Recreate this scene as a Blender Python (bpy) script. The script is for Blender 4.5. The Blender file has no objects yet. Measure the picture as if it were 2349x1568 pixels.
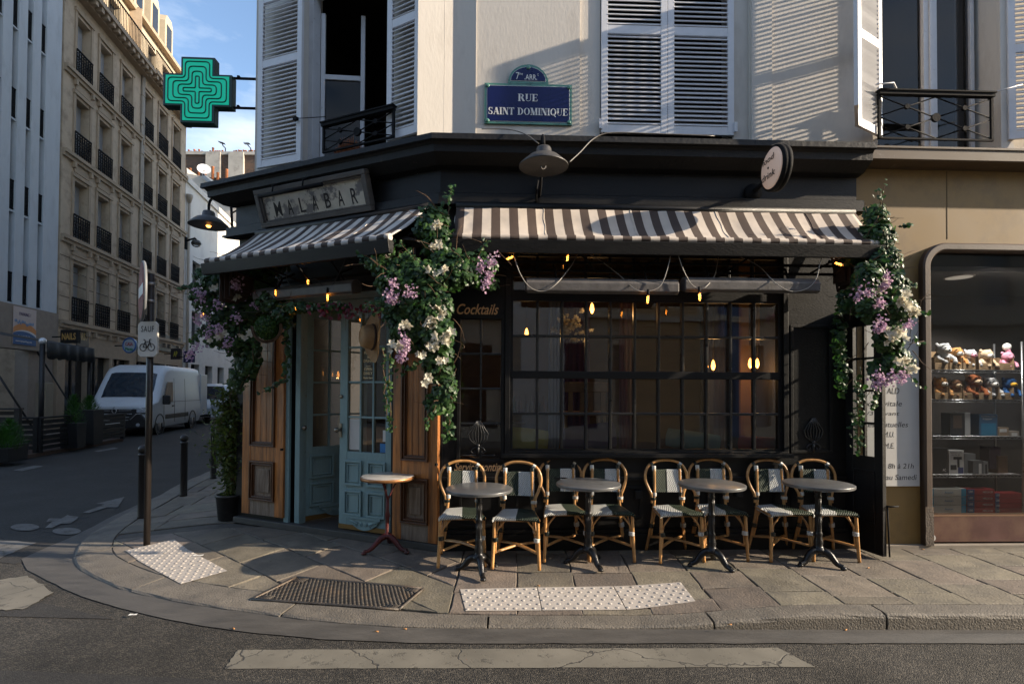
import bpy, bmesh, math, random
from mathutils import Matrix, Vector
from math import sin, cos, pi, radians, sqrt, atan2
random.seed(7)
RND = random.Random(11)
scn = bpy.context.scene
COL = scn.collection

# ------------------------------------------------------------------ camera
CAM_H, FPX, HX, HY, ROLL, PITCH = 1.57, 1200.0, 1174.5, 895.0, 0.005, 0.017
cd = bpy.data.cameras.new('camera'); cam = bpy.data.objects.new('camera', cd); COL.objects.link(cam)
cam.matrix_world = Matrix.Translation((0, 0, CAM_H)) @ Matrix.Rotation(pi/2+PITCH, 4, 'X') @ Matrix.Rotation(ROLL, 4, 'Z')
cd.sensor_width = 36; cd.lens = 36*FPX/2349; PPY = HY-FPX*math.tan(PITCH); cd.shift_y = (PPY-784)/2349; cd.clip_start = .05; cd.clip_end = 2000
scn.camera = cam
# ------------------------------------------------------------------ world and sun
SUN_EL, SUN_AZ = radians(21.5), radians(8.3)        # sun low on the right, slightly in front of the facade
to_sun = Vector((cos(SUN_EL)*cos(SUN_AZ), -cos(SUN_EL)*sin(SUN_AZ), sin(SUN_EL)))
w = bpy.data.worlds.new('World'); scn.world = w; w.use_nodes = True
nt = w.node_tree; bg = nt.nodes['Background']
sky = nt.nodes.new('ShaderNodeTexSky'); sky.sky_type = 'NISHITA'; sky.sun_disc = False
sky.sun_elevation = SUN_EL; sky.sun_rotation = atan2(to_sun.x, to_sun.y); sky.air_density = 1.0; sky.dust_density = .6; sky.ozone_density = 1.6
tc = nt.nodes.new('ShaderNodeTexCoord'); mp = nt.nodes.new('ShaderNodeMapping'); mp.inputs['Scale'].default_value = (1.6, 1.6, 4.2)
nz = nt.nodes.new('ShaderNodeTexNoise'); nz.inputs['Scale'].default_value = 2.2; nz.inputs['Detail'].default_value = 9; nz.inputs['Roughness'].default_value = .58
rp = nt.nodes.new('ShaderNodeMapRange'); rp.inputs[1].default_value = .46; rp.inputs[2].default_value = .85; rp.inputs[3].default_value = 0; rp.inputs[4].default_value = .75
mx = nt.nodes.new('ShaderNodeMixRGB'); mx.inputs[2].default_value = (5.2, 5.3, 5.5, 1)
L = nt.links.new
L(tc.outputs['Generated'], mp.inputs[0]); L(mp.outputs[0], nz.inputs[0]); L(nz.outputs[0], rp.inputs[0])
L(rp.outputs[0], mx.inputs[0]); L(sky.outputs[0], mx.inputs[1]); L(mx.outputs[0], bg.inputs[0]); bg.inputs[1].default_value = .15
sl = bpy.data.lights.new('sun', 'SUN'); sl.energy = 5.0; sl.angle = radians(.55); sl.color = (1, .84, .64)
so = bpy.data.objects.new('sun', sl); COL.objects.link(so); so.location = (20, -3, 12)
so.rotation_euler = to_sun.to_track_quat('Z', 'Y').to_euler()
vs = scn.view_settings; scn.display_settings.display_device = 'sRGB'; vs.view_transform = 'Standard'; vs.look = 'None'; vs.exposure = 1.05; vs.gamma = 1
cy = scn.cycles; cy.use_denoising = True; cy.max_bounces = 8; cy.diffuse_bounces = 4; cy.glossy_bounces = 4; cy.transparent_max_bounces = 16; cy.caustics_reflective = False; cy.caustics_refractive = False; cy.sample_clamp_indirect = 6

# ------------------------------------------------------------------ helpers: rays of the measured photograph, frames of the walls
CAM3 = cam.matrix_world.to_3x3()
def ray(dx, dy):
    r = CAM3 @ Vector(((dx-HX)/FPX, (PPY-dy)/FPX, -1)); return r/r.y
def at(dx, dy, Y):
    r = ray(dx, dy); return Vector((r.x*Y, Y, CAM_H+r.z*Y))
def gnd(dx, dy, z=0.):
    r = ray(dx, dy); t = (z-CAM_H)/r.z; return Vector((r.x*t, t, z))
def frame(o, u):
    u = Vector((u[0], u[1], 0)).normalized(); v = Vector((-u.y, u.x, 0))
    return Matrix(((u.x, v.x, 0, o[0]), (u.y, v.y, 0, o[1]), (0, 0, 1, 0), (0, 0, 0, 1)))
A = Vector((-.71, 5.177, 0)); UR = Vector((.99935, .036, 0))
UC = Vector((.919, -.3945, 0)); LC = 2.817; B = A-UC*LC
SD = Vector((-.2037, .979, 0)); ND = Vector((.979, .2037, 0))
FR = frame(A, UR); FC = frame(B, UC); FL = frame(ND*(-12.77), SD)   # local: x along the wall, y into the wall, z up
def W(fr, dx, dy, off=0.):
    inv = fr.inverted(); o = inv @ Vector((0, 0, CAM_H)); d = inv.to_3x3() @ ray(dx, dy)
    t = (off-o.y)/d.y; return o.x+d.x*t, o.z+d.z*t
def WX(fr, dx, off=0., dy=895): return W(fr, dx, dy, off)[0]
def WZ(fr, dx, dy, off=0.): return W(fr, dx, dy, off)[1]
I4 = Matrix.Identity(4)
def T(x, y, z): return Matrix.Translation((x, y, z))
def RZ(a): return Matrix.Rotation(a, 4, 'Z')
def RX(a): return Matrix.Rotation(a, 4, 'X')
def RY(a): return Matrix.Rotation(a, 4, 'Y')
def SC(x, y, z): return Matrix.Diagonal((x, y, z, 1))

class MB:
    def __init__(s): s.v = []; s.f = []; s.s = []
    def add(s, vs, fs, M=None, sm=False):
        n = len(s.v)
        s.v += [tuple(M @ Vector(p)) for p in vs] if M else [tuple(p) for p in vs]
        s.f += [tuple(i+n for i in f) for f in fs]; s.s += [sm]*len(fs); return s
    def box(s, x0, x1, y0, y1, z0, z1, M=None):
        return s.add([(x0,y0,z0),(x1,y0,z0),(x1,y1,z0),(x0,y1,z0),(x0,y0,z1),(x1,y0,z1),(x1,y1,z1),(x0,y1,z1)],
            [(0,3,2,1),(4,5,6,7),(0,1,5,4),(1,2,6,5),(2,3,7,6),(3,0,4,7)], M)
    def prism(s, poly, y0, y1, M=None, sm=False):          # polygon in x,z pushed along y
        n = len(poly); vs = [(p[0], y0, p[1]) for p in poly]+[(p[0], y1, p[1]) for p in poly]
        s.add(vs, [tuple(range(n)), tuple(range(2*n-1, n-1, -1))], M)
        k = len(s.v)-2*n
        s.f += [(k+i, k+n+i, k+n+(i+1) % n, k+(i+1) % n) for i in range(n)]; s.s += [sm]*n; return s
    def tube(s, pts, r, n=8, M=None, cap=True, closed=False):
        P = [Vector(p) for p in pts]; m = len(P); rs = r if isinstance(r, (list, tuple)) else [r]*m
        vs = []; up = None
        for i in range(m):
            if closed: t = P[(i+1) % m]-P[i-1]
            else: t = P[min(i+1, m-1)]-P[max(i-1, 0)]
            t = t.normalized() if t.length > 1e-9 else Vector((0, 0, 1))
            if up is None: up = Vector((0, 0, 1)) if abs(t.z) < .9 else Vector((1, 0, 0))
            a = (up-t*up.dot(t)); a = a.normalized() if a.length > 1e-6 else t.orthogonal().normalized()
            b = t.cross(a); up = a
            for j in range(n):
                q = 2*pi*j/n; vs.append(P[i]+(a*cos(q)+b*sin(q))*rs[i])
        fs = []
        for i in range(m if closed else m-1):
            k = (i+1) % m
            for j in range(n): fs.append((i*n+j, i*n+(j+1) % n, k*n+(j+1) % n, k*n+j))
        s.add(vs, fs, M, True)
        if cap and not closed:
            k = len(s.v)-len(vs)
            s.f += [tuple(k+j for j in range(n-1, -1, -1)), tuple(k+(m-1)*n+j for j in range(n))]; s.s += [False, False]
        return s
    def lathe(s, prof, n=20, M=None, sm=True):
        vs = []; m = len(prof)
        for r, z in prof:
            for j in range(n): q = 2*pi*j/n; vs.append((r*cos(q), r*sin(q), z))
        fs = [(i*n+j, i*n+(j+1) % n, (i+1)*n+(j+1) % n, (i+1)*n+j) for i in range(m-1) for j in range(n)]
        s.add(vs, fs, M, sm); k = len(s.v)-len(vs)
        if tuple(prof[0]) == tuple(prof[-1]): return s
        if prof[0][0] > 1e-6: s.f.append(tuple(k+j for j in range(n-1, -1, -1))); s.s.append(False)
        if prof[-1][0] > 1e-6: s.f.append(tuple(k+(m-1)*n+j for j in range(n))); s.s.append(False)
        return s
    def ball(s, c, r, n=10, m=6, M=None):
        if not isinstance(r, (tuple, list)): r = (r, r, r)
        X = T(*c) @ SC(*r); X = M @ X if M else X
        return s.lathe([(sin(pi*i/m), -cos(pi*i/m)) for i in range(m+1)], n, X)
    def quad(s, a, b, c, d, M=None): return s.add([a, b, c, d], [(0, 1, 2, 3)], M)
    def build(s, name, mt, parent=None, fr=None, kind=None, bevel=0, label=None):
        me = bpy.data.meshes.new(name); me.from_pydata(s.v, [], s.f); me.polygons.foreach_set('use_smooth', s.s); me.update()
        me.materials.append(mt); o = bpy.data.objects.new(name, me); COL.objects.link(o)
        if parent: o.parent = parent
        if fr is not None: o.matrix_local = fr
        if kind: o['kind'] = kind
        if label: o['label'] = label
        if bevel:
            b = o.modifiers.new('bevel', 'BEVEL'); b.width = bevel; b.segments = 2; b.limit_method = 'ANGLE'; b.angle_limit = .6
        return o
def inst(o, parent=None, M=None, name=None):               # another object on the same mesh
    c = bpy.data.objects.new(name or o.name.split('.')[0], o.data); COL.objects.link(c)
    if parent: c.parent = parent
    if M is not None: c.matrix_local = M
    return c
def tag(o, label, cat, group=None):
    o['label'] = label; o['category'] = cat
    if group: o['group'] = group
    return o
def thing(name, label, cat, M=None, group=None):
    o = bpy.data.objects.new(name, None); COL.objects.link(o); o.empty_display_size = .1
    if M is not None: o.matrix_world = M
    return tag(o, label, cat, group)
def struct(o): o['kind'] = 'structure'; return o
def copy_tree(o, parent=None):
    c = o.copy(); COL.objects.link(c)
    if parent: c.parent = parent
    for ch in o.children: copy_tree(ch, c)
    return c
def bx(name, mt, parent, *r, **k):
    return MB().box(*r).build(name, mt, parent, **k)
def text(body, M, mt, parent=None, size=.1, shear=0, width=None, height=None, bold=0, ext=.0015, name='lettering', align='CENTER', spacing=1.):
    cu = bpy.data.curves.new('t', 'FONT'); cu.body = body; cu.size = size; cu.shear = shear; cu.extrude = ext; cu.offset = bold
    cu.align_x = align; cu.space_character = spacing; cu.resolution_u = 3
    o = bpy.data.objects.new('t', cu); COL.objects.link(o); dg = bpy.context.evaluated_depsgraph_get()
    me = bpy.data.meshes.new_from_object(o.evaluated_get(dg)); bpy.data.objects.remove(o); bpy.data.curves.remove(cu)
    xs = [v.co.x for v in me.vertices]; ys = [v.co.y for v in me.vertices]
    sx = width/(max(xs)-min(xs)) if width else 1; sy = height/(max(ys)-min(ys)) if height else (sx if width else 1)
    cx = (max(xs)+min(xs))/2 if align == 'CENTER' else min(xs); y0 = min(ys)
    me.transform(M @ Matrix(((1,0,0,0),(0,0,-1,0),(0,1,0,0),(0,0,0,1))) @ SC(sx, sy, 1) @ T(-cx, -y0, 0))
    me.materials.clear(); me.materials.append(mt); me.name = name
    o = bpy.data.objects.new(name, me); COL.objects.link(o)
    if parent: o.parent = parent
    return o

# ------------------------------------------------------------------ materials
MATS = {}
def nodes(m): m.use_nodes = True; return m.node_tree, m.node_tree.nodes['Principled BSDF']
def mat(name, col, rough=.6, metal=0, var=.15, vs=5, bump=0, bs=60, rnd=0, em=None, ems=0, coat=0, spec=.5, stretch=(1,1,1), dirt=None, ds=3, dlo=.5, dhi=.7, hue=0, bdist=.01, detail=6, rv=.12, spots=0):
    if name in MATS: return MATS[name]
    m = bpy.data.materials.new(name); t, p = nodes(m); N = t.nodes.new; K = t.links.new
    p.inputs['Roughness'].default_value = rough; p.inputs['Metallic'].default_value = metal; p.inputs['Specular IOR Level'].default_value = spec
    p.inputs['Coat Weight'].default_value = coat
    c = N('ShaderNodeTexCoord'); mp = N('ShaderNodeMapping'); mp.inputs['Scale'].default_value = stretch; K(c.outputs['Object'], mp.inputs[0])
    oi = N('ShaderNodeObjectInfo')
    add = N('ShaderNodeVectorMath'); add.operation = 'ADD'; sc = N('ShaderNodeVectorMath'); sc.operation = 'SCALE'; sc.inputs[0].default_value = (17, 31, 23)
    K(oi.outputs['Random'], sc.inputs['Scale']); K(mp.outputs[0], add.inputs[0]); K(sc.outputs[0], add.inputs[1])
    vec = add.outputs[0] if rnd or hue else mp.outputs[0]
    nz = N('ShaderNodeTexNoise'); nz.inputs['Scale'].default_value = vs; nz.inputs['Detail'].default_value = detail; nz.inputs['Roughness'].default_value = .62; K(vec, nz.inputs[0])
    r = N('ShaderNodeMapRange'); r.inputs[1].default_value = .25; r.inputs[2].default_value = .75; r.inputs[3].default_value = 1-var; r.inputs[4].default_value = 1+var; K(nz.outputs[0], r.inputs[0])
    val = r.outputs[0]
    if rnd:
        r2 = N('ShaderNodeMapRange'); r2.inputs[3].default_value = 1-rnd; r2.inputs[4].default_value = 1+rnd; K(oi.outputs['Random'], r2.inputs[0])
        mu = N('ShaderNodeMath'); mu.operation = 'MULTIPLY'; K(val, mu.inputs[0]); K(r2.outputs[0], mu.inputs[1]); val = mu.outputs[0]
    hs = N('ShaderNodeHueSaturation'); hs.inputs['Color'].default_value = (*col, 1); K(val, hs.inputs['Value'])
    if hue:
        r3 = N('ShaderNodeMapRange'); r3.inputs[3].default_value = .5-hue; r3.inputs[4].default_value = .5+hue; wn = N('ShaderNodeMath'); wn.operation = 'FRACT'
        w2 = N('ShaderNodeMath'); w2.operation = 'MULTIPLY'; w2.inputs[1].default_value = 7.31; K(oi.outputs['Random'], w2.inputs[0]); K(w2.outputs[0], wn.inputs[0]); K(wn.outputs[0], r3.inputs[0]); K(r3.outputs[0], hs.inputs['Hue'])
    out = hs.outputs[0]
    if dirt:
        n2 = N('ShaderNodeTexNoise'); n2.inputs['Scale'].default_value = ds; n2.inputs['Detail'].default_value = 8; n2.inputs['Roughness'].default_value = .7; K(vec, n2.inputs[0])
        r4 = N('ShaderNodeMapRange'); r4.inputs[1].default_value = dlo; r4.inputs[2].default_value = dhi; K(n2.outputs[0], r4.inputs[0])
        mx = N('ShaderNodeMixRGB'); mx.inputs[2].default_value = (*dirt, 1); K(r4.outputs[0], mx.inputs[0]); K(out, mx.inputs[1]); out = mx.outputs[0]
    if spots:
        vo = N('ShaderNodeTexVoronoi'); vo.inputs['Scale'].default_value = spots; K(vec, vo.inputs[0]); r5 = N('ShaderNodeMapRange'); r5.inputs[1].default_value = .06; r5.inputs[2].default_value = .13; r5.inputs[3].default_value = .55; r5.inputs[4].default_value = 0; K(vo.outputs['Distance'], r5.inputs[0])
        m5 = N('ShaderNodeMixRGB'); m5.inputs[2].default_value = (col[0]*.35, col[1]*.35, col[2]*.36, 1); K(r5.outputs[0], m5.inputs[0]); K(out, m5.inputs[1]); out = m5.outputs[0]
    K(out, p.inputs['Base Color'])
    rr = N('ShaderNodeMapRange'); rr.inputs[3].default_value = max(rough-rv, .02); rr.inputs[4].default_value = min(rough+rv, 1); K(nz.outputs[0], rr.inputs[0]); K(rr.outputs[0], p.inputs['Roughness'])
    if bump:
        n3 = N('ShaderNodeTexNoise'); n3.inputs['Scale'].default_value = bs; n3.inputs['Detail'].default_value = 4; K(vec, n3.inputs[0])
        b = N('ShaderNodeBump'); b.inputs['Strength'].default_value = bump; b.inputs['Distance'].default_value = bdist; K(n3.outputs[0], b.inputs['Height']); K(b.outputs[0], p.inputs['Normal'])
    if em: p.inputs['Emission Color'].default_value = (*em, 1); p.inputs['Emission Strength'].default_value = ems
    MATS[name] = m; return m
def glass(name, tint=(.9, .92, .93), rough=.02, f=1.5, dust=0, refl=1.9):
    m = bpy.data.materials.new(name); m.use_nodes = True; t = m.node_tree; t.nodes.clear(); N = t.nodes.new; K = t.links.new
    o = N('ShaderNodeOutputMaterial'); tr = N('ShaderNodeBsdfTransparent'); tr.inputs[0].default_value = (*tint, 1)
    g = N('ShaderNodeBsdfGlossy'); g.inputs['Roughness'].default_value = rough; fr = N('ShaderNodeFresnel'); fr.inputs[0].default_value = f
    mu = N('ShaderNodeMath'); mu.operation = 'MULTIPLY'; mu.inputs[1].default_value = refl; mu.use_clamp = True; K(fr.outputs[0], mu.inputs[0])
    tc = N('ShaderNodeTexCoord'); nz = N('ShaderNodeTexNoise'); nz.inputs['Scale'].default_value = 3.5; nz.inputs['Detail'].default_value = 1; K(tc.outputs['Object'], nz.inputs[0])
    bp = N('ShaderNodeBump'); bp.inputs['Strength'].default_value = .03; bp.inputs['Distance'].default_value = .02; K(nz.outputs[0], bp.inputs['Height']); K(bp.outputs[0], g.inputs['Normal'])
    m1 = N('ShaderNodeMixShader'); K(mu.outputs[0], m1.inputs[0]); K(tr.outputs[0], m1.inputs[1]); K(g.outputs[0], m1.inputs[2]); last = m1
    if dust:
        d = N('ShaderNodeBsdfDiffuse'); d.inputs[0].default_value = (.5, .48, .45, 1); m2 = N('ShaderNodeMixShader'); m2.inputs[0].default_value = dust
        K(m1.outputs[0], m2.inputs[1]); K(d.outputs[0], m2.inputs[2]); last = m2
    K(last.outputs[0], o.inputs[0]); return m
def stripes(name, c1, c2, pitch, axis=0, rough=.8, duty=.5, bump=.2):
    m = bpy.data.materials.new(name); t, p = nodes(m); N = t.nodes.new; K = t.links.new
    c = N('ShaderNodeTexCoord'); s = N('ShaderNodeSeparateXYZ'); K(c.outputs['Object'], s.inputs[0])
    d = N('ShaderNodeMath'); d.operation = 'DIVIDE'; d.inputs[1].default_value = pitch; K(s.outputs[axis], d.inputs[0])
    fr = N('ShaderNodeMath'); fr.operation = 'FRACT'; K(d.outputs[0], fr.inputs[0])
    g = N('ShaderNodeMath'); g.operation = 'GREATER_THAN'; g.inputs[1].default_value = duty; K(fr.outputs[0], g.inputs[0])
    mx = N('ShaderNodeMixRGB'); mx.inputs[1].default_value = (*c1, 1); mx.inputs[2].default_value = (*c2, 1); K(g.outputs[0], mx.inputs[0])
    nz = N('ShaderNodeTexNoise'); nz.inputs['Scale'].default_value = 4; nz.inputs['Detail'].default_value = 8; K(c.outputs['Object'], nz.inputs[0])
    r = N('ShaderNodeMapRange'); r.inputs[1].default_value = .3; r.inputs[2].default_value = .7; r.inputs[3].default_value = .8; r.inputs[4].default_value = 1.1; K(nz.outputs[0], r.inputs[0])
    hs = N('ShaderNodeHueSaturation'); K(mx.outputs[0], hs.inputs['Color']); K(r.outputs[0], hs.inputs['Value']); K(hs.outputs[0], p.inputs['Base Color'])
    n2 = N('ShaderNodeTexNoise'); n2.inputs['Scale'].default_value = 9; K(c.outputs['Object'], n2.inputs[0]); b = N('ShaderNodeBump'); b.inputs['Strength'].default_value = bump; b.inputs['Distance'].default_value = .02
    K(n2.outputs[0], b.inputs['Height']); K(b.outputs[0], p.inputs['Normal']); p.inputs['Roughness'].default_value = rough; return m
black = mat('black_paint', (.0055, .0055, .006), .5, var=.35, vs=7, bump=.2, bs=35, stretch=(1, 1, 3), dirt=(.013, .0125, .012), ds=5, dlo=.52, dhi=.8, spec=.3)
blackw = mat('black_worn_ledge', (.0085, .0085, .009), .6, spec=.3, var=.4, vs=9, bump=.5, bs=25, dirt=(.045, .038, .032), ds=14, dlo=.6, dhi=.78)
plaster = mat('plaster', (.57, .53, .475), .85, var=.07, vs=1.6, bump=.16, bs=38, dirt=(.36, .32, .275), ds=1.6, dlo=.5, dhi=.82, stretch=(1, 1, .35))
whitep = mat('white_shutter_paint', (.62, .62, .64), .5, var=.08, vs=9, bump=.1, bs=30, dirt=(.38, .36, .34), ds=18, dlo=.62, dhi=.72)
ochre = mat('ochre_panel', (.235, .145, .046), .6, var=.1, vs=2.5, dirt=(.13, .08, .035), ds=2, dlo=.5, dhi=.8)
teal = mat('teal_paint', (.185, .29, .305), .45, var=.12, vs=6, bump=.15, bs=40, stretch=(4, 4, 1), dirt=(.07, .10, .10), ds=11, dlo=.6, dhi=.72)
iron = mat('black_iron', (.010, .010, .011), .75, var=.3, vs=20, bump=.2, bs=80, spec=.12)
glossb = mat('black_gloss', (.012, .012, .0125), .3, var=.3, vs=12, spec=.6)
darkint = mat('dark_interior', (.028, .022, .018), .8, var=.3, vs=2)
pane_g = glass('window_glass', dust=.008, refl=2.9)
pane_u = glass('upper_window_glass', (.6, .6, .62), dust=.01, refl=.7)
pane_d = glass('dusty_glass', (.95, .94, .92), .04, dust=.012, refl=1.1)

# ================================================================== GROUND
def asphalt(name, col, peb, sc=95, bump=.9, wear=.35):
    m = bpy.data.materials.new(name); t, p = nodes(m); N = t.nodes.new; K = t.links.new
    c = N('ShaderNodeTexCoord'); v = N('ShaderNodeTexVoronoi'); v.inputs['Scale'].default_value = sc; K(c.outputs['Object'], v.inputs[0])
    n1 = N('ShaderNodeTexNoise'); n1.inputs['Scale'].default_value = 1.3; n1.inputs['Detail'].default_value = 9; n1.inputs['Roughness'].default_value = .65; K(c.outputs['Object'], n1.inputs[0])
    n2 = N('ShaderNodeTexNoise'); n2.inputs['Scale'].default_value = sc*.55; n2.inputs['Detail'].default_value = 3; K(c.outputs['Object'], n2.inputs[0])
    mx = N('ShaderNodeMixRGB'); mx.inputs[1].default_value = (*col, 1); mx.inputs[2].default_value = (*peb, 1)
    r = N('ShaderNodeMapRange'); r.inputs[1].default_value = .45; r.inputs[2].default_value = .95; s = N('ShaderNodeSeparateColor'); K(v.outputs['Color'], s.inputs[0]); K(s.outputs[0], r.inputs[0]); K(r.outputs[0], mx.inputs[0])
    r2 = N('ShaderNodeMapRange'); r2.inputs[1].default_value = .3; r2.inputs[2].default_value = .7; r2.inputs[3].default_value = 1-wear; r2.inputs[4].default_value = 1+wear; K(n1.outputs[0], r2.inputs[0])
    hs = N('ShaderNodeHueSaturation'); K(mx.outputs[0], hs.inputs['Color']); K(r2.outputs[0], hs.inputs['Value']); K(hs.outputs[0], p.inputs['Base Color'])
    b = N('ShaderNodeBump'); b.inputs['Strength'].default_value = bump; b.inputs['Distance'].default_value = .006
    sm = N('ShaderNodeMath'); sm.operation = 'ADD'; iv = N('ShaderNodeMath'); iv.operation = 'MULTIPLY'; iv.inputs[1].default_value = -1.2; K(v.outputs['Distance'], iv.inputs[0]); K(iv.outputs[0], sm.inputs[0]); K(n2.outputs[0], sm.inputs[1])
    K(sm.outputs[0], b.inputs['Height']); K(b.outputs[0], p.inputs['Normal']); p.inputs['Roughness'].default_value = .82; p.inputs['Specular IOR Level'].default_value = .3; return m
m_road = asphalt('asphalt_coarse', (.026, .0245, .0225), (.088, .078, .064), 120, .9, .5)
m_patch = asphalt('asphalt_smooth', (.026, .025, .0245), (.05, .047, .043), 140, .5, .25)
m_slab = mat('granite_slab', (.155, .130, .100), .75, var=.3, vs=5, bump=.6, bs=60, rnd=.17, hue=.02, dirt=(.06, .056, .052), ds=2.6, dlo=.46, dhi=.78, spots=7)
m_kerb = mat('granite_kerb', (.135, .119, .098), .72, var=.28, vs=7, bump=.8, bs=75, rnd=.1, dirt=(.06, .056, .052), ds=3, dlo=.48, dhi=.78, spots=6)
m_bed = mat('joint_mortar', (.075, .067, .058), .9, var=.4, vs=12, bump=.8, bs=50)
m_gut = mat('gutter_mastic', (.075, .07, .064), .6, var=.25, vs=3, bump=.25, bs=40, stretch=(1, 4, 1), dirt=(.045, .043, .041), ds=2.4, dlo=.45, dhi=.75)

def crom(P, step=.15):
    out = []
    for i in range(len(P)-1):
        p0, p1, p2, p3 = P[max(i-1, 0)], P[i], P[i+1], P[min(i+2, len(P)-1)]
        if (p3-p2).length > 6: p3 = 2*p2-p1
        if (p0-p1).length > 6: p0 = 2*p1-p2
        n = max(1, int((p2-p1).length/step)) if (p2-p1).length < 6 else 6
        for j in range(n):
            t = j/n
            if (p2-p1).length > 6: out.append(p1.lerp(p2, t)); continue
            out.append(.5*((2*p1)+(p2-p0)*t+(2*p0-5*p1+4*p2-p3)*t*t+(3*p1-p0-3*p2+p3)*t**3))
    out.append(P[-1]); return out
KP = [Vector(p) for p in ((16, 3.84), (9.5, 3.787), (7.4, 3.77), (5.5, 3.754), (3.7, 3.74), (1.6, 3.725), (-.4, 3.715), (-1.1, 3.765), (-1.70, 3.885), (-2.49, 4.10), (-3.14, 4.34), (-3.565, 4.573), (-4.07, 4.93), (-4.34, 5.22), (-4.58, 5.556), (-4.763, 5.895), (-4.94, 6.337), (-5.2, 7.17), (-5.4, 8.1), (-5.6, 9.1), (-6.02, 11.1), (-6.44, 13.1), (-14, 49))]
KERB = crom(KP)
def sstep(x, a, b): t = max(0, min(1, (x-a)/(b-a))); return t*t*(3-2*t)
def drop(p): return .09*(1-sstep(p.x, .9, 2.35))*(1-sstep(p.y, 7.2, 9))
def knorm(i):
    t = KERB[min(i+1, len(KERB)-1)]-KERB[max(i-1, 0)]; t.normalize(); return Vector((-t.y, t.x))*-1      # towards the pavement
def kwid(p): return .17+.13*sstep(-p.x, .2, 2.2)
KIN = [KERB[i]+knorm(i)*kwid(KERB[i]) for i in range(len(KERB))]
def kdist(p):
    return min((p-q).length for q in KERB)
def pz(x, y):
    p = Vector((x, y)); d = kdist(p); return -drop(p)*max(0, 1-max(0, d-.1)/1.1)
# road: one sheet to the horizon
road = struct(MB().add([(-400, -300, -.12), (400, -300, -.12), (400, 500, -.12), (-400, 500, -.12)], [(0, 1, 2, 3)]).build('road', m_road))
def lay(name, pts, z, m, parent=road, kind=None):
    return MB().add([(p[0], p[1], z) for p in pts], [tuple(range(len(pts)))]).build(name, m, parent, kind=kind)
# smooth asphalt patches: the side street and the strip in the foreground
lay('asphalt_patch', [(-60, -8), (-1.2, 2.2), (-.2, 2.95), (-2.4, 3.12), (-5.5, 3.3), (-60, 5.0)][::1], -.1165, m_patch)
lay('asphalt_patch', [(-4.2, 4.33), (-2.9, 3.86), (-3.9, 3.9), (-5.2, 4.0), (-5.6, 4.1)][::-1], -.1155, m_patch)
lay('asphalt_patch', [(-4.6, 5.6), (-4.75, 5.05), (-6.8, 5.5), (-30, 9.5), (-30, 50), (-13.6, 49), (-5.35, 8.6), (-5.05, 6.9)][::-1], -.1165, m_patch)
# gutter band
GO = [Vector(p) for p in ((16, 3.66), (9.5, 3.605), (7.4, 3.587), (5.5, 3.571), (3.7, 3.555), (1.5, 3.53), (-.4, 3.515), (-1.1, 3.548), (-1.58, 3.61), (-2.05, 3.71), (-2.70, 3.92), (-3.48, 4.27), (-4.3, 4.76), (-4.72, 5.05), (-4.88, 5.32), (-4.92, 5.6), (-4.98, 5.95), (-5.1, 6.4), (-5.32, 7.17), (-5.72, 9.1), (-6.14, 11.1), (-6.56, 13.1), (-14.2, 49))]
GOC = [q for q in crom(GO)]
g = MB(); gi = [k-knorm(i)*-.01 for i, k in enumerate(KERB)]
def near(poly, p): return min(poly, key=lambda q: (q-p).length)
vs_ = []; 
for i, k in enumerate(gi):
    o = near(GOC, k); o = o+Vector((RND.uniform(-.006, .006), RND.uniform(-.006, .006))); vs_ += [(k.x, k.y, -.108), (o.x, o.y, -.1125)]
g.add(vs_, [(2*i, 2*i+2, 2*i+3, 2*i+1) for i in range(len(gi)-1)]); g.build('gutter_band', m_gut, road)
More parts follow.
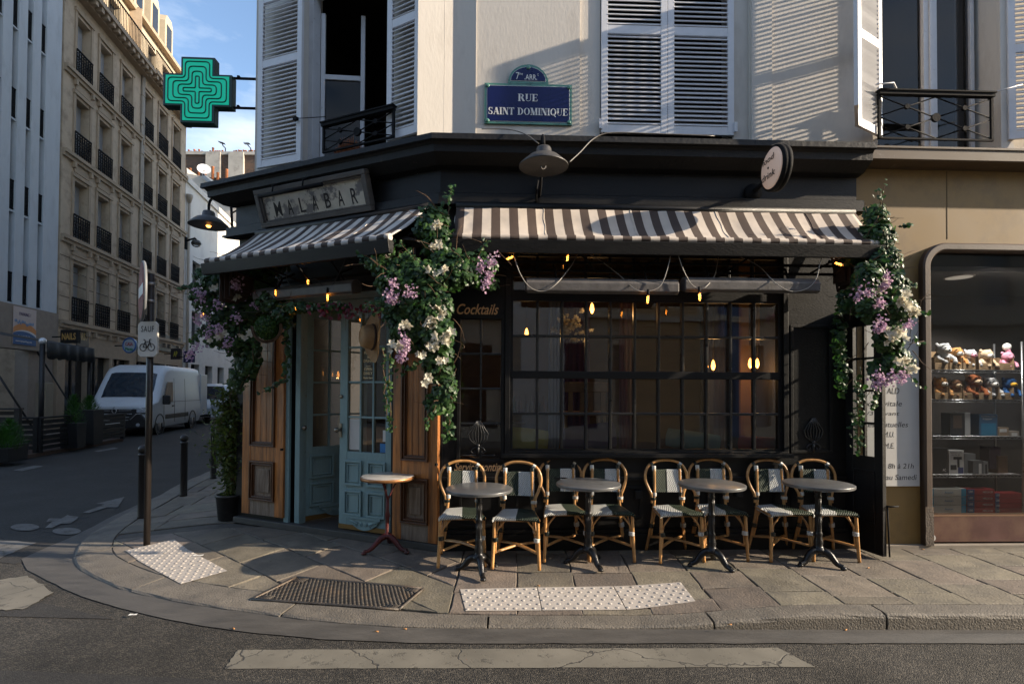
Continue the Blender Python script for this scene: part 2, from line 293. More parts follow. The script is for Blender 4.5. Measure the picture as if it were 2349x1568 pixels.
# painted markings on the road
def paint(name, col, wear):
    m = bpy.data.materials.new(name); t, p = nodes(m); N = t.nodes.new; K = t.links.new
    c = N('ShaderNodeTexCoord'); v = N('ShaderNodeTexVoronoi'); v.feature = 'DISTANCE_TO_EDGE'; v.inputs['Scale'].default_value = 1.25
    n0 = N('ShaderNodeTexNoise'); n0.inputs['Scale'].default_value = 5; n0.inputs['Detail'].default_value = 6; mxv = N('ShaderNodeMixRGB'); mxv.inputs[0].default_value = .16; K(c.outputs['Object'], n0.inputs[0]); K(c.outputs['Object'], mxv.inputs[1]); K(n0.outputs['Color'], mxv.inputs[2]); K(mxv.outputs[0], v.inputs[0])
    cr = N('ShaderNodeMapRange'); cr.inputs[1].default_value = .0015; cr.inputs[2].default_value = .006; K(v.outputs['Distance'], cr.inputs[0])
    n1 = N('ShaderNodeTexNoise'); n1.inputs['Scale'].default_value = 9; n1.inputs['Detail'].default_value = 10; n1.inputs['Roughness'].default_value = .75; K(c.outputs['Object'], n1.inputs[0])
    wr = N('ShaderNodeMapRange'); wr.inputs[1].default_value = wear-.07; wr.inputs[2].default_value = wear+.05; K(n1.outputs[0], wr.inputs[0])
    mu = N('ShaderNodeMath'); mu.operation = 'MULTIPLY'; K(cr.outputs[0], mu.inputs[0]); K(wr.outputs[0], mu.inputs[1])
    n2 = N('ShaderNodeTexNoise'); n2.inputs['Scale'].default_value = 3; n2.inputs['Detail'].default_value = 8; K(c.outputs['Object'], n2.inputs[0]); r2 = N('ShaderNodeMapRange'); r2.inputs[1].default_value = .3; r2.inputs[2].default_value = .7; r2.inputs[3].default_value = .75; r2.inputs[4].default_value = 1.15; K(n2.outputs[0], r2.inputs[0])
    hs = N('ShaderNodeHueSaturation'); hs.inputs['Color'].default_value = (*col, 1); K(r2.outputs[0], hs.inputs['Value'])
    mx = N('ShaderNodeMixRGB'); mx.inputs[1].default_value = (.05, .046, .04, 1); K(mu.outputs[0], mx.inputs[0]); K(hs.outputs[0], mx.inputs[2]); K(mx.outputs[0], p.inputs['Base Color'])
    b = N('ShaderNodeBump'); b.inputs['Strength'].default_value = .5; b.inputs['Distance'].default_value = .006; K(mu.outputs[0], b.inputs['Height']); K(b.outputs[0], p.inputs['Normal']); p.inputs['Roughness'].default_value = .7; return m
m_paint = paint('worn_road_paint', (.155, .143, .117), .40)
m_paint2 = paint('road_paint', (.125, .122, .118), .45)
def rag(pts, n=9, a=.012):
    out = []
    for i, p in enumerate(pts):
        q = pts[(i+1) % len(pts)]
        for j in range(n): t = j/n; out.append((p[0]+(q[0]-p[0])*t+RND.uniform(-a, a), p[1]+(q[1]-p[1])*t+RND.uniform(-a, a)))
    return out
def gp(L_): return [tuple(gnd(x, y, -.11)[:2]) for x, y in L_]
lay('crossing_stripe', rag(gp([(515, 1530), (1870, 1526), (1785, 1482), (545, 1487)]), 30, .004), -.1165, m_paint)
lay('crossing_stripe', rag(gp([(-60, 1400), (52, 1396), (122, 1358), (62, 1319), (-60, 1338)])), -.110, m_paint)
lay('crossing_stripe', rag(gp([(-60, 1300), (0, 1279), (82, 1243), (-60, 1233)])), -.111, m_paint2)
lay('road_arrow', gp([(190, 1175), (204, 1176), (246, 1163), (270, 1163), (286, 1139), (218, 1155), (240, 1156)]), -.107, m_paint2)
lay('lane_dash', gp([(215, 1034), (226, 1036), (272, 1028), (262, 1026)]), -.107, m_paint2)
lay('lane_dash', gp([(30, 1078), (50, 1080), (100, 1069), (80, 1067)]), -.107, m_paint2)
bk = MB()
for (cx, cy_) in ((57, 1208), (153, 1217)):
    q = [gnd(cx+33*cos(a), cy_+8*sin(a), -.107) for a in [i*pi/10 for i in range(20)]]; bk.add(q[::-1], [tuple(range(20))])
q = [gnd(x, y, -.1065) for x, y in [(103, 1210), (120, 1195), (106, 1196), (112, 1188), (140, 1188), (155, 1180), (160, 1182), (180, 1184), (176, 1190), (162, 1199), (140, 1200), (118, 1210)]]; bk.add(q[::-1] if (q[1]-q[0]).cross(q[2]-q[1]).z < 0 else q, [tuple(range(len(q)))])
bk.build('bicycle_marking', m_paint2, road)

# pavement: mortar bed with granite slabs and kerb stones
bed = MB(); bv = []; DS = (0, .3, .6, .9, 1.2)
for i, k in enumerate(KIN):
    n = knorm(i)
    for d in DS: q = k+n*d; bv.append((q.x, q.y, pz(q.x, q.y)-.014))
bed.add(bv, [(5*i+j, 5*i+5+j, 5*i+j+6, 5*i+j+1) for i in range(len(KIN)-1) for j in range(4)])
ring_ = [(bv[5*i+4][0], bv[5*i+4][1], -.014) for i in range(len(KIN))]+[(30, 49, -.014)]
bed.add(ring_, [tuple(range(len(ring_)-1, -1, -1))])
pavement = struct(bed.build('pavement', m_bed))
def clip(poly, pt, nrm):
    out = []
    for i in range(len(poly)):
        a, b = poly[i], poly[(i+1) % len(poly)]; da, db = (a-pt).dot(nrm), (b-pt).dot(nrm)
        if da >= 0: out.append(a)
        if (da >= 0) != (db >= 0): out.append(a.lerp(b, da/(da-db)))
    return out
KH = [(KIN[i], knorm(i)) for i in range(0, len(KIN)-1, 2)]
def slab(poly, zones, gap=.0042):
    for pt, n in KH:
        if all((q-pt).dot(n) > .01 for q in poly): continue
        poly = clip(poly, pt+n*.006, n)
        if len(poly) < 3: return
    for pt, n in zones:
        poly = clip(poly, pt, n)
        if len(poly) < 3: return
    ar = sum(poly[i].x*poly[(i+1) % len(poly)].y-poly[(i+1) % len(poly)].x*poly[i].y for i in range(len(poly)))/2
    if abs(ar) < .012: return
    if ar < 0: poly = poly[::-1]
    c = sum(poly, Vector((0, 0)))/len(poly); ring = []
    for i in range(len(poly)):
        a, b = poly[i], poly[(i+1) % len(poly)]; l = (b-a).length; n = max(1, int(l/.09))
        nn = Vector((-(b-a).y, (b-a).x)).normalized() if l > 1e-6 else Vector((0, 0))
        for j in range(n): ring.append(a.lerp(b, j/n)+nn*(gap+abs(RND.gauss(0, .0035))))
    tl = Vector((RND.uniform(-.006, .006), RND.uniform(-.006, .006))); dz = RND.uniform(-.002, .003)
    vs = []; m = len(ring)
    for q in ring: z = pz(q.x, q.y)+dz+(q-c).dot(tl); vs.append((q.x-c.x, q.y-c.y, z-.02))
    for q in ring: z = pz(q.x, q.y)+dz+(q-c).dot(tl); vs.append((q.x-c.x, q.y-c.y, z-.005))
    for q in ring: k = c+(q-c)*(1-.007/max(.05, (q-c).length)); z = pz(q.x, q.y)+dz+(q-c).dot(tl); vs.append((k.x-c.x, k.y-c.y, z))
    fs = [(r*m+i, r*m+(i+1) % m, (r+1)*m+(i+1) % m, (r+1)*m+i) for r in (0, 1) for i in range(m)]+[tuple(2*m+i for i in range(m))]
    o = MB().add(vs, fs).build('paving_slab', m_slab, pavement); o.location = (c.x, c.y, 0)
V2 = lambda x, y: Vector((x, y))
# zone in front of the long facade: columns at right angles to it
ZX = -.46
x = ZX
while x < 9:
    wd = RND.uniform(.42, .54); y = 3.7-RND.uniform(0, .4)
    while y < 5.25:
        h = RND.uniform(.3, .72)
        slab([V2(x, y), V2(x+wd, y), V2(x+wd+.01, y+h), V2(x, y+h)], [(V2(ZX, 0), V2(1, 0))]); y += h
    x += wd
# zone round the corner, turned with the canted door front
ca = atan2(UC.y, UC.x)-.25; uu = V2(cos(ca), sin(ca)); vv = V2(-uu.y, uu.x); o0 = V2(-.46, 5.3)
zl = (V2(-3.62, 6.2), V2(.97, -.2).normalized())
rw = -2.4
while rw < 3.2:
    h = RND.uniform(.36, .5); s = -6-RND.uniform(0, .5)
    while s < 2:
        l = RND.uniform(.5, .95); p = [o0+uu*s+vv*rw, o0+uu*(s+l)+vv*rw, o0+uu*(s+l)+vv*(rw+h), o0+uu*s+vv*(rw+h)]
        slab(p, [(V2(ZX, 0), V2(-1, 0)), (V2(0, 6.6), V2(.2, -1).normalized())]); s += l
    rw += h
# side street: rows across the pavement
s0 = V2(-5.2, 6.3); sd = V2(SD.x, SD.y); nd = V2(ND.x, ND.y); t = -.5
while t < 13:
    h = RND.uniform(.36, .6); q = -.6-RND.uniform(0, .3)
    while q < 2.4:
        l = RND.uniform(.55, .95); p = [s0+nd*q+sd*t, s0+nd*(q+l)+sd*t, s0+nd*(q+l)+sd*(t+h), s0+nd*q+sd*(t+h)]
        slab(p, [(V2(0, 6.6), V2(-.2, 1).normalized())]); q += l
    t += h
# kerb stones
prof = [(0, -.16), (0, -.03), (.006, -.012), (.02, -.002), (.05, 0), (1, 0), (1, -.1)]
i = 0
while i < len(KERB)-2:
    n = int(RND.uniform(7, 11)) if KERB[i].x > -6.2 or KERB[i].x > 3 else 3
    j = min(i+n, len(KERB)-1); vs = []; seg = list(range(i, j+1))
    for k in seg:
        p = KERB[k]; nn = knorm(k); tt = Vector((nn.y, -nn.x)); wv = kwid(p); e = .008*(1 if k == i else -1 if k == j else 0)
        b0 = pz(p.x, p.y); ip = p+nn*wv; b1 = pz(ip.x, ip.y)
        for d, z in prof:
            q = p+nn*(d*wv if d == 1 else d)-tt*e; zz = b0+(b1-b0)*min(1, d/wv if d < 1 else 1)+z
            jj = .003 if 0 < d < 1 else 0
            vs.append((q.x+RND.gauss(0, jj), q.y+RND.gauss(0, jj), zz+RND.gauss(0, jj*.5)))
    m = len(prof); ns = len(seg)
    fs = [(a*m+b, a*m+b+1, (a+1)*m+b+1, (a+1)*m+b) for a in range(ns-1) for b in range(m-1)]+[tuple(range(m)), tuple((ns-1)*m+b for b in range(m-1, -1, -1))]
    o = MB().add(vs, fs).build('kerb_stone', m_kerb, pavement); i = j
# tactile paving
m_tact = mat('tactile_tile', (.40, .365, .33), .6, var=.12, vs=6, bump=.2, bs=60, dirt=(.22, .19, .16), ds=6, dlo=.52, dhi=.75)
def tactile(label, quads):
    c = sum((gnd(*q[0]) for q in quads), Vector())/len(quads)
    r = thing('tactile_paving', label, 'tactile paving', T(c.x, c.y, 0))
    for qd in quads:
        a, b, c2, d = [gnd(x, y, -.035) for x, y in qd]
        def bil(s, t): p = a.lerp(b, s).lerp(d.lerp(c2, s), t); return Vector((p.x-c.x, p.y-c.y, pz(p.x, p.y)+.006))
        m = MB(); n = 5; vs = [bil(i/n*.994+.003, j/n) for j in range(n+1) for i in range(n+1)]
        m.add(vs, [(j*(n+1)+i, j*(n+1)+i+1, (j+1)*(n+1)+i+1, (j+1)*(n+1)+i) for j in range(n) for i in range(n)])
        tl = m.build('tile', m_tact, r); dm = MB(); na = max(3, round((b-a).length/.075)); nb = max(3, round((d-a).length/.06))
        for j in range(nb):
            for i in range(na):
                s = (i+.5+.25*(1 if j % 2 else -1))/na; p = bil(s, (j+.5)/nb)
                dm.lathe([(.016, -.002), (.0145, .0025), (.010, .0045), (0, .0052)], 8, T(*p))
        dm.build('dome', m_tact, tl, kind='stuff')
tactile('long cream tactile paving strip in front of the metal bistro tables', [[(1068, 1388), (1243, 1387), (1232, 1344), (1055, 1347)], [(1244, 1387), (1437, 1386), (1407, 1342), (1233, 1344)], [(1438, 1386), (1596, 1375), (1562, 1337), (1408, 1342)]])
tactile('tilted pale tactile paving strip at the kerb corner beside the sign post', [[(321, 1281), (432, 1261), (400, 1238), (287, 1256)], [(367, 1305), (476, 1283), (433, 1261), (322, 1281)], [(415, 1328), (522, 1305), (477, 1283), (368, 1305)]])
# cast iron ventilation grate
m_grate = mat('grate_iron', (.085, .075, .066), .55, metal=.5, var=.3, vs=9, bump=.4, bs=80, dirt=(.13, .09, .06), ds=6)
ga, gb, gc, gd = [gnd(x, y, -.03) for x, y in [(578, 1360), (915, 1384), (972, 1345), (680, 1320)]]; gc0 = (ga+gb+gc+gd)/4
gr = thing('ventilation_grate', 'rusty cast iron grate set in the pavement before the door', 'grate', T(gc0.x, gc0.y, 0))
def bl(s, t, z=0): p = ga.lerp(gb, s).lerp(gd.lerp(gc, s), t); return Vector((p.x-gc0.x, p.y-gc0.y, pz(p.x, p.y)+z))
MB().add([bl(i/6, j/6, .004) for j in range(7) for i in range(7)], [(j*7+i, j*7+i+1, j*7+i+8, j*7+i+7) for j in range(6) for i in range(6)]).build('plate', mat('grate_dark', (.028, .025, .023), .7, var=.3), gr)
fm = MB()
for s0_, t0, s1, t1 in ((0, 0, 1, 0), (1, 0, 1, 1), (1, 1, 0, 1), (0, 1, 0, 0)): fm.tube([bl(s0_+(s1-s0_)*k/6, t0+(t1-t0)*k/6, .008) for k in range(7)], .012, 4)
fm.build('frame', m_grate, gr); sm_ = MB()
for j in range(17):
    for i in range(34):
        s, t = (i+.5+.5*(j % 2))/35, (j+.5)/17
        if (s < .12 or s > .88) and (t < .2 or t > .8): continue
        sm_.lathe([(.013, 0), (.011, .005), (.006, .006)], 6, T(*bl(s, t, .004)) @ SC(1.1, .8, 1))
for s, t in ((.06, .1), (.94, .1), (.06, .9), (.94, .9)):
    for k in range(-2, 3):
        sm_.tube([bl(s-.05, t+k*.035, .008), bl(s+.05, t+k*.035, .008)], .004, 4); sm_.tube([bl(s+k*.02, t-.07, .008), bl(s+k*.02, t+.07, .008)], .003, 4)
sm_.build('tread_stud', m_grate, gr, kind='stuff')
# litter
m_butt = mat('cigarette_filter', (.42, .2, .07), .8, var=.2); m_pap = mat('paper_litter', (.55, .54, .52), .8, var=.1)
for x, y, lb in [(1232, 1333, 'just behind the long tactile strip'), (533, 1440, 'in the gutter left of the grate'), (925, 1442, 'in the gutter right of the grate'), (860, 1448, 'in the gutter below the grate'), (2113, 1262, 'at the foot of the pharmacy window'), (1990, 1306, 'before the open black leaf'), (1670, 1418, 'at the kerb right of the tactile strip'), (1938, 1446, 'in the gutter at the right of the photograph')]:
    p = gnd(x, y, -.11 if y > 1436 else -.01); o = MB().tube([(0, 0, 0), (.026, 0, 0)], .0042, 6).build('cigarette_butt', m_butt); z = -.106 if y > 1436 else pz(p.x, p.y)+.006
    o.location = (p.x, p.y, z); o.rotation_euler.z = RND.uniform(-.6, .6); tag(o, 'orange cigarette butt '+lb, 'cigarette butt', 'cigarette butts on the ground')
for k, (x, y, s, lb) in enumerate([(455, 1265, .05, 'torn white paper scrap near the tactile paving'), (305, 1412, .03, 'small white paper scrap lying in the gutter')]):
    p = gnd(x, y, -.11 if y > 1400 else 0); z = -.1 if y > 1400 else pz(p.x, p.y)+.006
    o = MB().add([(-s, -s*.4, 0), (s*.2, -s*.5, .004), (s, -.2*s, .002), (s*.9, s*.4, .005), (0, s*.3, .002), (-s*.8, s*.2, .006)], [(0, 1, 4, 5), (1, 2, 3, 4)]).build('paper_scrap', m_pap); o.location = (p.x, p.y, z); tag(o, lb, 'paper')

# ================================================================== CORNER BUILDING (upper storeys)
UP = .13                                                   # upper wall lies this far behind the shop front plane
corner = thing('corner_building', 'cream plastered corner building with white louvred shutters above the black shop front', 'building')
def walls(m, x0, x1, z0, z1, y0, y1, holes):
    xs = sorted({x0, x1, *[h[0] for h in holes], *[h[1] for h in holes]}); zs = sorted({z0, z1, *[h[2] for h in holes], *[h[3] for h in holes]})
    xs = [x for x in xs if x0 <= x <= x1]; zs = [z for z in zs if z0 <= z <= z1]
    for i in range(len(xs)-1):
        run = None
        for j in range(len(zs)-1):
            cx, cz = (xs[i]+xs[i+1])/2, (zs[j]+zs[j+1])/2
            inh = any(h[0] < cx < h[1] and h[2] < cz < h[3] for h in holes)
            if inh:
                if run is not None: m.box(xs[i], xs[i+1], y0, y1, run, zs[j]); run = None
            elif run is None: run = zs[j]
        if run is not None: m.box(xs[i], xs[i+1], y0, y1, run, zs[-1])
    return m
X = lambda px, off=0., dy=895: WX(FR, px, off, dy)
XC = lambda px, off=0., dy=895: WX(FC, px, off, dy)
zw0, zw1 = 3.88, 6.3
m = MB()
cA, cB = X(1330, UP, 200), X(1720, UP, 150)                # surround of the closed window
rA, rB = X(2012, UP, 150), X(2288, UP, 150)
walls(m, X(1092, UP, 150), 14, 3.5, 23, UP, UP+.35, [(cA, cB, zw0-.1, zw1+.12), (rA, rB, zw0-.1, zw1+.12), (rB+1.6, rB+2.9, zw0-.1, zw1+.1), (rB+4.4, rB+5.7, zw0-.1, zw1+.1)])
walls(m, cA, cB, zw0-.1, zw1+.12, UP+.035, UP+.30, [(X(1378, UP, 150), X(1684, UP, 150), zw0-.1, zw1)])
# canted strips where the long front turns into the corner
p0, p1, p2 = X(960, UP, 150), X(1040, UP, 150), X(1092, UP, 150)
m.add([(p0, UP-.05, 3.5), (p1, UP+.035, 3.5), (p2, UP-.012, 3.5), (p2, UP+.3, 3.5), (p0, UP+.3, 3.5)]+[(p0, UP-.05, 23), (p1, UP+.035, 23), (p2, UP-.012, 23), (p2, UP+.3, 23), (p0, UP+.3, 23)],
      [(0, 1, 6, 5), (1, 2, 7, 6), (2, 3, 8, 7), (3, 4, 9, 8), (4, 0, 5, 9), (5, 6, 7, 8, 9)])
m.box(X(1722, UP, 150), X(1768, UP, 150), UP-.028, UP, 3.5, 23)
m.box(rB+.003, rB+.14, UP-.03, UP, 3.5, 23)
m.build('wall', plaster, corner, FR)
m = MB(); wa, wb = XC(694, UP, 300), XC(890, UP, 200)
walls(m, XC(590, UP, 300)-.02, LC-.055, 3.5, 23, UP, UP+.3, [(wa, wb, zw0-.1, zw1+.1)])
m.box(wa-.16, wa-.003, UP-.03, UP-.001, 3.5, zw1+.2)
m.build('wall', plaster, corner, FC)
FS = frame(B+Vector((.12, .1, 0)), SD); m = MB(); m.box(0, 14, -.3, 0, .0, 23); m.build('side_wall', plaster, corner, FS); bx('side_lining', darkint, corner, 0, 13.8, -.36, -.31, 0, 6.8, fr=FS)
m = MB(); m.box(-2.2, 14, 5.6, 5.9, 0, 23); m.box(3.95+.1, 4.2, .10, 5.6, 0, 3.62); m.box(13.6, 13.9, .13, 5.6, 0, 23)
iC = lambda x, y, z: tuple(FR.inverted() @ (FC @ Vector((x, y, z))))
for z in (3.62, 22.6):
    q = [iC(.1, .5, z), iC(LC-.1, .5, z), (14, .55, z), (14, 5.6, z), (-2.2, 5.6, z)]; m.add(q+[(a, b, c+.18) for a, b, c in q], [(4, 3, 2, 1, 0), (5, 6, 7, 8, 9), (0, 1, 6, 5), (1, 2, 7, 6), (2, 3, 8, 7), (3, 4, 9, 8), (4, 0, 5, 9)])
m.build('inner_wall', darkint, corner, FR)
# shutters with single slats
def shutter(parent, M, wd, z0, z1, rails, t=.035, pitch=.0478, st=.068, label=None):
    m = MB(); m.box(0, st, 0, t, z0, z1); m.box(wd-st, wd, 0, t, z0, z1); zz = [z0]+[r for r in rails if z0 < r < z1]+[z1]
    m.box(st, wd-st, .002, t-.002, z0, z0+.085); m.box(st, wd-st, .002, t-.002, z1-.085, z1)
    for r in zz[1:-1]: m.box(st, wd-st, .002, t-.002, r-.045, r+.045)
    o = m.build('shutter', whitep, parent, M, bevel=.003, label=label); sl = None
    for a, b in zip(zz[:-1], zz[1:]):
        lo = a+(.085 if a == z0 else .045); hi = b-(.085 if b == z1 else .045); n = max(1, round((hi-lo)/pitch))
        for k in range(n):
            z = lo+(k+.5)*(hi-lo)/n; Mx = T(wd/2, t/2, z) @ RX(RND.gauss(0, .03))
            if sl is None: 
                h = wd/2-st+.004
                sl = MB().box(-h, h, -.027, .027, -.004, .004, RX(radians(48))).build('slat', whitep, o); sl.matrix_local = Mx
            else: inst(sl, o, Mx)
    return o
rz1 = WZ(FR, 1450, 69, UP+.02); zb = WZ(FR, 1450, 306, UP+.02)
a0, a1, a2 = X(1378, UP+.02, 150), X(1531, UP+.02, 150), X(1684, UP+.02, 150)
shutter(corner, FR @ T(a0+.004, UP+.01, 0), a1-a0-.006, zb, 6.25, [rz1, rz1+.95])
shutter(corner, FR @ T(a1+.002, UP+.01, 0), a2-a1-.006, zb, 6.25, [rz1, rz1+.95])
for xx in (a0-.02, a2-.01): bx('hinge', whitep, corner, xx, xx+.03, UP-.012, UP+.01, zb+.03, zb+.13, fr=FR)
# canted window: two leaves folded back
zc = WZ(FC, 640, 374, -.02)+.01; rc = WZ(FC, 640, 138, .02)
s0 = XC(596, .04, 250); s1 = XC(690, .04, 250)
shutter(corner, FC @ T(s1, .09, 0) @ RZ(.06) @ T(-(s1-s0), -.05, 0), s1-s0, zc, 6.25, [rc, rc+.95], pitch=.05)
s0 = XC(889, .05, 200); s1 = XC(967, .05, 200); zc2 = WZ(FC, 930, 312, .03)
shutter(corner, FC @ T(s0, .08, 0) @ RZ(-.09) @ T(0, -.04, 0), s1-s0+.01, zc2, 6.25, [rc, rc+.95], pitch=.05)
# right window: leaf standing out from the wall, a second leaf folded on it, and one at the frame edge
rz = WZ(FR, 1980, 75, -.1); zr = WZ(FR, 2010, 318, UP)
ang = radians(180+28)
shutter(corner, FR @ T(rA+.01, UP-.01, 0) @ RZ(ang), .48, zr, 6.25, [rz, rz+.95])
shutter(corner, FR @ T(rA+.01, UP-.01, 0) @ RZ(ang) @ T(.48, .0, 0) @ RZ(radians(26)), .46, zr, 6.25, [rz, rz+.95])
shutter(corner, FR @ T(rB+.07, UP-.05, 0) @ RZ(radians(-14)), .5, zr, 6.25, [rz, rz+.95])
# casements
m_frame = mat('white_window_frame', (.55, .55, .56), .5, var=.08, vs=8, dirt=(.3, .28, .26), ds=12, dlo=.6, dhi=.75)
m_curt = mat('sheer_curtain', (.33, .31, .30), .9, var=.2, vs=6, stretch=(10, 10, .5))
def casement(name, fr, x0, x1, z0, z1, y, posts, parent):
    m = MB(); t = .045; m.box(x0, x0+t, y, y+.06, z0, z1); m.box(x1-t, x1, y, y+.06, z0, z1); m.box(x0+t, x1-t, y, y+.06, z0, z0+.07); m.box(x0+t, x1-t, y, y+.06, z1-.06, z1)
    for q in posts: m.box(q[0], q[1], y-.012, y+.05, z0+.07, z1-.06); m.box(q[0]+(q[1]-q[0])*.38, q[0]+(q[1]-q[0])*.62, y-.028, y-.013, z0+.07, z1-.06)
    o = m.build(name, m_frame, parent, fr, bevel=.004)
    xs = [x0+t]+[v for q in posts for v in q]+[x1-t]
    for i in range(0, len(xs), 2): MB().quad((xs[i], y+.03, z0+.06), (xs[i+1], y+.03, z0+.06), (xs[i+1], y+.03, z1), (xs[i], y+.03, z1)).build('pane', pane_u, o)
    return o
cs = casement('window', FR, rA+.06, rB-.06, 3.93, zw1, UP+.2, [(X(2117, UP+.2, 150), X(2148, UP+.2, 150))], corner)
m = MB(); x0c, x1c = X(2195, UP+.35, 150), rB-.05
n = 24; m.add([(x0c+(x1c-x0c)*i/n, UP+.36+.02*sin(i*1.9), z) for z in (3.95, 6.3) for i in range(n+1)], [(i, i+1, n+2+i, n+1+i) for i in range(n)]); m.build('curtain', m_curt, corner, FR)
# the canted window stands open: frame, one inward leaf
m = MB(); m.box(wa-.002, wa+.07, UP+.08, UP+.2, 3.9, zw1); m.box(wb-.08, wb, UP+.08, UP+.2, 3.9, zw1); m.box(wa+.07, wb-.08, UP+.08, UP+.2, zw1-.06, zw1); m.build('window', m_frame, corner, FC, bevel=.004)
lf = XC(872, UP+.35, 200)
lw = .52; m = MB(); m.box(0, .05, 0, .04, 3.93, 6.1); m.box(lw-.05, lw, 0, .04, 3.93, 6.1); m.box(.05, lw-.05, 0, .04, 5.30, 5.36) ; m.box(.05, lw-.05, 0, .04, 3.93, 4.05)
lo = m.build('window_leaf', m_frame, corner, FC @ T(wa+.075, UP+.2, 0) @ RZ(radians(28)), bevel=.004)
MB().quad((.05, .02, 4.05), (lw-.05, .02, 4.05), (lw-.05, .02, 5.3), (.05, .02, 5.3)).build('pane', pane_u, lo)
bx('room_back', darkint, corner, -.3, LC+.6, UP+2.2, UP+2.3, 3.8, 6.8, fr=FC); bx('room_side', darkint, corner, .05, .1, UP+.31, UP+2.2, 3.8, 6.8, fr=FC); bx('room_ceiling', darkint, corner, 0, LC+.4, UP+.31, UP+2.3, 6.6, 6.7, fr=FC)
# little iron balconies
def railing(name, fr, x0, x1, z0, z1, y, parent, n=2):
    m = MB(); m.box(x0, x1, y-.035, y+.02, z1-.05, z1-.014); m.box(x0-.01, x1+.01, y-.045, y+.03, z1-.014, z1); m.box(x0, x1, y-.012, y+.012, z0, z0+.018)
    for q in (x0, x1-.024): m.box(q, q+.024, y-.012, y+.012, z0, z1-.05)
    zt, zb_ = z1-.055, z0+.02; wd = (x1-x0)/n; zm = (zt+zb_)/2
    for k in range(n):
        a, b = x0+k*wd, x0+(k+1)*wd; c = (a+b)/2
        for s, e in (((a, zt), (b, zm)), ((a, zm), (b, zt)), ((a, zm), (b, zb_)), ((a, zb_), (b, zm))): m.tube([(s[0], y, s[1]), (e[0], y, e[1])], .007, 6)
        for zz in ((zt+zm)/2, (zb_+zm)/2): m.lathe([(.026, -.012), (.026, .012)], 12, T(c, y, zz) @ RX(pi/2))
        if k: m.lathe([(.045, -.013), (.04, .0), (.045, .013)], 14, T(a, y, zm) @ RX(pi/2))
    return m.build(name, iron, parent, fr)
railing('railing', FR, X(2014, .02, 250), X(2277, .02, 250), WZ(FR, 2150, 322, .02), WZ(FR, 2150, 211, .02), .02, corner)
railing('railing', FC, XC(741, .0, 300), XC(905, .0, 300), WZ(FC, 742, 352, .0), WZ(FC, 742, 283, .0), .0, corner)
# shutter stays
m = MB(); a = XC(676, -.02, 270); z = WZ(FC, 676, 270, -.02); b = XC(748, -.0, 270); m.tube([(a, .0, z), (b, .0, WZ(FC, 748, 268, 0))], .005, 6); m.box(a-.03, a+.02, -.02, .02, z-.02, z+.015); m.build('shutter_stay', iron, corner, FC)
m = MB(); m.tube([(X(2008, -.1, 190), -.1, WZ(FR, 2008, 194, -.1)), (X(2050, -.05, 190), -.05, WZ(FR, 2050, 190, -.05)), (X(2058, 0, 190), 0, WZ(FR, 2054, 208, 0))], .008, 6); m.tube([(X(2277, 0, 210), 0, WZ(FR, 2262, 212, 0)), (X(2345, 0, 195), 0, WZ(FR, 2345, 194, 0))], .006, 6); m.build('shutter_stay', whitep, corner, FR)
# dried plant behind the railing
m_rust = mat('dried_plant', (.30, .09, .025), .9, var=.3); m = MB()
pl = thing('dried_plant', 'small rust coloured dried plant behind the railing of the canted window', 'plant', FC @ T(XC(800, .08, 335), .08, WZ(FC, 800, 346, .08)))
for k in range(170):
    a = RND.uniform(-.16, .16); h = RND.uniform(.03, .16)*(1-abs(a)*3); m.tube([(a, RND.uniform(-.03, .03), -.05), (a+RND.gauss(0, .03), RND.gauss(0, .02), h)], [.004, .002], 4)
m.build('twigs', m_rust, pl, kind='stuff')

# ================================================================== CAFE SHOP FRONT
cafe = thing('cafe_shopfront', 'black painted wooden cafe front with many-paned window and canted doorway', 'shop front')
nC = Vector((-UC.y*-1, 0, 0)); nC = Vector((UC.y, -UC.x, 0)); nR = Vector((UR.y, -UR.x, 0)); MIT = (nC+nR)/(1+nC.dot(nR))
def sweep(name, prof, xl, xr, mt, parent, bevel=0):
    vs = []
    for d, z in prof: vs.append(FC @ Vector((xl-(d*.9), -d, z)))
    for d, z in prof: vs.append(A+MIT*d+Vector((0, 0, z)))
    for d, z in prof: vs.append(FR @ Vector((xr, -d, z)))
    n = len(prof); fs = [(r*n+i, r*n+(i+1) % n, (r+1)*n+(i+1) % n, (r+1)*n+i) for r in (0, 1) for i in range(n)]+[tuple(range(n)), tuple(range(3*n-1, 2*n-1, -1))]
    return MB().add(vs, fs).build(name, mt, parent, bevel=bevel)
XR = X(1958, .0, 400)
zt = WZ(FR, 1010, 304, -.3); zf = WZ(FR, 1010, 441, -.05); zl = WZ(FR, 1010, 464, -.1)
sweep('cornice', [(-.2, zt+.03), (.05, zt+.02), (.30, zt), (.305, zt-.055), (.29, zt-.062), (.27, zt-.062), (.25, zt-.085), (.245, zt-.15), (.22, zt-.165), (.12, zt-.225), (.05, zt-.235), (-.2, zt-.235)], -.02, XR+.02, blackw, cafe)
sweep('fascia', [(-.1, zt-.24), (.04, zt-.24), (.04, zf), (-.1, zf)], .02, XR, black, cafe)
sweep('moulding', [(-.1, zf-.002), (.055, zf-.002), (.09, zf-.02), (.09, zl+.012), (.12, zl+.004), (.12, zl-.018), (.08, zl-.03), (-.1, zl-.03)], -.04, XR+.045, black, cafe)
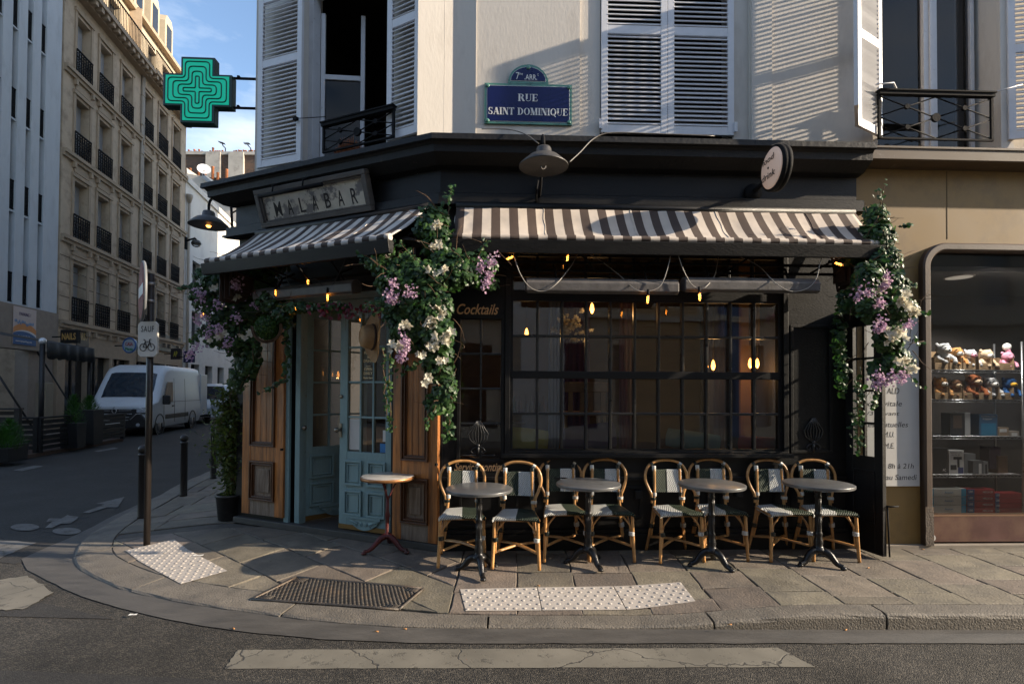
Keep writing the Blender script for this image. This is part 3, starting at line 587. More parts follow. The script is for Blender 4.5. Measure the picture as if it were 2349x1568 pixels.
# ---- long front, FR frame
xw0, xw1 = X(1172, 0, 860), X(1790, 0, 860); zs = WZ(FR, 1480, 1034, 0); zh = WZ(FR, 1480, 688, 0); ztr0 = WZ(FR, 1480, 672, 0); ztr1 = WZ(FR, 1480, 586, 0)
sx0, sx1 = X(1056, 0, 890), X(1149, 0, 890); sz0, sz1 = WZ(FR, 1100, 1052, 0), WZ(FR, 1100, 731, 0)
XE = X(1966, 0, 900)
m = MB(); walls(m, X(1016, 0, 900), XE, 0.0, zl-.02, 0, .09, [(xw0, xw1, zs, zh), (xw0, xw1, ztr0, ztr1), (sx0, sx1, sz0, sz1)])
m.build('front_panel', black, cafe, FR)
m = MB()
def rim(m, x0, x1, z0, z1, y0, y1, t):
    m.box(x0, x1, y0, y1, z0, z0+t); m.box(x0, x1, y0, y1, z1-t, z1); m.box(x0, x0+t, y0, y1, z0+t, z1-t); m.box(x1-t, x1, y0, y1, z0+t, z1-t)
rim(m, sx0-.035, sx1+.035, sz0-.035, sz1+.035, -.016, -.001, .035)
rim(m, xw0-.06, xw1+.07, zs-.05, ztr1+.05, -.03, -.001, .05)
pw = (xw1-xw0)/4
for k in range(4): rim(m, xw0+k*pw+.05, xw0+(k+1)*pw-.05, .30, .62, -.014, -.001, .03)
rim(m, sx0-.01, sx1+.01, .22, .56, -.014, -.001, .03); rim(m, X(1812, 0), X(1908, 0), .3, .62, -.014, -.001, .03); rim(m, X(1812, 0), X(1908, 0), .95, 2.25, -.014, -.001, .03)
m.box(X(1016, 0), XE, -.05, -.001, 0, .16); m.box(X(1016, 0), XE, -.032, -.001, .16, .2)
m.box(xw0-.09, xw1+.1, -.075, -.031, zs-.06, zs-.022); m.box(X(1016, 0), XE, -.028, -.001, .68, .715)
m.build('moulding', black, cafe, FR, bevel=.004)
for px, h in ((1218, .02), (1462, .0), (1690, .02)): bx('socket_box', black, cafe, X(px, 0)-.035, X(px, 0)+.035, -.06, -.015, .50+h, .585+h, fr=FR, bevel=.005)
def glazed(name, fr, x0, x1, zrows, ncol, y, parent, mt, gl, bar=.02, dep=.035, lead=True):
    m = MB(); z0, z1 = zrows[0], zrows[-1]; cw = (x1-x0)/ncol
    for i in range(1, ncol): m.box(x0+i*cw-bar/2, x0+i*cw+bar/2, y, y+dep, z0, z1)
    for z in zrows[1:-1]:
        for i in range(ncol): m.box(x0+i*cw+bar/2 if i else x0, x0+(i+1)*cw-bar/2 if i < ncol-1 else x1, y+.003, y+dep-.003, z-bar/2, z+bar/2)
    o = m.build(name, mt, parent, fr, bevel=.004)
    for i in range(ncol):
        for a, b in zip(zrows[:-1], zrows[1:]):
            yy = y+dep*.6; t = RND.uniform(-.0012, .0012); t2 = RND.uniform(-.0012, .0012)
            MB().quad((x0+i*cw, yy+t, a), (x0+(i+1)*cw, yy-t+t2, a), (x0+(i+1)*cw, yy-t, b), (x0+i*cw, yy+t-t2, b)).build('pane', gl, o)
    return o
zm1, zm0 = WZ(FR, 1480, 852, 0), WZ(FR, 1480, 869, 0)
bx('window_rail', black, cafe, xw0, xw1, -.006, .06, zm0, zm1, fr=FR, bevel=.005)
glazed('window', FR, xw0+.02, xw1-.02, [zs+.02, (zs+.02+zm0)/2, zm0], 11, .0, cafe, glossb, pane_g, bar=.026, dep=.05)
glazed('window', FR, xw0+.02, xw1-.02, [zm1, (zm1+zh-.02)/2, zh-.02], 11, .0, cafe, glossb, pane_g, bar=.026, dep=.05)
glazed('transom_window', FR, xw0+.02, xw1-.02, [ztr0+.02, (ztr0+ztr1)/2-.02, ztr1-.02], 11, .03, cafe, black, pane_g, bar=.028)
m = MB(); 
for a, b in ((zs, zs+.02), (zh-.02, zh), (ztr0, ztr0+.02), (ztr1-.02, ztr1)): m.box(xw0, xw1, .005, .06, a, b)
for q in (xw0, xw1-.02): m.box(q, q+.02, .004, .061, zs+.02, zm0); m.box(q, q+.02, .004, .061, zm1, zh-.02); m.box(q, q+.02, .004, .061, ztr0+.02, ztr1-.02)
m.build('window_frame', black, cafe, FR)
glazed('side_window', FR, sx0, sx1, [sz0+(sz1-sz0)*k/4 for k in range(5)], 2, .015, cafe, glossb, pane_g, bar=.022)
# gilded script
m_gold = mat('gilt_lettering', (.72, .42, .20), .5, var=.15, vs=30)
text('Cocktails', FR @ T(X(1096, -.003, 710), -.003, WZ(FR, 1096, 721, -.003)), m_gold, cafe, shear=.35, width=.415, height=.105, bold=.0012)
text('Service continu', FR @ T(X(1100, -.003, 1068), -.003, WZ(FR, 1100, 1080, -.003)), m_gold, cafe, shear=.35, width=.50, height=.085, bold=.0012)
# painted ornaments
m_orn = mat('ornament_iron', (.03, .031, .033), .35, metal=.4, var=.2)
def ornament(cx, z0, parent, s=1.):
    m = MB(); q = lambda pts, r: m.tube([(cx+a*s, -.008, z0+b*s) for a, b in pts], r*s, 6)
    for k in range(-3, 4): q([(k*.004, .1), (k*.028, .16), (k*.033, .22), (k*.018, .29), (k*.004+.002, .35)], .006)
    for sg in (-1, 1): q([(0, .09), (.05*sg, .075), (.075*sg, .045), (.055*sg, .02), (.03*sg, .03), (.035*sg, .045)], .007); q([(0, .005), (.15*sg, .0), (.17*sg, .006)], .006)
    q([(0, .0), (0, .1)], .014); m.ball((cx, -.008, z0+.1*s), .02*s, 8, 5)
    m.build('ornament', m_orn, parent, FR)
ornament(X(1097, 0, 1000), WZ(FR, 1097, 1044, 0), cafe, .98); ornament(X(1865, 0, 1000), WZ(FR, 1865, 1036, 0), cafe, .98)
# ---- black leaf standing open at the right end
ld = atan2(-.36, .075)
LFM = FR @ T(X(1934, 0, 1000)+.02, -.01, 0) @ RZ(ld); lw_ = .40
m = MB(); st = .085
m.box(0, st, 0, .045, .03, 2.42); m.box(lw_-st, lw_, 0, .045, .03, 2.42); m.box(st, lw_-st, .002, .043, .03, .95); m.box(st, lw_-st, .002, .043, 2.22, 2.42)
rim(m, st-.01, lw_-st+.01, .3, .82, -.012, -.001, .025); rim(m, st-.01, lw_-st+.01, .3, .82, .046, .058, .025)
leaf = m.build('open_leaf', black, cafe, LFM, bevel=.004)
glazed('glazing', I4, st, lw_-st, [.95, 1.27, 1.585, 1.90, 2.22], 2, .005, leaf, black, pane_g, bar=.022)
m = MB(); m.tube([(lw_-.02, .05, .5), (lw_+.03, .06, .5), (lw_+.03, .15, .50)], .008, 6); m.tube([(lw_+.0, .055, .5), (lw_+.015, .06, .03)], .008, 6); m.build('door_stay', iron, leaf)

# ---- canted door front, FC frame
xo0, xo1 = XC(668, 0, 1000), XC(897, 0, 1000); zd = 2.62
m = MB(); walls(m, 0, LC+.0, 0, zl-.02, 0.0, .09, [(xo0, xo1, 0, zd)]); m.build('front_panel', black, cafe, FC)
m = MB(); m.box(.05, LC+.03, -.08, .0, 0, .07); m.box(xo0, xo1, 0, .5, 0, .055); m.build('threshold', mat('stone_step', (.05, .048, .045), .6, var=.3, vs=9, bump=.3), cafe, FC, bevel=.006)
# corner post between the two fronts
vs = [FC @ Vector((LC-.06, -.02, 0)), A+MIT*.02, FR @ Vector((X(1016, 0), -.02, 0)), FR @ Vector((X(1016, 0), .1, 0)), FC @ Vector((LC-.06, .1, 0))]
MB().add([(v.x, v.y, 0) for v in vs]+[(v.x, v.y, zl-.025) for v in vs], [(0, 1, 6, 5), (1, 2, 7, 6), (2, 3, 8, 7), (3, 4, 9, 8), (4, 0, 5, 9), (5, 6, 7, 8, 9)]).build('corner_post', black, cafe)
m_wood = mat('oak_shutter', (.37, .135, .030), .42, var=.55, vs=7, bump=.35, bs=45, stretch=(5, 5, .35), coat=.12, dirt=(.085, .032, .012), ds=4, dlo=.42, dhi=.72, rnd=.12)
m_woodd = mat('oak_moulding', (.085, .032, .011), .42, var=.45, vs=9, bump=.3, bs=45, stretch=(4, 4, .5), coat=.15)
m_woodg = mat('weathered_oak', (.23, .175, .13), .8, var=.4, vs=8, bump=.6, bs=40, stretch=(4, 4, .4), dirt=(.10, .06, .035), ds=3.5, dlo=.48, dhi=.66, rnd=.12)
def woodpanel(M, wd, z0, z1, label):
    t = .045; st = wd*.2; r0 = z0+.17; r1 = z0+.62; r2 = r1+.17
    o = MB().box(0, st, 0, t, z0, z1).box(wd-st, wd, 0, t, z0, z1).build('wood_panel', m_wood, cafe, M, bevel=.005, label=label)
    MB().box(st, wd-st, .003, t-.003, z0, r0).build('bottom_rail', m_woodg, o, bevel=.004)
    MB().box(st, wd-st, .003, t-.003, r1, r2).build('lock_rail', m_wood, o, bevel=.004); MB().box(st, wd-st, .003, t-.003, z1-.1, z1).build('top_rail', m_wood, o)
    for a, b, mt in ((r0, r1, m_woodg), (r2, z1-.1, m_wood)):
        m = MB(); rim(m, st, wd-st, a, b, -.022, .02, .018); rim(m, st+.018, wd-st-.018, a+.018, b-.018, -.004, .02, .014); rim(m, st+.032, wd-st-.032, a+.032, b-.032, -.014, .02, .012); rim(m, st+.044, wd-st-.044, a+.044, b-.044, .006, .025, .012)
        m.build('panel_moulding', m_woodd, o, bevel=.004)
        ix0, ix1 = st+.056, wd-st-.056; k = 3 if mt is m_wood else 1; pw_ = (ix1-ix0)/k
        if mt is m_woodg:
            MB().box(ix0, ix1, .018, .03, a+.056, b-.056).build('plank', m_woodg, o); MB().box(ix0+.035, ix1-.035, .004, .018, a+.09, b-.09).build('plank', m_woodg, o, bevel=.006)
        else:
            for i in range(k): MB().box(ix0+i*pw_+.0015, ix0+(i+1)*pw_-.0015, .012, .03, a+.056, b-.056).build('plank', m_wood, o, bevel=.003)
    m = MB(); m.box(wd-.014, wd+.004, -.03, -.001, r2-.03, r2-.005); m.build('catch', iron, o)
    return o
x0, x1 = XC(556, -.06, 1000), XC(650, -.06, 1000); woodpanel(FC @ T(x0, -.06, 0), x1-x0, .12, 2.55, 'orange brown oak shutter panel beside the potted bamboo')
x0, x1 = XC(899, -.09, 1000), XC(1006, -.06, 1000); woodpanel(FC @ T(x0, -.075, 0), x1-x0, .075, 2.55, 'oak shutter panel with greyed foot between teal door and side window')
# teal door frame
m = MB(); m.box(XC(655, -.02), XC(666, -.02), -.03, .06, .03, zd-.02); m.box(XC(681, .02), XC(692, .02), .0, .1, .055, zd-.02); m.box(xo0, xo1, .02, .09, zd-.07, zd); m.box(XC(890, .0), xo1, .02, .1, .055, zd-.07)
m.build('door_frame', teal, cafe, FC, bevel=.005)
def teal_door(M, x1, label, lettering):
    z0 = .075; r = [z0+.83, z0+1.2, z0+1.575, z0+1.95, z0+2.32]; zt_ = z0+2.47; st = x1*.155
    m = MB(); m.box(0, st, 0, .05, z0, zt_); m.box(x1-st*.6, x1, 0, .05, z0, zt_); m.box(st, x1-st*.6, .001, .049, z0, r[0]); m.box(st, x1-st*.6, .001, .049, r[-1], zt_)
    o = m.build('door', teal, cafe, M, bevel=.004, label=label)
    glazed('glazing', I4, st, x1-st*.6, r, 3, .008, o, teal, pane_g, bar=.022)
    pw_ = (x1*.86)/2
    for i in (0, 1):
        for a, b in ((z0+.47, z0+.74), (z0+.15, z0+.42)):
            xa = x1*.11+i*(pw_+.02); xb = xa+pw_-.05; m = MB(); rim(m, xa, xb, a, b, -.02, -.0005, .024); rim(m, xa+.038, xb-.038, a+.038, b-.038, -.012, -.0005, .012); m.build('door_panel', teal, o, bevel=.004)
    m = MB(); xc = x1*.52; m.box(xc-.22, xc+.22, -.03, -.0005, z0+.125, z0+.15)
    m.prism([(xc-.2, z0+.12)]+[(xc-.2+.4*k/10, z0+.12-.11*sin(pi*k/10)**.7) for k in range(1, 10)]+[(xc+.2, z0+.12)], -.02, -.0005)
    for sg in (-1, 1):
        m.tube([(xc+sg*(.03+.022*cos(q)*(1-q/14)), -.022, z0+.07+.022*sin(q)*(1-q/14)) for q in [k*.6 for k in range(18)]], .006, 5)
        for k in range(5): m.tube([(xc+sg*.07, -.022, z0+.09), (xc+sg*(.09+.025*k), -.022, z0+.045+.016*k)], .005, 5)
    m.build('carved_ornament', teal, o)
    bx('kick_plate', mat('brass_strip', (.20, .12, .04), .5, metal=.6, var=.3), o, 0.002, x1-.002, -.006, -.001, z0, z0+.05)
    m = MB(); m.box(-.002, .035, -.012, -.001, z0+.98, z0+1.13); m.ball((.005, -.05, z0+1.06), .028, 12, 8); m.tube([(.01, -.001, z0+1.06), (.006, -.04, z0+1.06)], .01, 8); m.lathe([(.022, 0), (.022, .012), (.012, .016)], 10, T(.02, 0, z0+1.42) @ RX(pi/2))
    m.build('door_knob', mat('old_brass', (.22, .2, .17), .3, metal=.9, var=.3, vs=20), o)
    if lettering:
        mg = mat('gold_leaf', (.85, .70, .40), .5, var=.1); cx = st+(x1-st*1.6)/2
        for i, (s, h, wd_) in enumerate((('FOOD', .03, .11), ('&', .026, .03), ('DRINK', .03, .125), ('-', .006, .06), ('OPEN', .03, .105), ('DAILY', .03, .115), ('8am-2am', .022, .125))):
            text(s, T(cx, .026, r[3]-.075-.044*i), mg, o, width=wd_, height=h, bold=.002, ext=.0005)
        bx('notice_sheet', m_pap, o, st+.012, st+(x1-st*1.6)/3-.012, .022, .024, r[0]+.02, r[1]-.02)
        bx('payment_sticker', mat('blue_sticker', (.02, .16, .42), .5), o, x1-st*.6-.085, x1-st*.6-.012, .024, .026, r[0]+.008, r[0]+.10)
        bx('payment_sticker', m_pap, o, x1-st*.6-.05, x1-st*.6-.012, .024, .026, r[0]+.12, r[0]+.24)
    return o
dx0, dx1 = XC(779, .02, 1000), XC(896, .02, 1000)
teal_door(FC @ T(dx0, .02, 0), dx1-dx0-.004, 'closed teal door leaf with gold lettering and a straw hat', True)
teal_door(FC @ T(XC(693, .06, 1000), .06, 0) @ RZ(radians(66)), .80, 'teal door leaf swung open into the dark room', False)
# glass over the door
glazed('transom_window', FC, xo0+.02, xo1-.02, [zd+.03, zd+.42], 6, .03, cafe, black, pane_g) if False else None

# ---- room behind the glass
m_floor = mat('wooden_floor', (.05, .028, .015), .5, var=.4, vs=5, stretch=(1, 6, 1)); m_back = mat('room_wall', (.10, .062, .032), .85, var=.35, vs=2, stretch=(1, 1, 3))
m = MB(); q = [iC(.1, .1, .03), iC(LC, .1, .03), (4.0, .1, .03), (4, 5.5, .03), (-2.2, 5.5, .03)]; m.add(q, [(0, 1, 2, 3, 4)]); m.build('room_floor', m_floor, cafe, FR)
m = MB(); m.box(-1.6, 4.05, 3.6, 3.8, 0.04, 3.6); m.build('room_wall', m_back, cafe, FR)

# ================================================================== AWNINGS, SIGNS, LAMPS
def SO(fr, lx, dx, dy):                                    # distance out of a wall at which the ray dx,dy meets local x = lx
    inv = fr.inverted(); o = inv @ Vector((0, 0, CAM_H)); d = inv.to_3x3() @ ray(dx, dy); t = (lx-o.x)/d.x; return o.y+d.y*t, o.z+d.z*t
m_aw = stripes('awning_canvas', (.062, .041, .032), (.54, .47, .40), .172)
m_aw2 = stripes('awning_canvas_small', (.058, .041, .035), (.52, .48, .44), .157)
def awning(label, fr, x0, x1, ytop, ztop, yf, zf, mt, nx=70):
    r = thing('awning', label, 'awning', fr @ T(x0, 0, 0)); wd = x1-x0; m = MB(); ny = 10; vs = []
    for j in range(ny+1):
        t = j/ny
        for i in range(nx+1):
            s = i/nx; sag = .05*sin(pi*t)*(1+.45*sin(s*wd*7.3+1)+.2*sin(s*wd*17))+.006*sin(s*90+j)*t
            vs.append((s*wd+.006*sin(j*1.3+i*.9), ytop+(yf-ytop)*t, ztop+(zf-ztop)*t-sag*.6+.003*sin(i*2.1)))
    m.add(vs, [(j*(nx+1)+i, (j+1)*(nx+1)+i, (j+1)*(nx+1)+i+1, j*(nx+1)+i+1) for j in range(ny) for i in range(nx)], None, True)
    o = m.build('canvas', mt, r); so_ = o.modifiers.new('s', 'SOLIDIFY'); so_.thickness = .003
    m = MB(); m.tube([(wd*i/nx, yf+.004, zf-.008+.003*sin(i*1.7)) for i in range(nx+1)], [.032+.0025*sin(i*2.9) for i in range(nx+1)], 12); m.build('front_roll', mt, r)
    m = MB(); m.prism([(yf-.055, zf-.04), (yf+.05, zf-.035), (yf+.02, zf-.15), (yf-.03, zf-.155)], 0, 1, Matrix(((0, wd+.03, 0, -.015), (1, 0, 0, 0), (0, 0, 1, 0), (0, 0, 0, 1))))
    m.build('front_board', black, r, bevel=.004)
    m = MB(); m.tube([(0, ytop+.02, ztop+.0), (wd, ytop+.02, ztop)], .045, 12); m.build('roller', black, r)
    for k in range(1, int(wd/.86)+1):
        i = min(nx-1, round(k*.86/wd*nx)); MB().tube([(vs[j*(nx+1)+i][0], vs[j*(nx+1)+i][1], vs[j*(nx+1)+i][2]+.002) for j in range(ny+1)], .0035, 5).build('seam', mt, r)
    for zz, yy in ((zf-.17, ytop-.1), (zf-.24, ytop-.05)): MB().box(.15, wd-.15, yy-.012, yy+.012, zz-.012, zz+.012).build('cross_bar', iron, r)
    for k in range(5): q = .3+(wd-.6)*k/4; MB().tube([(q, yf+.05, zf-.1), (q+.22*(1 if k < 2 else -1), ytop-.06, zf-.25)], .01, 6).build('strut', iron, r)
    for q in (.12, wd-.12):
        m = MB(); s = 1 if q < 1 else -1
        for k in range(4): m.box(q+s*k*.035, q+s*(k*.035+.012), yf+.06+.03*k, ytop-.02, zf-.42+.03*k, zf-.1)
        m.tube([(q, yf+.03, zf-.1), (q+s*.05, ytop, zf-.4)], .014, 8); m.tube([(q+s*.05, ytop, zf-.4), (q+s*.1, -.02, ztop-.1)], .014, 8)
        m.build('folding_arm', mat('arm_brown', (.035, .02, .014), .6, var=.3, vs=20), r)
    return r
lx0, lx1 = X(1046, -.12, 470), X(1960, -.12, 482); of, zfr = SO(FR, lx1, 2018, 556)
aw_off = of; print('awning R', of, zfr)
awning('long brown and cream striped awning over the paned window', FR, lx0, lx1, -.12, zl-.035, of, zfr, m_aw)
l2 = XC(986, -.1, 470); of2, zf2 = SO(FC, l2, 895, 541); l1 = WX(FC, 470, of2, 602); print('awning C', of2, zf2, l1, l2)
awning('short brown and grey striped awning over the teal door', FC, l1+.02, l2, -.12, zl-.035, of2, zf2, m_aw2, 50)

# MALABAR board, leaning out at the top
m_sign = mat('peeling_sign', (.50, .465, .39), .8, var=.15, vs=6, bump=.3, bs=30, dirt=(.17, .16, .155), ds=4.5, dlo=.5, dhi=.56)
m_swood = mat('grey_sign_wood', (.075, .066, .06), .7, var=.35, vs=8, bump=.5, bs=40, stretch=(.6, 3, 3))
bl_, br_, tl_, tr_ = [W(FC, *p) for p in ((606, 521, -.11), (857, 485, -.11), (587, 437, -.24), (836, 388, -.24))]
swd = br_[0]-bl_[0]; sz = (bl_[1]+br_[1])/2; sh = (tl_[1]+tr_[1])/2-sz; lean = atan2(.13, sh)
SM = FC @ T(bl_[0], -.11, sz) @ RX(lean); hh = sqrt(sh*sh+.13**2)
sg = thing('name_board', 'weathered grey MALABAR board leaning out above the small awning', 'sign', SM)
m = MB(); rim(m, 0, swd, 0, hh, -.035, .05, .05); rim(m, .05, swd-.05, .05, hh-.05, -.018, .03, .022); m.build('frame', m_swood, sg, bevel=.006)
bx('panel', m_sign, sg, .05, swd-.05, .012, .03, .05, hh-.05)
m_ink = mat('sign_ink', (.025, .023, .022), .8, var=.3)
for i, ch in enumerate('MALABAR'): text(ch, T(swd*(.17+.115*i), .0105, hh*.24), m_ink, sg, height=hh*.38, width=.075 if ch != 'M' else .10, bold=.0008, ext=.001)
m = MB(); m.tube([(swd*.1, -.11, hh*.80), (swd*.68, -.11, hh*.80)], .022, 10)
for q in (.22, .5): m.tube([(swd*q, -.1, hh*.82), (swd*q, -.06, hh*1.02), (swd*q, .03, hh*1.08)], .009, 6); m.tube([(swd*q, .03, hh*1.08), (swd*(q+.14), .03, hh*1.08)], .009, 6); m.ball((swd*q, -.06, hh*1.02), .014, 8, 5); m.ball((swd*(q+.14), .03, hh*1.08), .014, 8, 5)
m.build('picture_light', iron, sg)

# round two-faced sign standing out from the fascia
dlx = X(1722, -.05, 405); do, dz = SO(FR, dlx+.02, 1781, 386)
ds_ = thing('round_sign', 'round peach faced food and drink sign standing out from the black fascia', 'sign', FR @ T(dlx+.02, do, dz)); R90 = RY(-pi/2)
m = MB(); m.lathe([(.19, -.045), (.205, -.04), (.207, -.008), (.2, 0), (.207, .008), (.205, .04), (.19, .045)], 40, R90); m.tube([(0, .2, -.04), (0, -do-.06, -.06)], .022, 10); m.lathe([(.09, 0), (.085, .03), (.03, .06)], 24, T(0, -do-.045, -.06) @ RX(pi/2)); m.build('housing', iron, ds_)
m_face = mat('sign_face', (.62, .45, .36), .5, var=.03, em=(1, .72, .58), ems=.07)  # weak emission stands in for sunlight coming through the translucent face
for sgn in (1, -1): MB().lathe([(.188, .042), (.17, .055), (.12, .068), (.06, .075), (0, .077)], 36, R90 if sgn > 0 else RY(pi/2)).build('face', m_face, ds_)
LT = RZ(-pi/2)
text('food', LT @ T(.0, -.078, .05), m_ink, ds_, shear=.1, width=.20, height=.055, bold=.0008, ext=.0008); text('drink', LT @ T(.0, -.078, -.10), m_ink, ds_, shear=.1, width=.23, height=.06, bold=.0008, ext=.0008)
MB().ball((-.078, 0, 0), (.006, .012, .012), 8, 6).build('lettering', m_ink, ds_)

# street name plate
m_blue = mat('enamel_blue', (.004, .008, .07), .3, var=.15, vs=8, spec=.3); m_green = mat('enamel_green', (.06, .19, .14), .3, var=.2, vs=14, coat=.4, dirt=(.04, .08, .06), ds=12); m_enw = mat('enamel_white', (.66, .65, .62), .35, var=.08, vs=20)
x0, z0 = W(FR, 1111, 283, UP-.02); x1, z1 = W(FR, 1312, 195, UP-.02); pw, ph = x1-x0, z1-z0
sp = thing('street_plate', 'blue enamel street name plate with green border on the cream wall', 'sign', FR @ T(x0, UP-.02, z0))
ax, az = W(FR, 1212, 148, UP-.02); ar = az-z1; ac = ax-x0
def plate(i, j, y0, y1, mt, nm):
    rr = .024-i; poly = [(i, i), (pw-i, i), (pw-i, ph-i)]
    MB().prism([(i, i), (pw-i, i), (pw-i, ph-i), (i, ph-i)], y0, y1).build(nm, mt, sp, bevel=.002)
plate(0, 0, 0, .018, m_green, 'border'); plate(.024, 0, -.002, .001, m_enw, 'inner_line'); plate(.028, 0, -.004, -.0021, m_blue, 'field')
hw = ar*1.02
def arch(s, b, y0, y1, mt, nm): MB().prism([(ac+(hw-s)*cos(pi*k/20)*1.02, ph+b+(ar-s-b)*sin(pi*k/20)) for k in range(21)], y0, y1).build(nm, mt, sp)
arch(0, .002, 0, .018, m_green, 'border'); arch(.026, .026, -.002, .001, m_enw, 'inner_line'); arch(.03, .03, -.004, -.0021, m_blue, 'field')
for qx, qz in ((.03, .03), (pw-.03, .03), (.03, ph-.03), (pw-.03, ph-.03), (ac, ph+ar-.035)): MB().lathe([(.022, 0), (.02, .006), (.008, .009)], 12, T(qx, -.004, qz) @ RX(pi/2)).build('rivet', m_green, sp)
def EL(cx, cy, rx, ry, ix, iy, a0=0, a1=360, n=18):
    A_ = [radians(a0+(a1-a0)*k/n) for k in range(n+1)]
    return [[(cx+rx*cos(a), cy+ry*sin(a)), (cx+rx*cos(b), cy+ry*sin(b)), (cx+ix*cos(b), cy+iy*sin(b)), (cx+ix*cos(a), cy+iy*sin(a))] for a, b in zip(A_[:-1], A_[1:])]
def RC(x0, y0, x1, y1): return [[(x0, y0), (x1, y0), (x1, y1), (x0, y1)]]
def LN(x0, y0, x1, y1, w): return [[(x0-w/2, y0), (x0+w/2, y0), (x1+w/2, y1), (x1-w/2, y1)]]
TK, TH = .21, .065
def stem(x, y0=0, y1=1, sf=3): return RC(x, y0, x+TK, y1)+(RC(x-.08, 0, x+TK+.08, TH) if sf & 1 else [])+(RC(x-.08, 1-TH, x+TK+.08, 1) if sf & 2 else [])
GL = {'I': (.42, stem(.1)), 'T': (.8, stem(.3, sf=1)+RC(.03, 1-TH, .78, 1)+[[(.03, 1), (.03, .72), (.07, .72), (.14, 1)], [(.78, 1), (.78, .72), (.74, .72), (.67, 1)]]),
 'E': (.76, stem(.1)+RC(.1, 0, .68, TH)+RC(.1, 1-TH, .68, 1)+RC(.3, .48, .54, .54)+RC(.52, .4, .56, .62)+[[(.68, 0), (.72, .28), (.68, .28), (.58, 0)], [(.68, 1), (.70, .74), (.66, .74), (.58, 1)]]),
 'U': (.86, RC(.1, .3, .31, 1)+RC(.02, 1-TH, .39, 1)+RC(.66, .3, .72, 1)+RC(.58, 1-TH, .82, 1)+EL(.41, .3, .31, .3, .1+.15, .24, 180, 360)),
 'N': (.92, RC(.12, 0, .18, 1)+RC(.02, 0, .28, TH)+RC(.02, 1-TH, .2, 1)+LN(.26, 1, .72, 0, .26)+RC(.72, 0, .78, 1)+RC(.62, 1-TH, .88, 1)),
 'M': (1.1, RC(.12, 0, .18, 1)+RC(.02, 0, .28, TH)+RC(.02, 1-TH, .3, 1)+LN(.24, 1, .52, 0, .24)+LN(.82, 1, .52, 0, .07)+stem(.78)),
 'A': (.9, LN(.43, 1, .14, 0, .07)+LN(.47, 1, .72, 0, .25)+RC(.02, 0, .28, TH)+RC(.52, 0, .9, TH)+RC(.22, .3, .62, .36)),
 'D': (.9, stem(.1)+EL(.3, .5, .54, .5, .32, .44, -90, 90)+RC(.2, 0, .32, TH)+RC(.2, 1-TH, .32, 1)), 'O': (.94, EL(.46, .5, .43, .5, .22, .45, 0, 360, 28)), 'Q': (.94, EL(.46, .5, .43, .5, .22, .45, 0, 360, 28)+[[(.42, .2), (.56, .2), (.86, -.2), (.68, -.2)]]),
 'R': (.92, stem(.1)+EL(.38, .75, .36, .25, .16, .19, -90, 90)+RC(.2, .5, .4, .56)+RC(.2, 1-TH, .4, 1)+LN(.52, .5, .74, 0, .24)+RC(.62, 0, .9, TH)),
 'S': (.7, EL(.34, .74, .29, .26, .1, .2, 40, 270)+EL(.36, .26, .29, .26, .1, .2, -140, 90)+[[(.22, .6), (.34, .48), (.48, .40), (.36, .54)]]+RC(.54, .7, .6, .98)+RC(.06, .02, .12, .32)), ' ': (.45, [])}
def serif(s, cx, z, h, wd, mt, parent, y):
    tot = sum(GL[c][0] for c in s); k = wd/tot; x = cx-wd/2; m = MB(); e = 0
    for c in s:
        for p in GL[c][1]:
            e += 1; a = sum(p[i][0]*p[(i+1) % 4][1]-p[(i+1) % 4][0]*p[i][1] for i in range(4)); p = p if a > 0 else p[::-1]
            m.add([(x+q[0]*k, y-.00002*e, z+q[1]*h) for q in p], [(0, 1, 2, 3)])
        x += GL[c][0]*k
    return m.build('lettering', mt, parent)
serif('RUE', pw/2-.005, ph*.56, ph*.18, pw*.23, m_enw, sp, -.006); serif('SAINT DOMINIQUE', pw/2-.002, ph*.22, ph*.175, pw*.91, m_enw, sp, -.006)
text('7', T(ac-.11, -.006, ph+.038), m_enw, sp, height=.075, width=.035, ext=.0005); text('me', T(ac-.075, -.006, ph+.085), m_enw, sp, height=.02, width=.035, ext=.0005); text('.ARR.', T(ac+.025, -.006, ph+.038), m_enw, sp, height=.055, width=.13, bold=.001, ext=.0005); text('t', T(ac+.1, -.006, ph+.08), m_enw, sp, height=.028, width=.01, ext=.0005)

# gooseneck lamps
m_lampb = mat('lamp_enamel', (.045, .043, .042), .45, var=.35, vs=8, bump=.2, dirt=(.10, .085, .07), ds=7, dlo=.55, dhi=.75)
m_bulb = mat('warm_bulb', (.9, .5, .2), .3, var=0, em=(1, .36, .06), ems=5); m_fil = mat('filament', (.9, .5, .2), .4, var=0, em=(1, .40, .07), ems=9)
g_amber = glass('amber_bulb_glass', (1.0, .82, .55), .02); m_clear = glass('clear_bulb_glass')
def lampshade(m, r, M=I4): m.lathe([(r, 0), (r*1.0, .012), (r*.62, .40*r), (r*.36, .50*r), (r*.33, .53*r), (r*.31, .72*r), (r*.27, .80*r), (.0, .82*r), (.0, .78*r), (r*.25, .74*r), (r*.28, .5*r), (r*.58, .37*r), (r*.97, .012)], 36, M)
def gooseneck(label, M, r, arm, lit, ext=None):
    o = thing('gooseneck_lamp', label, 'lamp', M); m = MB(); lampshade(m, r); m.build('lamp_shade', m_lampb, o)
    m = MB(); m.tube(arm, .016, 8); m.build('arm', iron, o)
    m = MB(); m.tube([(0, 0, .45*r), (0, 0, .25*r)], .018, 10); m.build('socket', iron, o)
    b = MB().lathe([(.012, .22*r), (.03, .1*r), (.032, .02*r), (.02, -.07*r), (0, -.1*r)], 14).build('bulb', m_bulb if lit else m_clear, o)
    return o
lo_ = -.52; lx, lz = W(FR, 1247, 383, lo_)
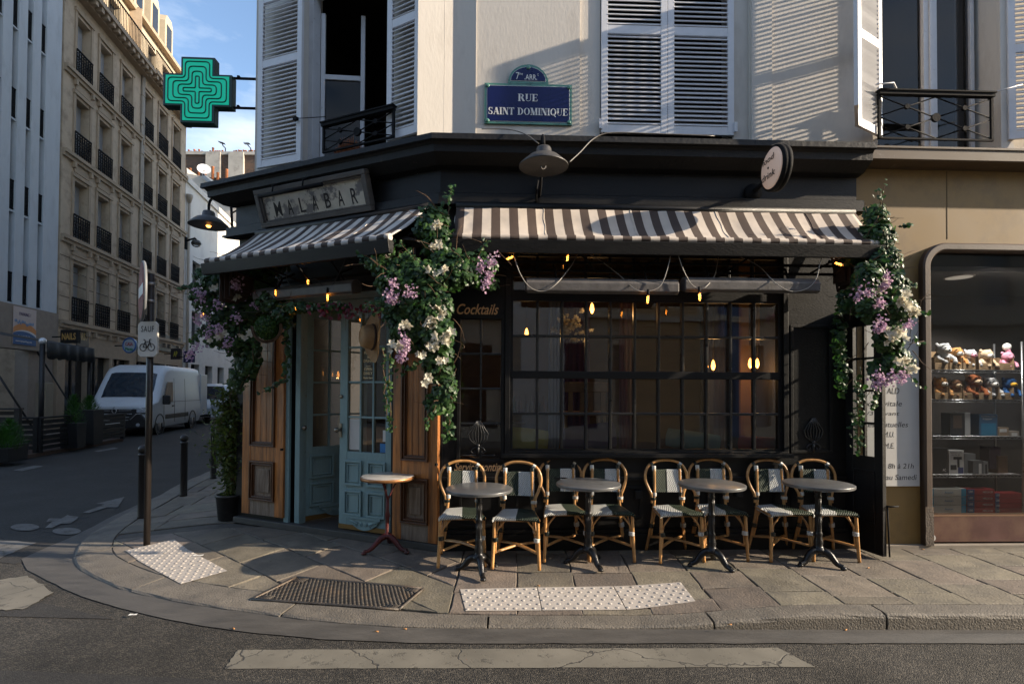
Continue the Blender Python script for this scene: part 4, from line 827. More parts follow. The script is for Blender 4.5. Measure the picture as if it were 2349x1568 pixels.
a_ = [(0, 0, .19)]+[(-.0, .02+.085*(1-cos(q)), .24+.085*sin(q)) for q in [pi*k/8 for k in range(9)]]+[(0, .21, .1), (0, .3, -.05), (0, -lo_-.05, -.12)]
gl = gooseneck('grey conical gooseneck lamp on the black fascia beneath the street plate', FR @ T(lx, lo_, lz), .222, a_, False)
m = MB(); m.box(-.035, .0, -lo_-.09, -lo_-.045, -.2, .02); m.tube([(-.03, -lo_-.09, -.17), (-.035, -lo_-.16, -.08), (-.02, -lo_-.17, .02)], .01, 6); m.build('wall_bracket', iron, gl)
m_cab = mat('grey_cable', (.12, .11, .10), .5, var=.3, vs=20)
def cable(label, pts, r=.006, mt=None, cat='cable'):
    P = [Vector(p) for p in pts]; Q = []
    for i in range(len(P)-1):
        p0, p1, p2, p3 = P[max(i-1, 0)], P[i], P[i+1], P[min(i+2, len(P)-1)]
        for j in range(6): t = j/6; Q.append(.5*((2*p1)+(p2-p0)*t+(2*p0-5*p1+4*p2-p3)*t*t+(3*p1-p0-3*p2+p3)*t**3))
    Q.append(P[-1]); o = P[0].copy(); ob = MB().tube([q-o for q in Q], r, 6).build('cable', mt or m_cab); ob.location = o
    return tag(ob, label, cat) if label else ob
fa = lambda px, py, off: FR @ Vector((X(px, off, py), off, WZ(FR, px, py, off)))
ca_ = lambda px, py, off: FC @ Vector((XC(px, off, py), off, WZ(FC, px, py, off)))
cable('grey lamp cable looping from the gooseneck shade onto the black ledge', [fa(1306, 372, -.5), fa(1330, 350, -.42), fa(1362, 318, -.33), fa(1400, 305, -.3), fa(1480, 306, -.28), fa(1640, 312, -.26)])
cable('thin cable lying along the ledge below the street name plate', [fa(1105, 296, -.28), fa(1165, 297, -.3), fa(1205, 308, -.4), fa(1236, 330, -.52)], .005)
p = at(478.5, 518, 6.55); bp = FC @ Vector((.03, .0, 0))
a2_ = [(0, 0, .19), (.0, 0, .24)]+[(.14*(1-cos(q)), 0, .26+.13*sin(q)) for q in [pi*k/8 for k in range(9)]]+[(.29, 0, .12), (.3, 0, -.06)]
g2 = gooseneck('black gooseneck lamp with glowing bulb at the street end of the small awning', T(*p), .228, a2_, True)
m = MB(); m.tube([(.285, 0, .16), (.42, -.1, .17)], .01, 8); m.build('wall_bracket', iron, g2)
# lantern in the shade beside the small awning
lx, lz = W(FC, 933, 560, -.3)
ln = thing('wall_lantern', 'dark wall lantern with flat hood in the shade behind the ivy', 'lantern', FC @ T(lx, -.3, lz))
MB().lathe([(.15, 0), (.145, .012), (.05, .055), (.02, .07), (0, .07)], 24).build('hood', m_lampb, ln); MB().lathe([(0, -.17), (.03, -.165), (.045, -.12), (.045, -.02), (.03, 0)], 14).build('glass', m_clear, ln)
m = MB(); m.tube([(0, 0, .07), (0, .06, .12), (0, .3, .12)], .01, 8)
for k in range(6): q = k*pi/3; m.tube([(.048*cos(q), .048*sin(q), 0), (.048*cos(q), .048*sin(q), -.13), (0, 0, -.18)], .003, 5)
m.build('cage', iron, ln)

# infrared heaters
m_heat = mat('heater_body', (.10, .092, .088), .5, var=.35, vs=12, bump=.15, dirt=(.07, .062, .055), ds=9, dlo=.5, dhi=.8)
def heater(label, M, ln_):
    o = thing('patio_heater', label, 'heater', M); p = [(a*1.3, b*1.35) for a, b in ((-.062, -.02), (-.05, .035), (-.015, .058), (.03, .058), (.062, .035), (.066, -.02), (.05, -.035), (-.05, -.035))]
    m = MB(); m.add([(0, a, b) for a, b in p]+[(ln_, a, b) for a, b in p], [(i, (i+1) % 8, 8+(i+1) % 8, 8+i) for i in range(8)]+[tuple(range(7, -1, -1)), tuple(range(8, 16))]); m.build('housing', m_heat, o, bevel=.008)
    m = MB()
    for k in range(int(ln_/.05)): m.box(.02+k*.05, .026+k*.05, -.06, .06, -.056, -.048)
    m.box(.01, ln_-.01, -.066, -.06, -.056, -.048); m.box(.01, ln_-.01, .06, .066, -.056, -.048); m.build('grille', mat('heater_grille', (.10, .085, .07), .5, metal=.5), o)
    m = MB()
    for q in (.2, .8): m.tube([(ln_*q, .02, .05), (ln_*q, .12, .16), (ln_*q, .3, .2)], .012, 6)
    m.build('bracket', iron, o)
    return o
q0, qz = W(FR, 1206, 657, -.33); q1, _ = W(FR, 1552, 655, -.33); heater('left long black heater under the long awning', FR @ T(q0, -.33, qz) @ RX(.25), q1-q0)
q0, qz = W(FR, 1566, 655, -.33); q1, _ = W(FR, 1872, 655, -.33); heater('right long black heater under the long awning', FR @ T(q0, -.33, qz) @ RX(.25), q1-q0)
q0, qz = W(FC, 592, 680, -.4); q1, _ = W(FC, 818, 665, -.4); heater('black heater hung above the teal door', FC @ T(q0, -.4, qz) @ RX(.25), q1-q0)

# string lights
def bulb(parent, p, d, s=1.):
    d = Vector(d).normalized(); M = T(*p) @ d.to_track_quat('Z', 'Y').to_matrix().to_4x4() @ SC(s, s, s)
    MB().lathe([(.008, -.02), (.013, -.018), (.014, .03), (.011, .035)], 10, M).build('socket', iron, parent)
    b = MB().lathe([(.011, .033), (.018, .045), (.019, .09), (.015, .108), (.006, .117), (0, .118)], 14, M).build('bulb', g_amber, parent)
    m = MB(); m.tube([(.009*cos(k*1.25)*(1 if k < 14 else .6), .009*sin(k*1.25), .048+k*.0036) for k in range(16)], .0021, 5, M); m.build('filament', m_fil, b)
def string(label, cable_pts, bulbs, mt):
    P0 = cable_pts[0]; o = thing('string_lights', label, 'string lights', T(*P0))
    c = cable(None, [p-P0 for p in cable_pts], .0042, mt); c.parent = o; c.location = (0, 0, 0); Q = c.data.vertices
    v0 = cable_pts[0]-P0
    for p, d in bulbs: bulb(o, p-P0, d)
    return o
so1 = aw_off+.02; f = lambda x, y, o=so1: fa(x, y, o)
cab_l = mat('pale_cable', (.30, .28, .25), .5, var=.2)
string('pale string light cable with four filament bulbs swagged along the long awning', [f(1180, 560), f(1178, 580), f(1192, 625), f(1215, 658), f(1245, 668), f(1275, 652), f(1310, 610, -.3), f(1330, 580, -.2), f(1365, 590, -.2), f(1420, 630, -.3), f(1455, 662), f(1484, 668), f(1515, 655), f(1533, 610), f(1541, 572), f(1552, 575), f(1566, 615), f(1585, 650), f(1606, 663), f(1622, 655), f(1640, 630, -.3), f(1648, 590, -.2)],
       [(f(1187, 585), FR.to_3x3() @ Vector((-1, -.2, -.45))), (f(1487, 668), (-.08, -.1, -1)), (f(1604, 662), (.02, -.1, -1)), (f(1300, 610, -.12), (.1, 0, 1))], cab_l)
string('string light cable drooping to a single bulb at the right end of the long awning', [f(1690, 585, -.2), f(1740, 610, -.25), f(1780, 650), f(1815, 668), f(1850, 662), f(1872, 640), f(1882, 600), f(1893, 570), f(1903, 575), f(1908, 590)], [(f(1905, 600), FR.to_3x3() @ Vector((1, -.2, -.35)))], cab_l)
h = lambda x, y, o=-.47: ca_(x, y, o)
cab_d = mat('black_cable', (.02, .019, .018), .5, var=.2)
string('black string light cable with five filament bulbs above the teal door', [h(505, 640, -.7), h(520, 700, -.6), h(560, 715), h(600, 712), h(620, 690), h(634, 660), h(655, 600), h(661, 600), h(658, 640), h(680, 660), h(720, 640), h(735, 650), h(750, 665), h(765, 650), h(790, 600), h(800, 570, -.5)],
       [(h(634, 655), (-.05, 0, -1)), (h(752, 664), (0, 0, -1)), (h(706, 664, -.36), (0, 0, 1)), (h(660, 696, -.5), (.75, 0, -.5)), (h(800, 592, -.3), (.2, 0, 1))], cab_d)
string('single bulb hanging among the lilac flowers left of the small awning', [h(500, 660, -.35), h(490, 690, -.35), h(482, 708, -.35)], [(h(480, 712, -.35), (-.75, -.2, -.6))], cab_d)

# straw hat on the door
m_straw = mat('straw', (.40, .25, .125), .8, var=.3, vs=18, bump=.6, bs=120)
hx, hz = W(FC, 860, 773, -.22)
ht = thing('straw_hat', 'woven straw hat hanging flat on the teal door', 'hat', FC @ T(hx, -.22, hz) @ RZ(-.55) @ RY(.12) @ SC(1.12, 1.12, 1.12))
m = MB(); n = 40; prof_ = [(0, .13), (.05, .128), (.078, .115), (.09, .08), (.095, .02), (.1, .0), (.13, -.008), (.165, -.004), (.2, .012), (.205, .016)]
vs = []
for r_, z in prof_:
    for j in range(n): q = 2*pi*j/n; vs.append((r_*cos(q)*.9, -(z+(.022*(r_/.2)**2*cos(2*q) if r_ > .1 else 0)), r_*sin(q)*1.12))
m.add(vs, [(i*n+j, i*n+(j+1) % n, (i+1)*n+(j+1) % n, (i+1)*n+j) for i in range(len(prof_)-1) for j in range(n)], None, True); o = m.build('brim_and_crown', m_straw, ht); so_ = o.modifiers.new('s', 'SOLIDIFY'); so_.thickness = .004
m = MB(); m.tube([(.097*cos(2*pi*j/24)*.9, -.025, .097*sin(2*pi*j/24)*1.12) for j in range(24)], .012, 6, closed=True); m.build('hat_band', mat('hat_band', (.05, .03, .025), .8), ht)
m = MB(); m.tube([(0, 0, .22), (.0, .02, .34)], .004, 5); m.build('hanging_loop', cab_d, ht)

# pharmacy cross
m_cg = mat('cross_case', (.006, .03, .02), .35, var=.2); m_cl = mat('cross_green', (.0, .16, .10), .4, var=.1, em=(.0, .55, .36), ems=.26); m_cd = mat('cross_groove', (.0, .05, .03), .4)
cp = at(459, 213, 6.6); cu = 6.6/1200; crs = thing('pharmacy_cross', 'green neon pharmacy cross hanging out over the side street', 'sign', T(*cp) @ RZ(.05))
def crossp(a, b): return [(-b, -a), (b, -a), (b, -b), (a, -b), (a, b), (b, b), (b, a), (-b, a), (-b, b), (-a, b), (-a, -b), (-b, -b)]
u = 77*cu; b_ = 38*cu
MB().prism(crossp(u, b_), -.06, .06).build('case', m_cg, crs, bevel=.01); MB().prism(crossp(u-.035, b_-.03), -.066, -.061).build('lit_face', m_cl, crs)
def rcross(a, b, r):
    P = crossp(a, b); out = []
    for i in range(12):
        p, q, n_ = Vector(P[i-1]), Vector(P[i]), Vector(P[(i+1) % 12]); e0 = (p-q).normalized()*r; e1 = (n_-q).normalized()*r
        for k in range(5): t = k/4; out.append((q+e0)*(1-t)**2+q*2*t*(1-t)+(q+e1)*t*t)
    return out
for k in range(4):
    a, b = u-.065-.062*k, b_-.06-.042*k
    MB().tube([(q.x, -.068, q.y) for q in rcross(a, max(b, .012), min(.05, max(b, .014)*.8))], .0085, 6, closed=True).build('neon_groove', m_cd, crs)
for zz in (.2, -.18): MB().box(u-.01, u+.55, -.012, .012, zz-.012, zz+.012).box(u+.04, u+.07, -.02, .02, zz+.01, zz+.03).build('bracket', iron, crs)

# ================================================================== TERRACE FURNITURE
m_rat = mat('rattan', (.47, .245, .085), .38, var=.35, vs=14, bump=.2, bs=60, coat=.25, dirt=(.22, .085, .025), ds=9, dlo=.5, dhi=.75, rnd=.12)
def weave(name, base, dot, sx, sy, thr, ax=(0, 2)):
    m = bpy.data.materials.new(name); t, p = nodes(m); N = t.nodes.new; K = t.links.new
    c = N('ShaderNodeTexCoord'); s = N('ShaderNodeSeparateXYZ'); K(c.outputs['Object'], s.inputs[0])
    def mth(op, a, b=None):
        q = N('ShaderNodeMath'); q.operation = op
        for i, v in enumerate((a, b)):
            if v is None: continue
            if isinstance(v, (int, float)): q.inputs[i].default_value = v
            else: K(v, q.inputs[i])
        return q.outputs[0]
    vcoord = mth('ADD', s.outputs[1], s.outputs[2])
    a = mth('SINE', mth('MULTIPLY', mth('ADD', s.outputs[0], mth('MULTIPLY', vcoord, .35)), sx)); b = mth('SINE', mth('MULTIPLY', vcoord, sy)); pr = mth('MULTIPLY', a, b)
    g = mth('GREATER_THAN', pr, thr); mx = N('ShaderNodeMixRGB'); mx.inputs[1].default_value = (*base, 1); mx.inputs[2].default_value = (*dot, 1); K(g, mx.inputs[0]); K(mx.outputs[0], p.inputs['Base Color'])
    b2 = N('ShaderNodeBump'); b2.inputs['Strength'].default_value = .8; b2.inputs['Distance'].default_value = .004; K(pr, b2.inputs['Height']); K(b2.outputs[0], p.inputs['Normal']); p.inputs['Roughness'].default_value = .48; p.inputs['Specular IOR Level'].default_value = .12; return m
m_wg = weave('weave_green', (.0025, .0085, .006), (.30, .36, .28), 300, 290, .74); m_ww = weave('weave_white', (.54, .55, .54), (.05, .065, .055), 300, 230, .6)
m_bw = mat('binding_white', (.52, .52, .50), .35, var=.1); m_bb = mat('binding_black', (.008, .012, .01), .3, var=.2)
def spl(P, n=8):
    P = [Vector(p) for p in P]; Q = []
    for i in range(len(P)-1):
        p0, p1, p2, p3 = P[max(i-1, 0)], P[i], P[i+1], P[min(i+2, len(P)-1)]
        for j in range(n): t = j/n; Q.append(.5*((2*p1)+(p2-p0)*t+(2*p0-5*p1+4*p2-p3)*t*t+(3*p1-p0-3*p2+p3)*t**3))
    return Q+[P[-1]]
def make_chair():
    o = thing('bistro_chair', 'chair', 'chair')
    def P(name, mt, *tubes):
        m = MB()
        for pts, r in tubes: m.tube(spl(pts, 5), r, 8)
        return m.build(name, mt, o)
    sgs = (-1, 1)
    for s in sgs:
        P('leg', m_rat, ([(s*.19, -.185, .435), (s*.198, -.195, .2), (s*.207, -.205, 0)], .0155), ([(s*.172, -.18, .3), (s*.182, -.188, .13)], .008))
        P('leg', m_rat, ([(s*.128, .165, .80), (s*.13, .155, .62), (s*.14, .14, .45), (s*.17, .165, .2), (s*.2, .195, 0)], .0145), ([(s*.13, .12, .43), (s*.155, .15, .2), (s*.168, .16, .13)], .008))
        P('brace', m_rat, ([(s*.172, -.183, .30), (s*.165, -.182, .335), (s*.11, -.178, .405), (s*.095, -.176, .425)], .008)); P('brace', m_rat, ([(s*.178, -.17, .30), (s*.17, -.14, .35), (s*.16, -.08, .42)], .008))
        P('brace', m_rat, ([(s*.15, .14, .30), (s*.13, .14, .35), (s*.08, .14, .42)], .008))
    P('hoop', m_rat, ([(-.158, .145, .47), (-.16, .15, .55), (-.19, .165, .62), (-.212, .18, .70), (-.205, .19, .77), (-.165, .2, .835), (-.09, .208, .872), (0, .21, .882), (.09, .208, .872), (.165, .2, .835), (.205, .19, .77), (.212, .18, .70), (.19, .165, .62), (.16, .15, .55), (.158, .145, .47)], .0145))
    P('stretcher', m_rat, ([(-.2, -.195, .135), (0, .0, .152), (.17, .165, .135)], .010), ([(-.2, -.182, .135), (-.01, .012, .15), (.165, .178, .135)], .010)); P('stretcher', m_rat, ([(.2, -.195, .135), (0, -.01, .158), (-.17, .165, .135)], .010), ([(.2, -.182, .137), (.01, .014, .158), (-.165, .178, .137)], .010))
    P('seat_frame', m_rat, ([(-.205, -.2, .425), (.205, -.2, .425)], .009), ([(-.205, -.2, .425), (-.15, .15, .43)], .009), ([(.205, -.2, .425), (.15, .15, .43)], .009), ([(-.15, .15, .43), (.15, .15, .43)], .009))
    for s, mt in ((-1, m_ww), (1, m_wg)):                   # woven seat: rolled front edge, two colours
        m = MB(); vs = []; prof_ = [(.155, .440), (.13, .457), (.0, .452), (-.12, .456), (-.185, .462), (-.207, .455), (-.216, .438), (-.21, .425), (.15, .425)]
        for i in range(9):
            f_ = i/8
            for y, z in prof_:
                hw_ = .205+(y+.2)*-.16; e = .006 if f_ == 1 else 0; vs.append((s*hw_*f_, y, z-.012*(f_ > .95)-.006*sin(pi*f_*.5)))
        n = len(prof_); m.add(vs, [(i*n+j, (i+1)*n+j, (i+1)*n+(j+1) % n, i*n+(j+1) % n)[::s] for i in range(8) for j in range(n)]+[tuple(8*n+j for j in range(n))[::s]], None, True); m.build('seat', mt, o)
    for s, mt in ((-1, m_wg), (1, m_ww)):
        m = MB(); vs = []; ring = [(0, .0), (.0, 1), (.012, 1.02), (.024, 1), (.024, 0), (.012, -.02)]
        for i in range(7):
            f_ = i/6
            for t, q in ring: z = .575+.215*q; vs.append((s*f_*.146, .142+.10*(z-.575)+t-.012*(1-f_*f_)-(.004 if s > 0 else 0)+.012*(1-f_*f_)*2, z))
        n = 6; m.add(vs, [(i*n+j, (i+1)*n+j, (i+1)*n+(j+1) % n, i*n+(j+1) % n)[::s] for i in range(6) for j in range(n)]+[tuple(6*n+j for j in range(n))[::s], tuple(range(n))[::-s]], None, False); m.build('backrest', mt, o)
    def band(p, d, r, h, mt):
        d = Vector(d).normalized(); M = T(*p) @ d.to_track_quat('Z', 'Y').to_matrix().to_4x4(); m = MB(); k = 5
        pr = []
        for i in range(k): pr += [(r, -h/2+h*i/k), (r*1.09, -h/2+h*(i+.5)/k)]
        m.lathe(pr+[(r, h/2)], 10, M); m.build('binding', mt, o)
    for s, a, b in ((-1, m_bb, m_bw), (1, m_bw, m_bb)):
        band((s*.184, -.19, .255), (0, 0, 1), .026, .035, a); band((s*.162, .158, .25), (s*.1, .1, -1), .026, .04, a if s < 0 else b if False else a)
        band((s*.147, .148, .515), (0, 0, 1), .028, .026, a); band((s*.13, .15, .555), (0, .1, 1), .018, .035, b); band((s*.128, .175, .805), (0, .1, 1), .019, .05, b); band((s*.145, .2, .845), (s*1, 0, -.55), .018, .03, a)
    return o
chair0 = make_chair()
CH = [(-.455, 4.86, 3, 'bistro chair nearest the oak shutter, left of the first metal table'), (.055, 4.81, -6, 'bistro chair pulled forward between the first and second metal tables'), (.495, 5.03, 2, 'bistro chair left of the second metal table, half hidden by the pulled out chair'), (.925, 5.03, -2, 'bistro chair at the right of the second metal table from the door'),
      (1.548, 5.015, 3, 'bistro chair at the left of the third metal table from the door'), (1.985, 5.07, -2, 'bistro chair at the right of the third metal table from the door'), (2.578, 5.06, 3, 'bistro chair at the left of the metal table nearest the open black leaf'), (3.01, 5.06, -4, 'rightmost bistro chair, against the open black leaf')]
for i, (x, y, a, lb) in enumerate(CH):
    o = chair0 if i == 0 else copy_tree(chair0); o.location = (x, y, .004); o.rotation_euler = (0, 0, radians(a+2)); tag(o, lb, 'chair', 'rattan bistro chairs along the cafe window')
# metal bistro tables
m_zinc = mat('zinc_top', (.19, .195, .20), .34, metal=.55, var=.3, vs=6, bump=.06, bs=30, dirt=(.10, .10, .105), ds=6, dlo=.48, dhi=.7, rnd=.1)
m_cast = mat('cast_iron', (.022, .022, .023), .32, metal=.6, var=.3, vs=18, bump=.25, bs=90)
def make_table(name, top_m, base_m, rtop, zt_, edge=None):
    o = thing(name, name, 'table')
    prof_ = [(0, zt_-.03), (rtop-.03, zt_-.03), (rtop-.005, zt_-.028), (rtop, zt_-.022), (rtop-.003, zt_-.017), (rtop+.001, zt_-.012), (rtop-.002, zt_-.006), (rtop, zt_-.003), (rtop-.006, zt_), (0, zt_)]
    MB().lathe(prof_, 56).build('table_top', top_m, o)
    if edge: MB().lathe([(rtop-.004, zt_-.034), (rtop+.004, zt_-.034), (rtop+.005, zt_-.006), (rtop-.0, zt_-.003), (rtop-.004, zt_-.034)], 56).build('edge_band', edge, o)
    m = MB(); m.lathe([(.05, .115), (.062, .125), (.064, .145), (.045, .16), (.036, .175), (.04, .2), (.036, .23), (.03, .25), (.034, .27), (.036, .285), (.028, .30), (.0255, .44), (.032, .45), (.033, .465), (.026, .475), (.0235, .6), (.03, .61), (.03, .622), (.024, .632), (.03, .66), (.034, zt_-.05), (.07, zt_-.03)], 20)
    for k in range(10): q = 2*pi*k/10; m.tube([(.026*cos(q), .026*sin(q), .305), (.024*cos(q), .024*sin(q), .435)], .004, 5); m.tube([(.024*cos(q), .024*sin(q), .48), (.0225*cos(q), .0225*sin(q), .6)], .0037, 5)
    m.build('column', base_m, o)
    for k in range(3):
        q = -pi/2+.25+k*2*pi/3; m = MB(); pts = [(.03, .13), (.065, .125), (.098, .1), (.125, .065), (.15, .038), (.18, .026), (.20, .02)]
        P3 = [(a*cos(q), a*sin(q), b) for a, b in pts]; m.tube(spl(P3, 4), [.036-.013*min(1, i/18) for i in range(25)], 8)
        for sd in (-1, 1): m.tube(spl([(a*cos(q)-sd*(.018-.03*a)*sin(q), a*sin(q)+sd*(.018-.03*a)*cos(q), b+.008) for a, b in pts], 3), .006, 5)
        m.lathe([(.02, 0), (.026, .004), (.024, .016), (.015, .026), (0, .03)], 10, T(.20*cos(q), .20*sin(q), 0)); m.build('foot', base_m, o)
    return o
tb = make_table('bistro_table', m_zinc, m_cast, .292, .738)
TB = [(-.283, 4.60, 'round zinc bistro table nearest the oak shutter and the red stemmed table'), (.702, 4.79, 'second round zinc bistro table from the door'), (1.812, 4.755, 'third round zinc bistro table from the door'), (2.795, 4.785, 'round zinc bistro table nearest the open black leaf')]
for i, (x, y, lb) in enumerate(TB):
    o = tb if i == 0 else copy_tree(tb); o.location = (x, y, pz(x, y)+.003); o.rotation_euler = (0, 0, i*.18); tag(o, lb, 'table', 'zinc bistro tables along the window')
m_marb = mat('marble_top', (.42, .40, .37), .3, var=.12, vs=5, coat=.3, dirt=(.25, .235, .22), ds=4, dlo=.5, dhi=.62); m_redi = mat('red_iron', (.085, .012, .010), .5, metal=.2, var=.4, vs=10, bump=.2, dirt=(.03, .02, .02), ds=6)
t = gnd(888, 1262); r = thing('marble_table', 'round marble table with copper rim and red iron foot before the teal door', 'table', T(t.x, t.y, pz(t.x, t.y)+.003))
zt_ = 1.57-(1090-893.5)*t.y/1200; rt = 60*t.y/1200
MB().lathe([(0, zt_-.02), (rt-.006, zt_-.02), (rt-.004, zt_-.002), (rt-.01, zt_), (0, zt_)], 48).build('table_top', m_marb, r); MB().lathe([(rt-.004, zt_-.034), (rt+.003, zt_-.033), (rt+.003, zt_-.004), (rt-.003, zt_-.003), (rt-.004, zt_-.034)], 48).build('edge_band', mat('copper_rim', (.32, .15, .06), .4, metal=.6, var=.3, vs=14), r)
m = MB(); m.lathe([(.05, .13), (.045, .15), (.022, .17), (.019, .3), (.026, .34), (.019, .38), (.016, zt_-.2)], 14)
for k in range(3): q = k*2*pi/3+.4; m.tube(spl([(.0, 0, zt_-.27), (.02*cos(q), .02*sin(q), zt_-.2), (.08*cos(q), .08*sin(q), zt_-.08), (rt*.62*cos(q), rt*.62*sin(q), zt_-.025)], 6), .008, 6)
m.build('column', m_redi, r)
for k in range(3):
    q = -pi/2-.95+k*2*pi/3; m = MB(); P3 = [(a*cos(q), a*sin(q), b) for a, b in ((.02, .14), (.07, .12), (.12, .075), (.17, .035), (.21, .025), (.235, .03))]; m.tube(spl(P3, 4), [.034-.017*min(1, i/16) for i in range(21)], 8); m.lathe([(.022, 0), (.027, .006), (.024, .02), (0, .034)], 10, T(.232*cos(q), .232*sin(q), 0)); m.build('foot', m_redi, r)

# ================================================================== CLIMBING PLANTS
def leafmat(name, c1, c2, rough=.4):
    m = bpy.data.materials.new(name); t, p = nodes(m); N = t.nodes.new; K = t.links.new
    g = N('ShaderNodeNewGeometry'); r = N('ShaderNodeValToRGB'); r.color_ramp.elements[0].color = (*c1, 1); r.color_ramp.elements[1].color = (*c2, 1); K(g.outputs['Random Per Island'], r.inputs[0]); K(r.outputs[0], p.inputs['Base Color'])
    p.inputs['Roughness'].default_value = rough; p.inputs['Specular IOR Level'].default_value = .35
    tr = N('ShaderNodeBsdfTranslucent'); hs = N('ShaderNodeHueSaturation'); hs.inputs['Value'].default_value = 1.6; hs.inputs['Saturation'].default_value = 1.15; K(r.outputs[0], hs.inputs['Color']); K(hs.outputs[0], tr.inputs[0]); mx = N('ShaderNodeMixShader'); mx.inputs[0].default_value = .3
    K(p.outputs[0], mx.inputs[1]); K(tr.outputs[0], mx.inputs[2]); K(mx.outputs[0], t.nodes['Material Output'].inputs[0]); return m
m_ivy = leafmat('ivy_leaf', (.012, .035, .016), (.055, .12, .03)); m_white = leafmat('white_petal', (.50, .46, .36), (.70, .67, .57), .6); m_lil = leafmat('lilac_petal', (.33, .19, .31), (.56, .43, .50), .6); m_red = leafmat('red_leaf', (.10, .012, .02), (.2, .03, .04)); m_stem = mat('vine_stem', (.09, .05, .025), .8, var=.3)
IVY = [(0, -.55, 0), (.28, -.5, -.06), (.5, -.12, -.1), (.28, .05, -.03), (.3, .38, -.09), (0, .7, -.12), (-.3, .38, -.09), (-.28, .05, -.03), (-.5, -.12, -.1), (-.28, -.5, -.06), (0, 0, .04)]
IVF = [(10, i, (i+1) % 10) for i in range(10)]
def rot_to(n, tw): return Vector(n).normalized().to_track_quat('Z', 'Y').to_matrix().to_4x4() @ RZ(tw)
class Vine:
    def __init__(s, label, root, name='flowering_ivy'):
        s.o = thing(name, label, 'climbing plant', T(*root)); s.r = Vector(root); s.lv = MB(); s.st = MB(); s.wf = MB(); s.lf = MB(); s.rl = MB()
    def leaf(s, p, n, k, mb=None): (mb or s.lv).add(IVY, IVF, T(*(p-s.r)) @ rot_to(n, RND.uniform(0, 6.28)) @ SC(k, k, k))
    def clump(s, c, R, n, size=.055, stems=True, up=.35):
        for i in range(n):
            while True:
                d = Vector((RND.uniform(-1, 1), RND.uniform(-1, 1), RND.uniform(-1, 1)))
                if d.length < 1: break
            if RND.random() < .55: d = d.normalized()*RND.uniform(.7, 1.05)
            p = c+Vector((d.x*R[0], d.y*R[1], d.z*R[2])); nn = Vector((d.x+RND.gauss(0, .5), d.y-.7+RND.gauss(0, .4), d.z+up+RND.gauss(0, .5)))
            s.leaf(p, nn, size*RND.choice((.5, .7, .85, 1., 1.1, 1.3))*RND.uniform(.85, 1.1))
        if stems:
            for i in range(max(2, n//45)):
                a = c+Vector((RND.uniform(-1, 1)*R[0], RND.uniform(-.5, 1)*R[1], RND.uniform(-1, 1)*R[2])); s.twig(a, Vector((RND.gauss(0, 1), RND.gauss(-.3, .6), RND.gauss(.1, 1))), .25)
    def twig(s, a, d, l, leaves=0, size=.05):
        d = d.normalized(); pts = [a-s.r]; q = a.copy()
        for k in range(6):
            d = (d+Vector((RND.gauss(0, .18), RND.gauss(0, .18), RND.gauss(0, .18)-.03))).normalized(); q = q+d*l/6; pts.append(q-s.r)
            for _ in range(leaves): s.leaf(q+Vector((RND.gauss(0, .02), RND.gauss(0, .02), RND.gauss(0, .02))), (RND.gauss(0, .6), -1, RND.gauss(.4, .5)), size*RND.uniform(.6, 1.1)*(1-k*.07))
        s.st.tube(pts, [.004-.0004*k for k in range(7)], 5)
        return q
    def hang(s, a, b, n, size=.05, spread=.03):
        for i in range(n):
            t = RND.random(); p = a.lerp(b, t)+Vector((RND.gauss(0, spread), RND.gauss(0, spread*.7), RND.gauss(0, spread*.5))); s.leaf(p, (RND.gauss(0, .6), -1, RND.gauss(.35, .5)), size*RND.uniform(.6, 1.15))
        s.st.tube([a.lerp(b, k/8)+Vector((RND.gauss(0, .008), RND.gauss(0, .008), 0))-s.r for k in range(9)], .004, 5)
    def white(s, c, R, n, size=.035):
        for i in range(n):
            p = c+Vector((RND.gauss(0, R[0]*.5), RND.gauss(0, R[1]*.5), RND.gauss(0, R[2]*.5))); n_ = Vector((RND.gauss(.1, .5), -1, RND.gauss(.2, .5))); M = T(*(p-s.r)) @ rot_to(n_, RND.uniform(0, 6)); k = size*RND.uniform(.75, 1.2)
            for j in range(5):
                q = j*2*pi/5; Mj = M @ RZ(q) @ RX(RND.uniform(.2, .7)); s.wf.add([(0, 0, 0), (.38*k, .5*k, .12*k), (.3*k, .95*k, .05*k), (0, 1.25*k, .0), (-.3*k, .95*k, .05*k), (-.38*k, .5*k, .12*k)], [(0, 1, 2, 3), (0, 3, 4, 5)], Mj)
    def lilac(s, c, ax, l, n=60, r=.035):
        ax = Vector(ax).normalized()
        for i in range(n):
            t = RND.random(); p = c+ax*(t*l)+Vector((RND.gauss(0, r), RND.gauss(0, r), RND.gauss(0, r)))*(1-.5*t); M = T(*(p-s.r)) @ rot_to((RND.gauss(0, .7), -1, RND.gauss(.2, .7)), RND.uniform(0, 6)); k = RND.uniform(.008, .014)
            for j in range(4): s.lf.add([(0, 0, 0), (.6*k, .7*k, .2*k), (0, 1.3*k, .1*k), (-.6*k, .7*k, .2*k)], [(0, 1, 2, 3)], M @ RZ(j*pi/2) @ RX(.3))
    def done(s):
        for nm, mb, mt in (('foliage', s.lv, m_ivy), ('stems', s.st, m_stem), ('white_flowers', s.wf, m_white), ('lilac_flowers', s.lf, m_lil), ('red_leaves', s.rl, m_red)):
            if mb.v: mb.build(nm, mt, s.o, kind='stuff')
def pr(px, Y): return px*Y/1200
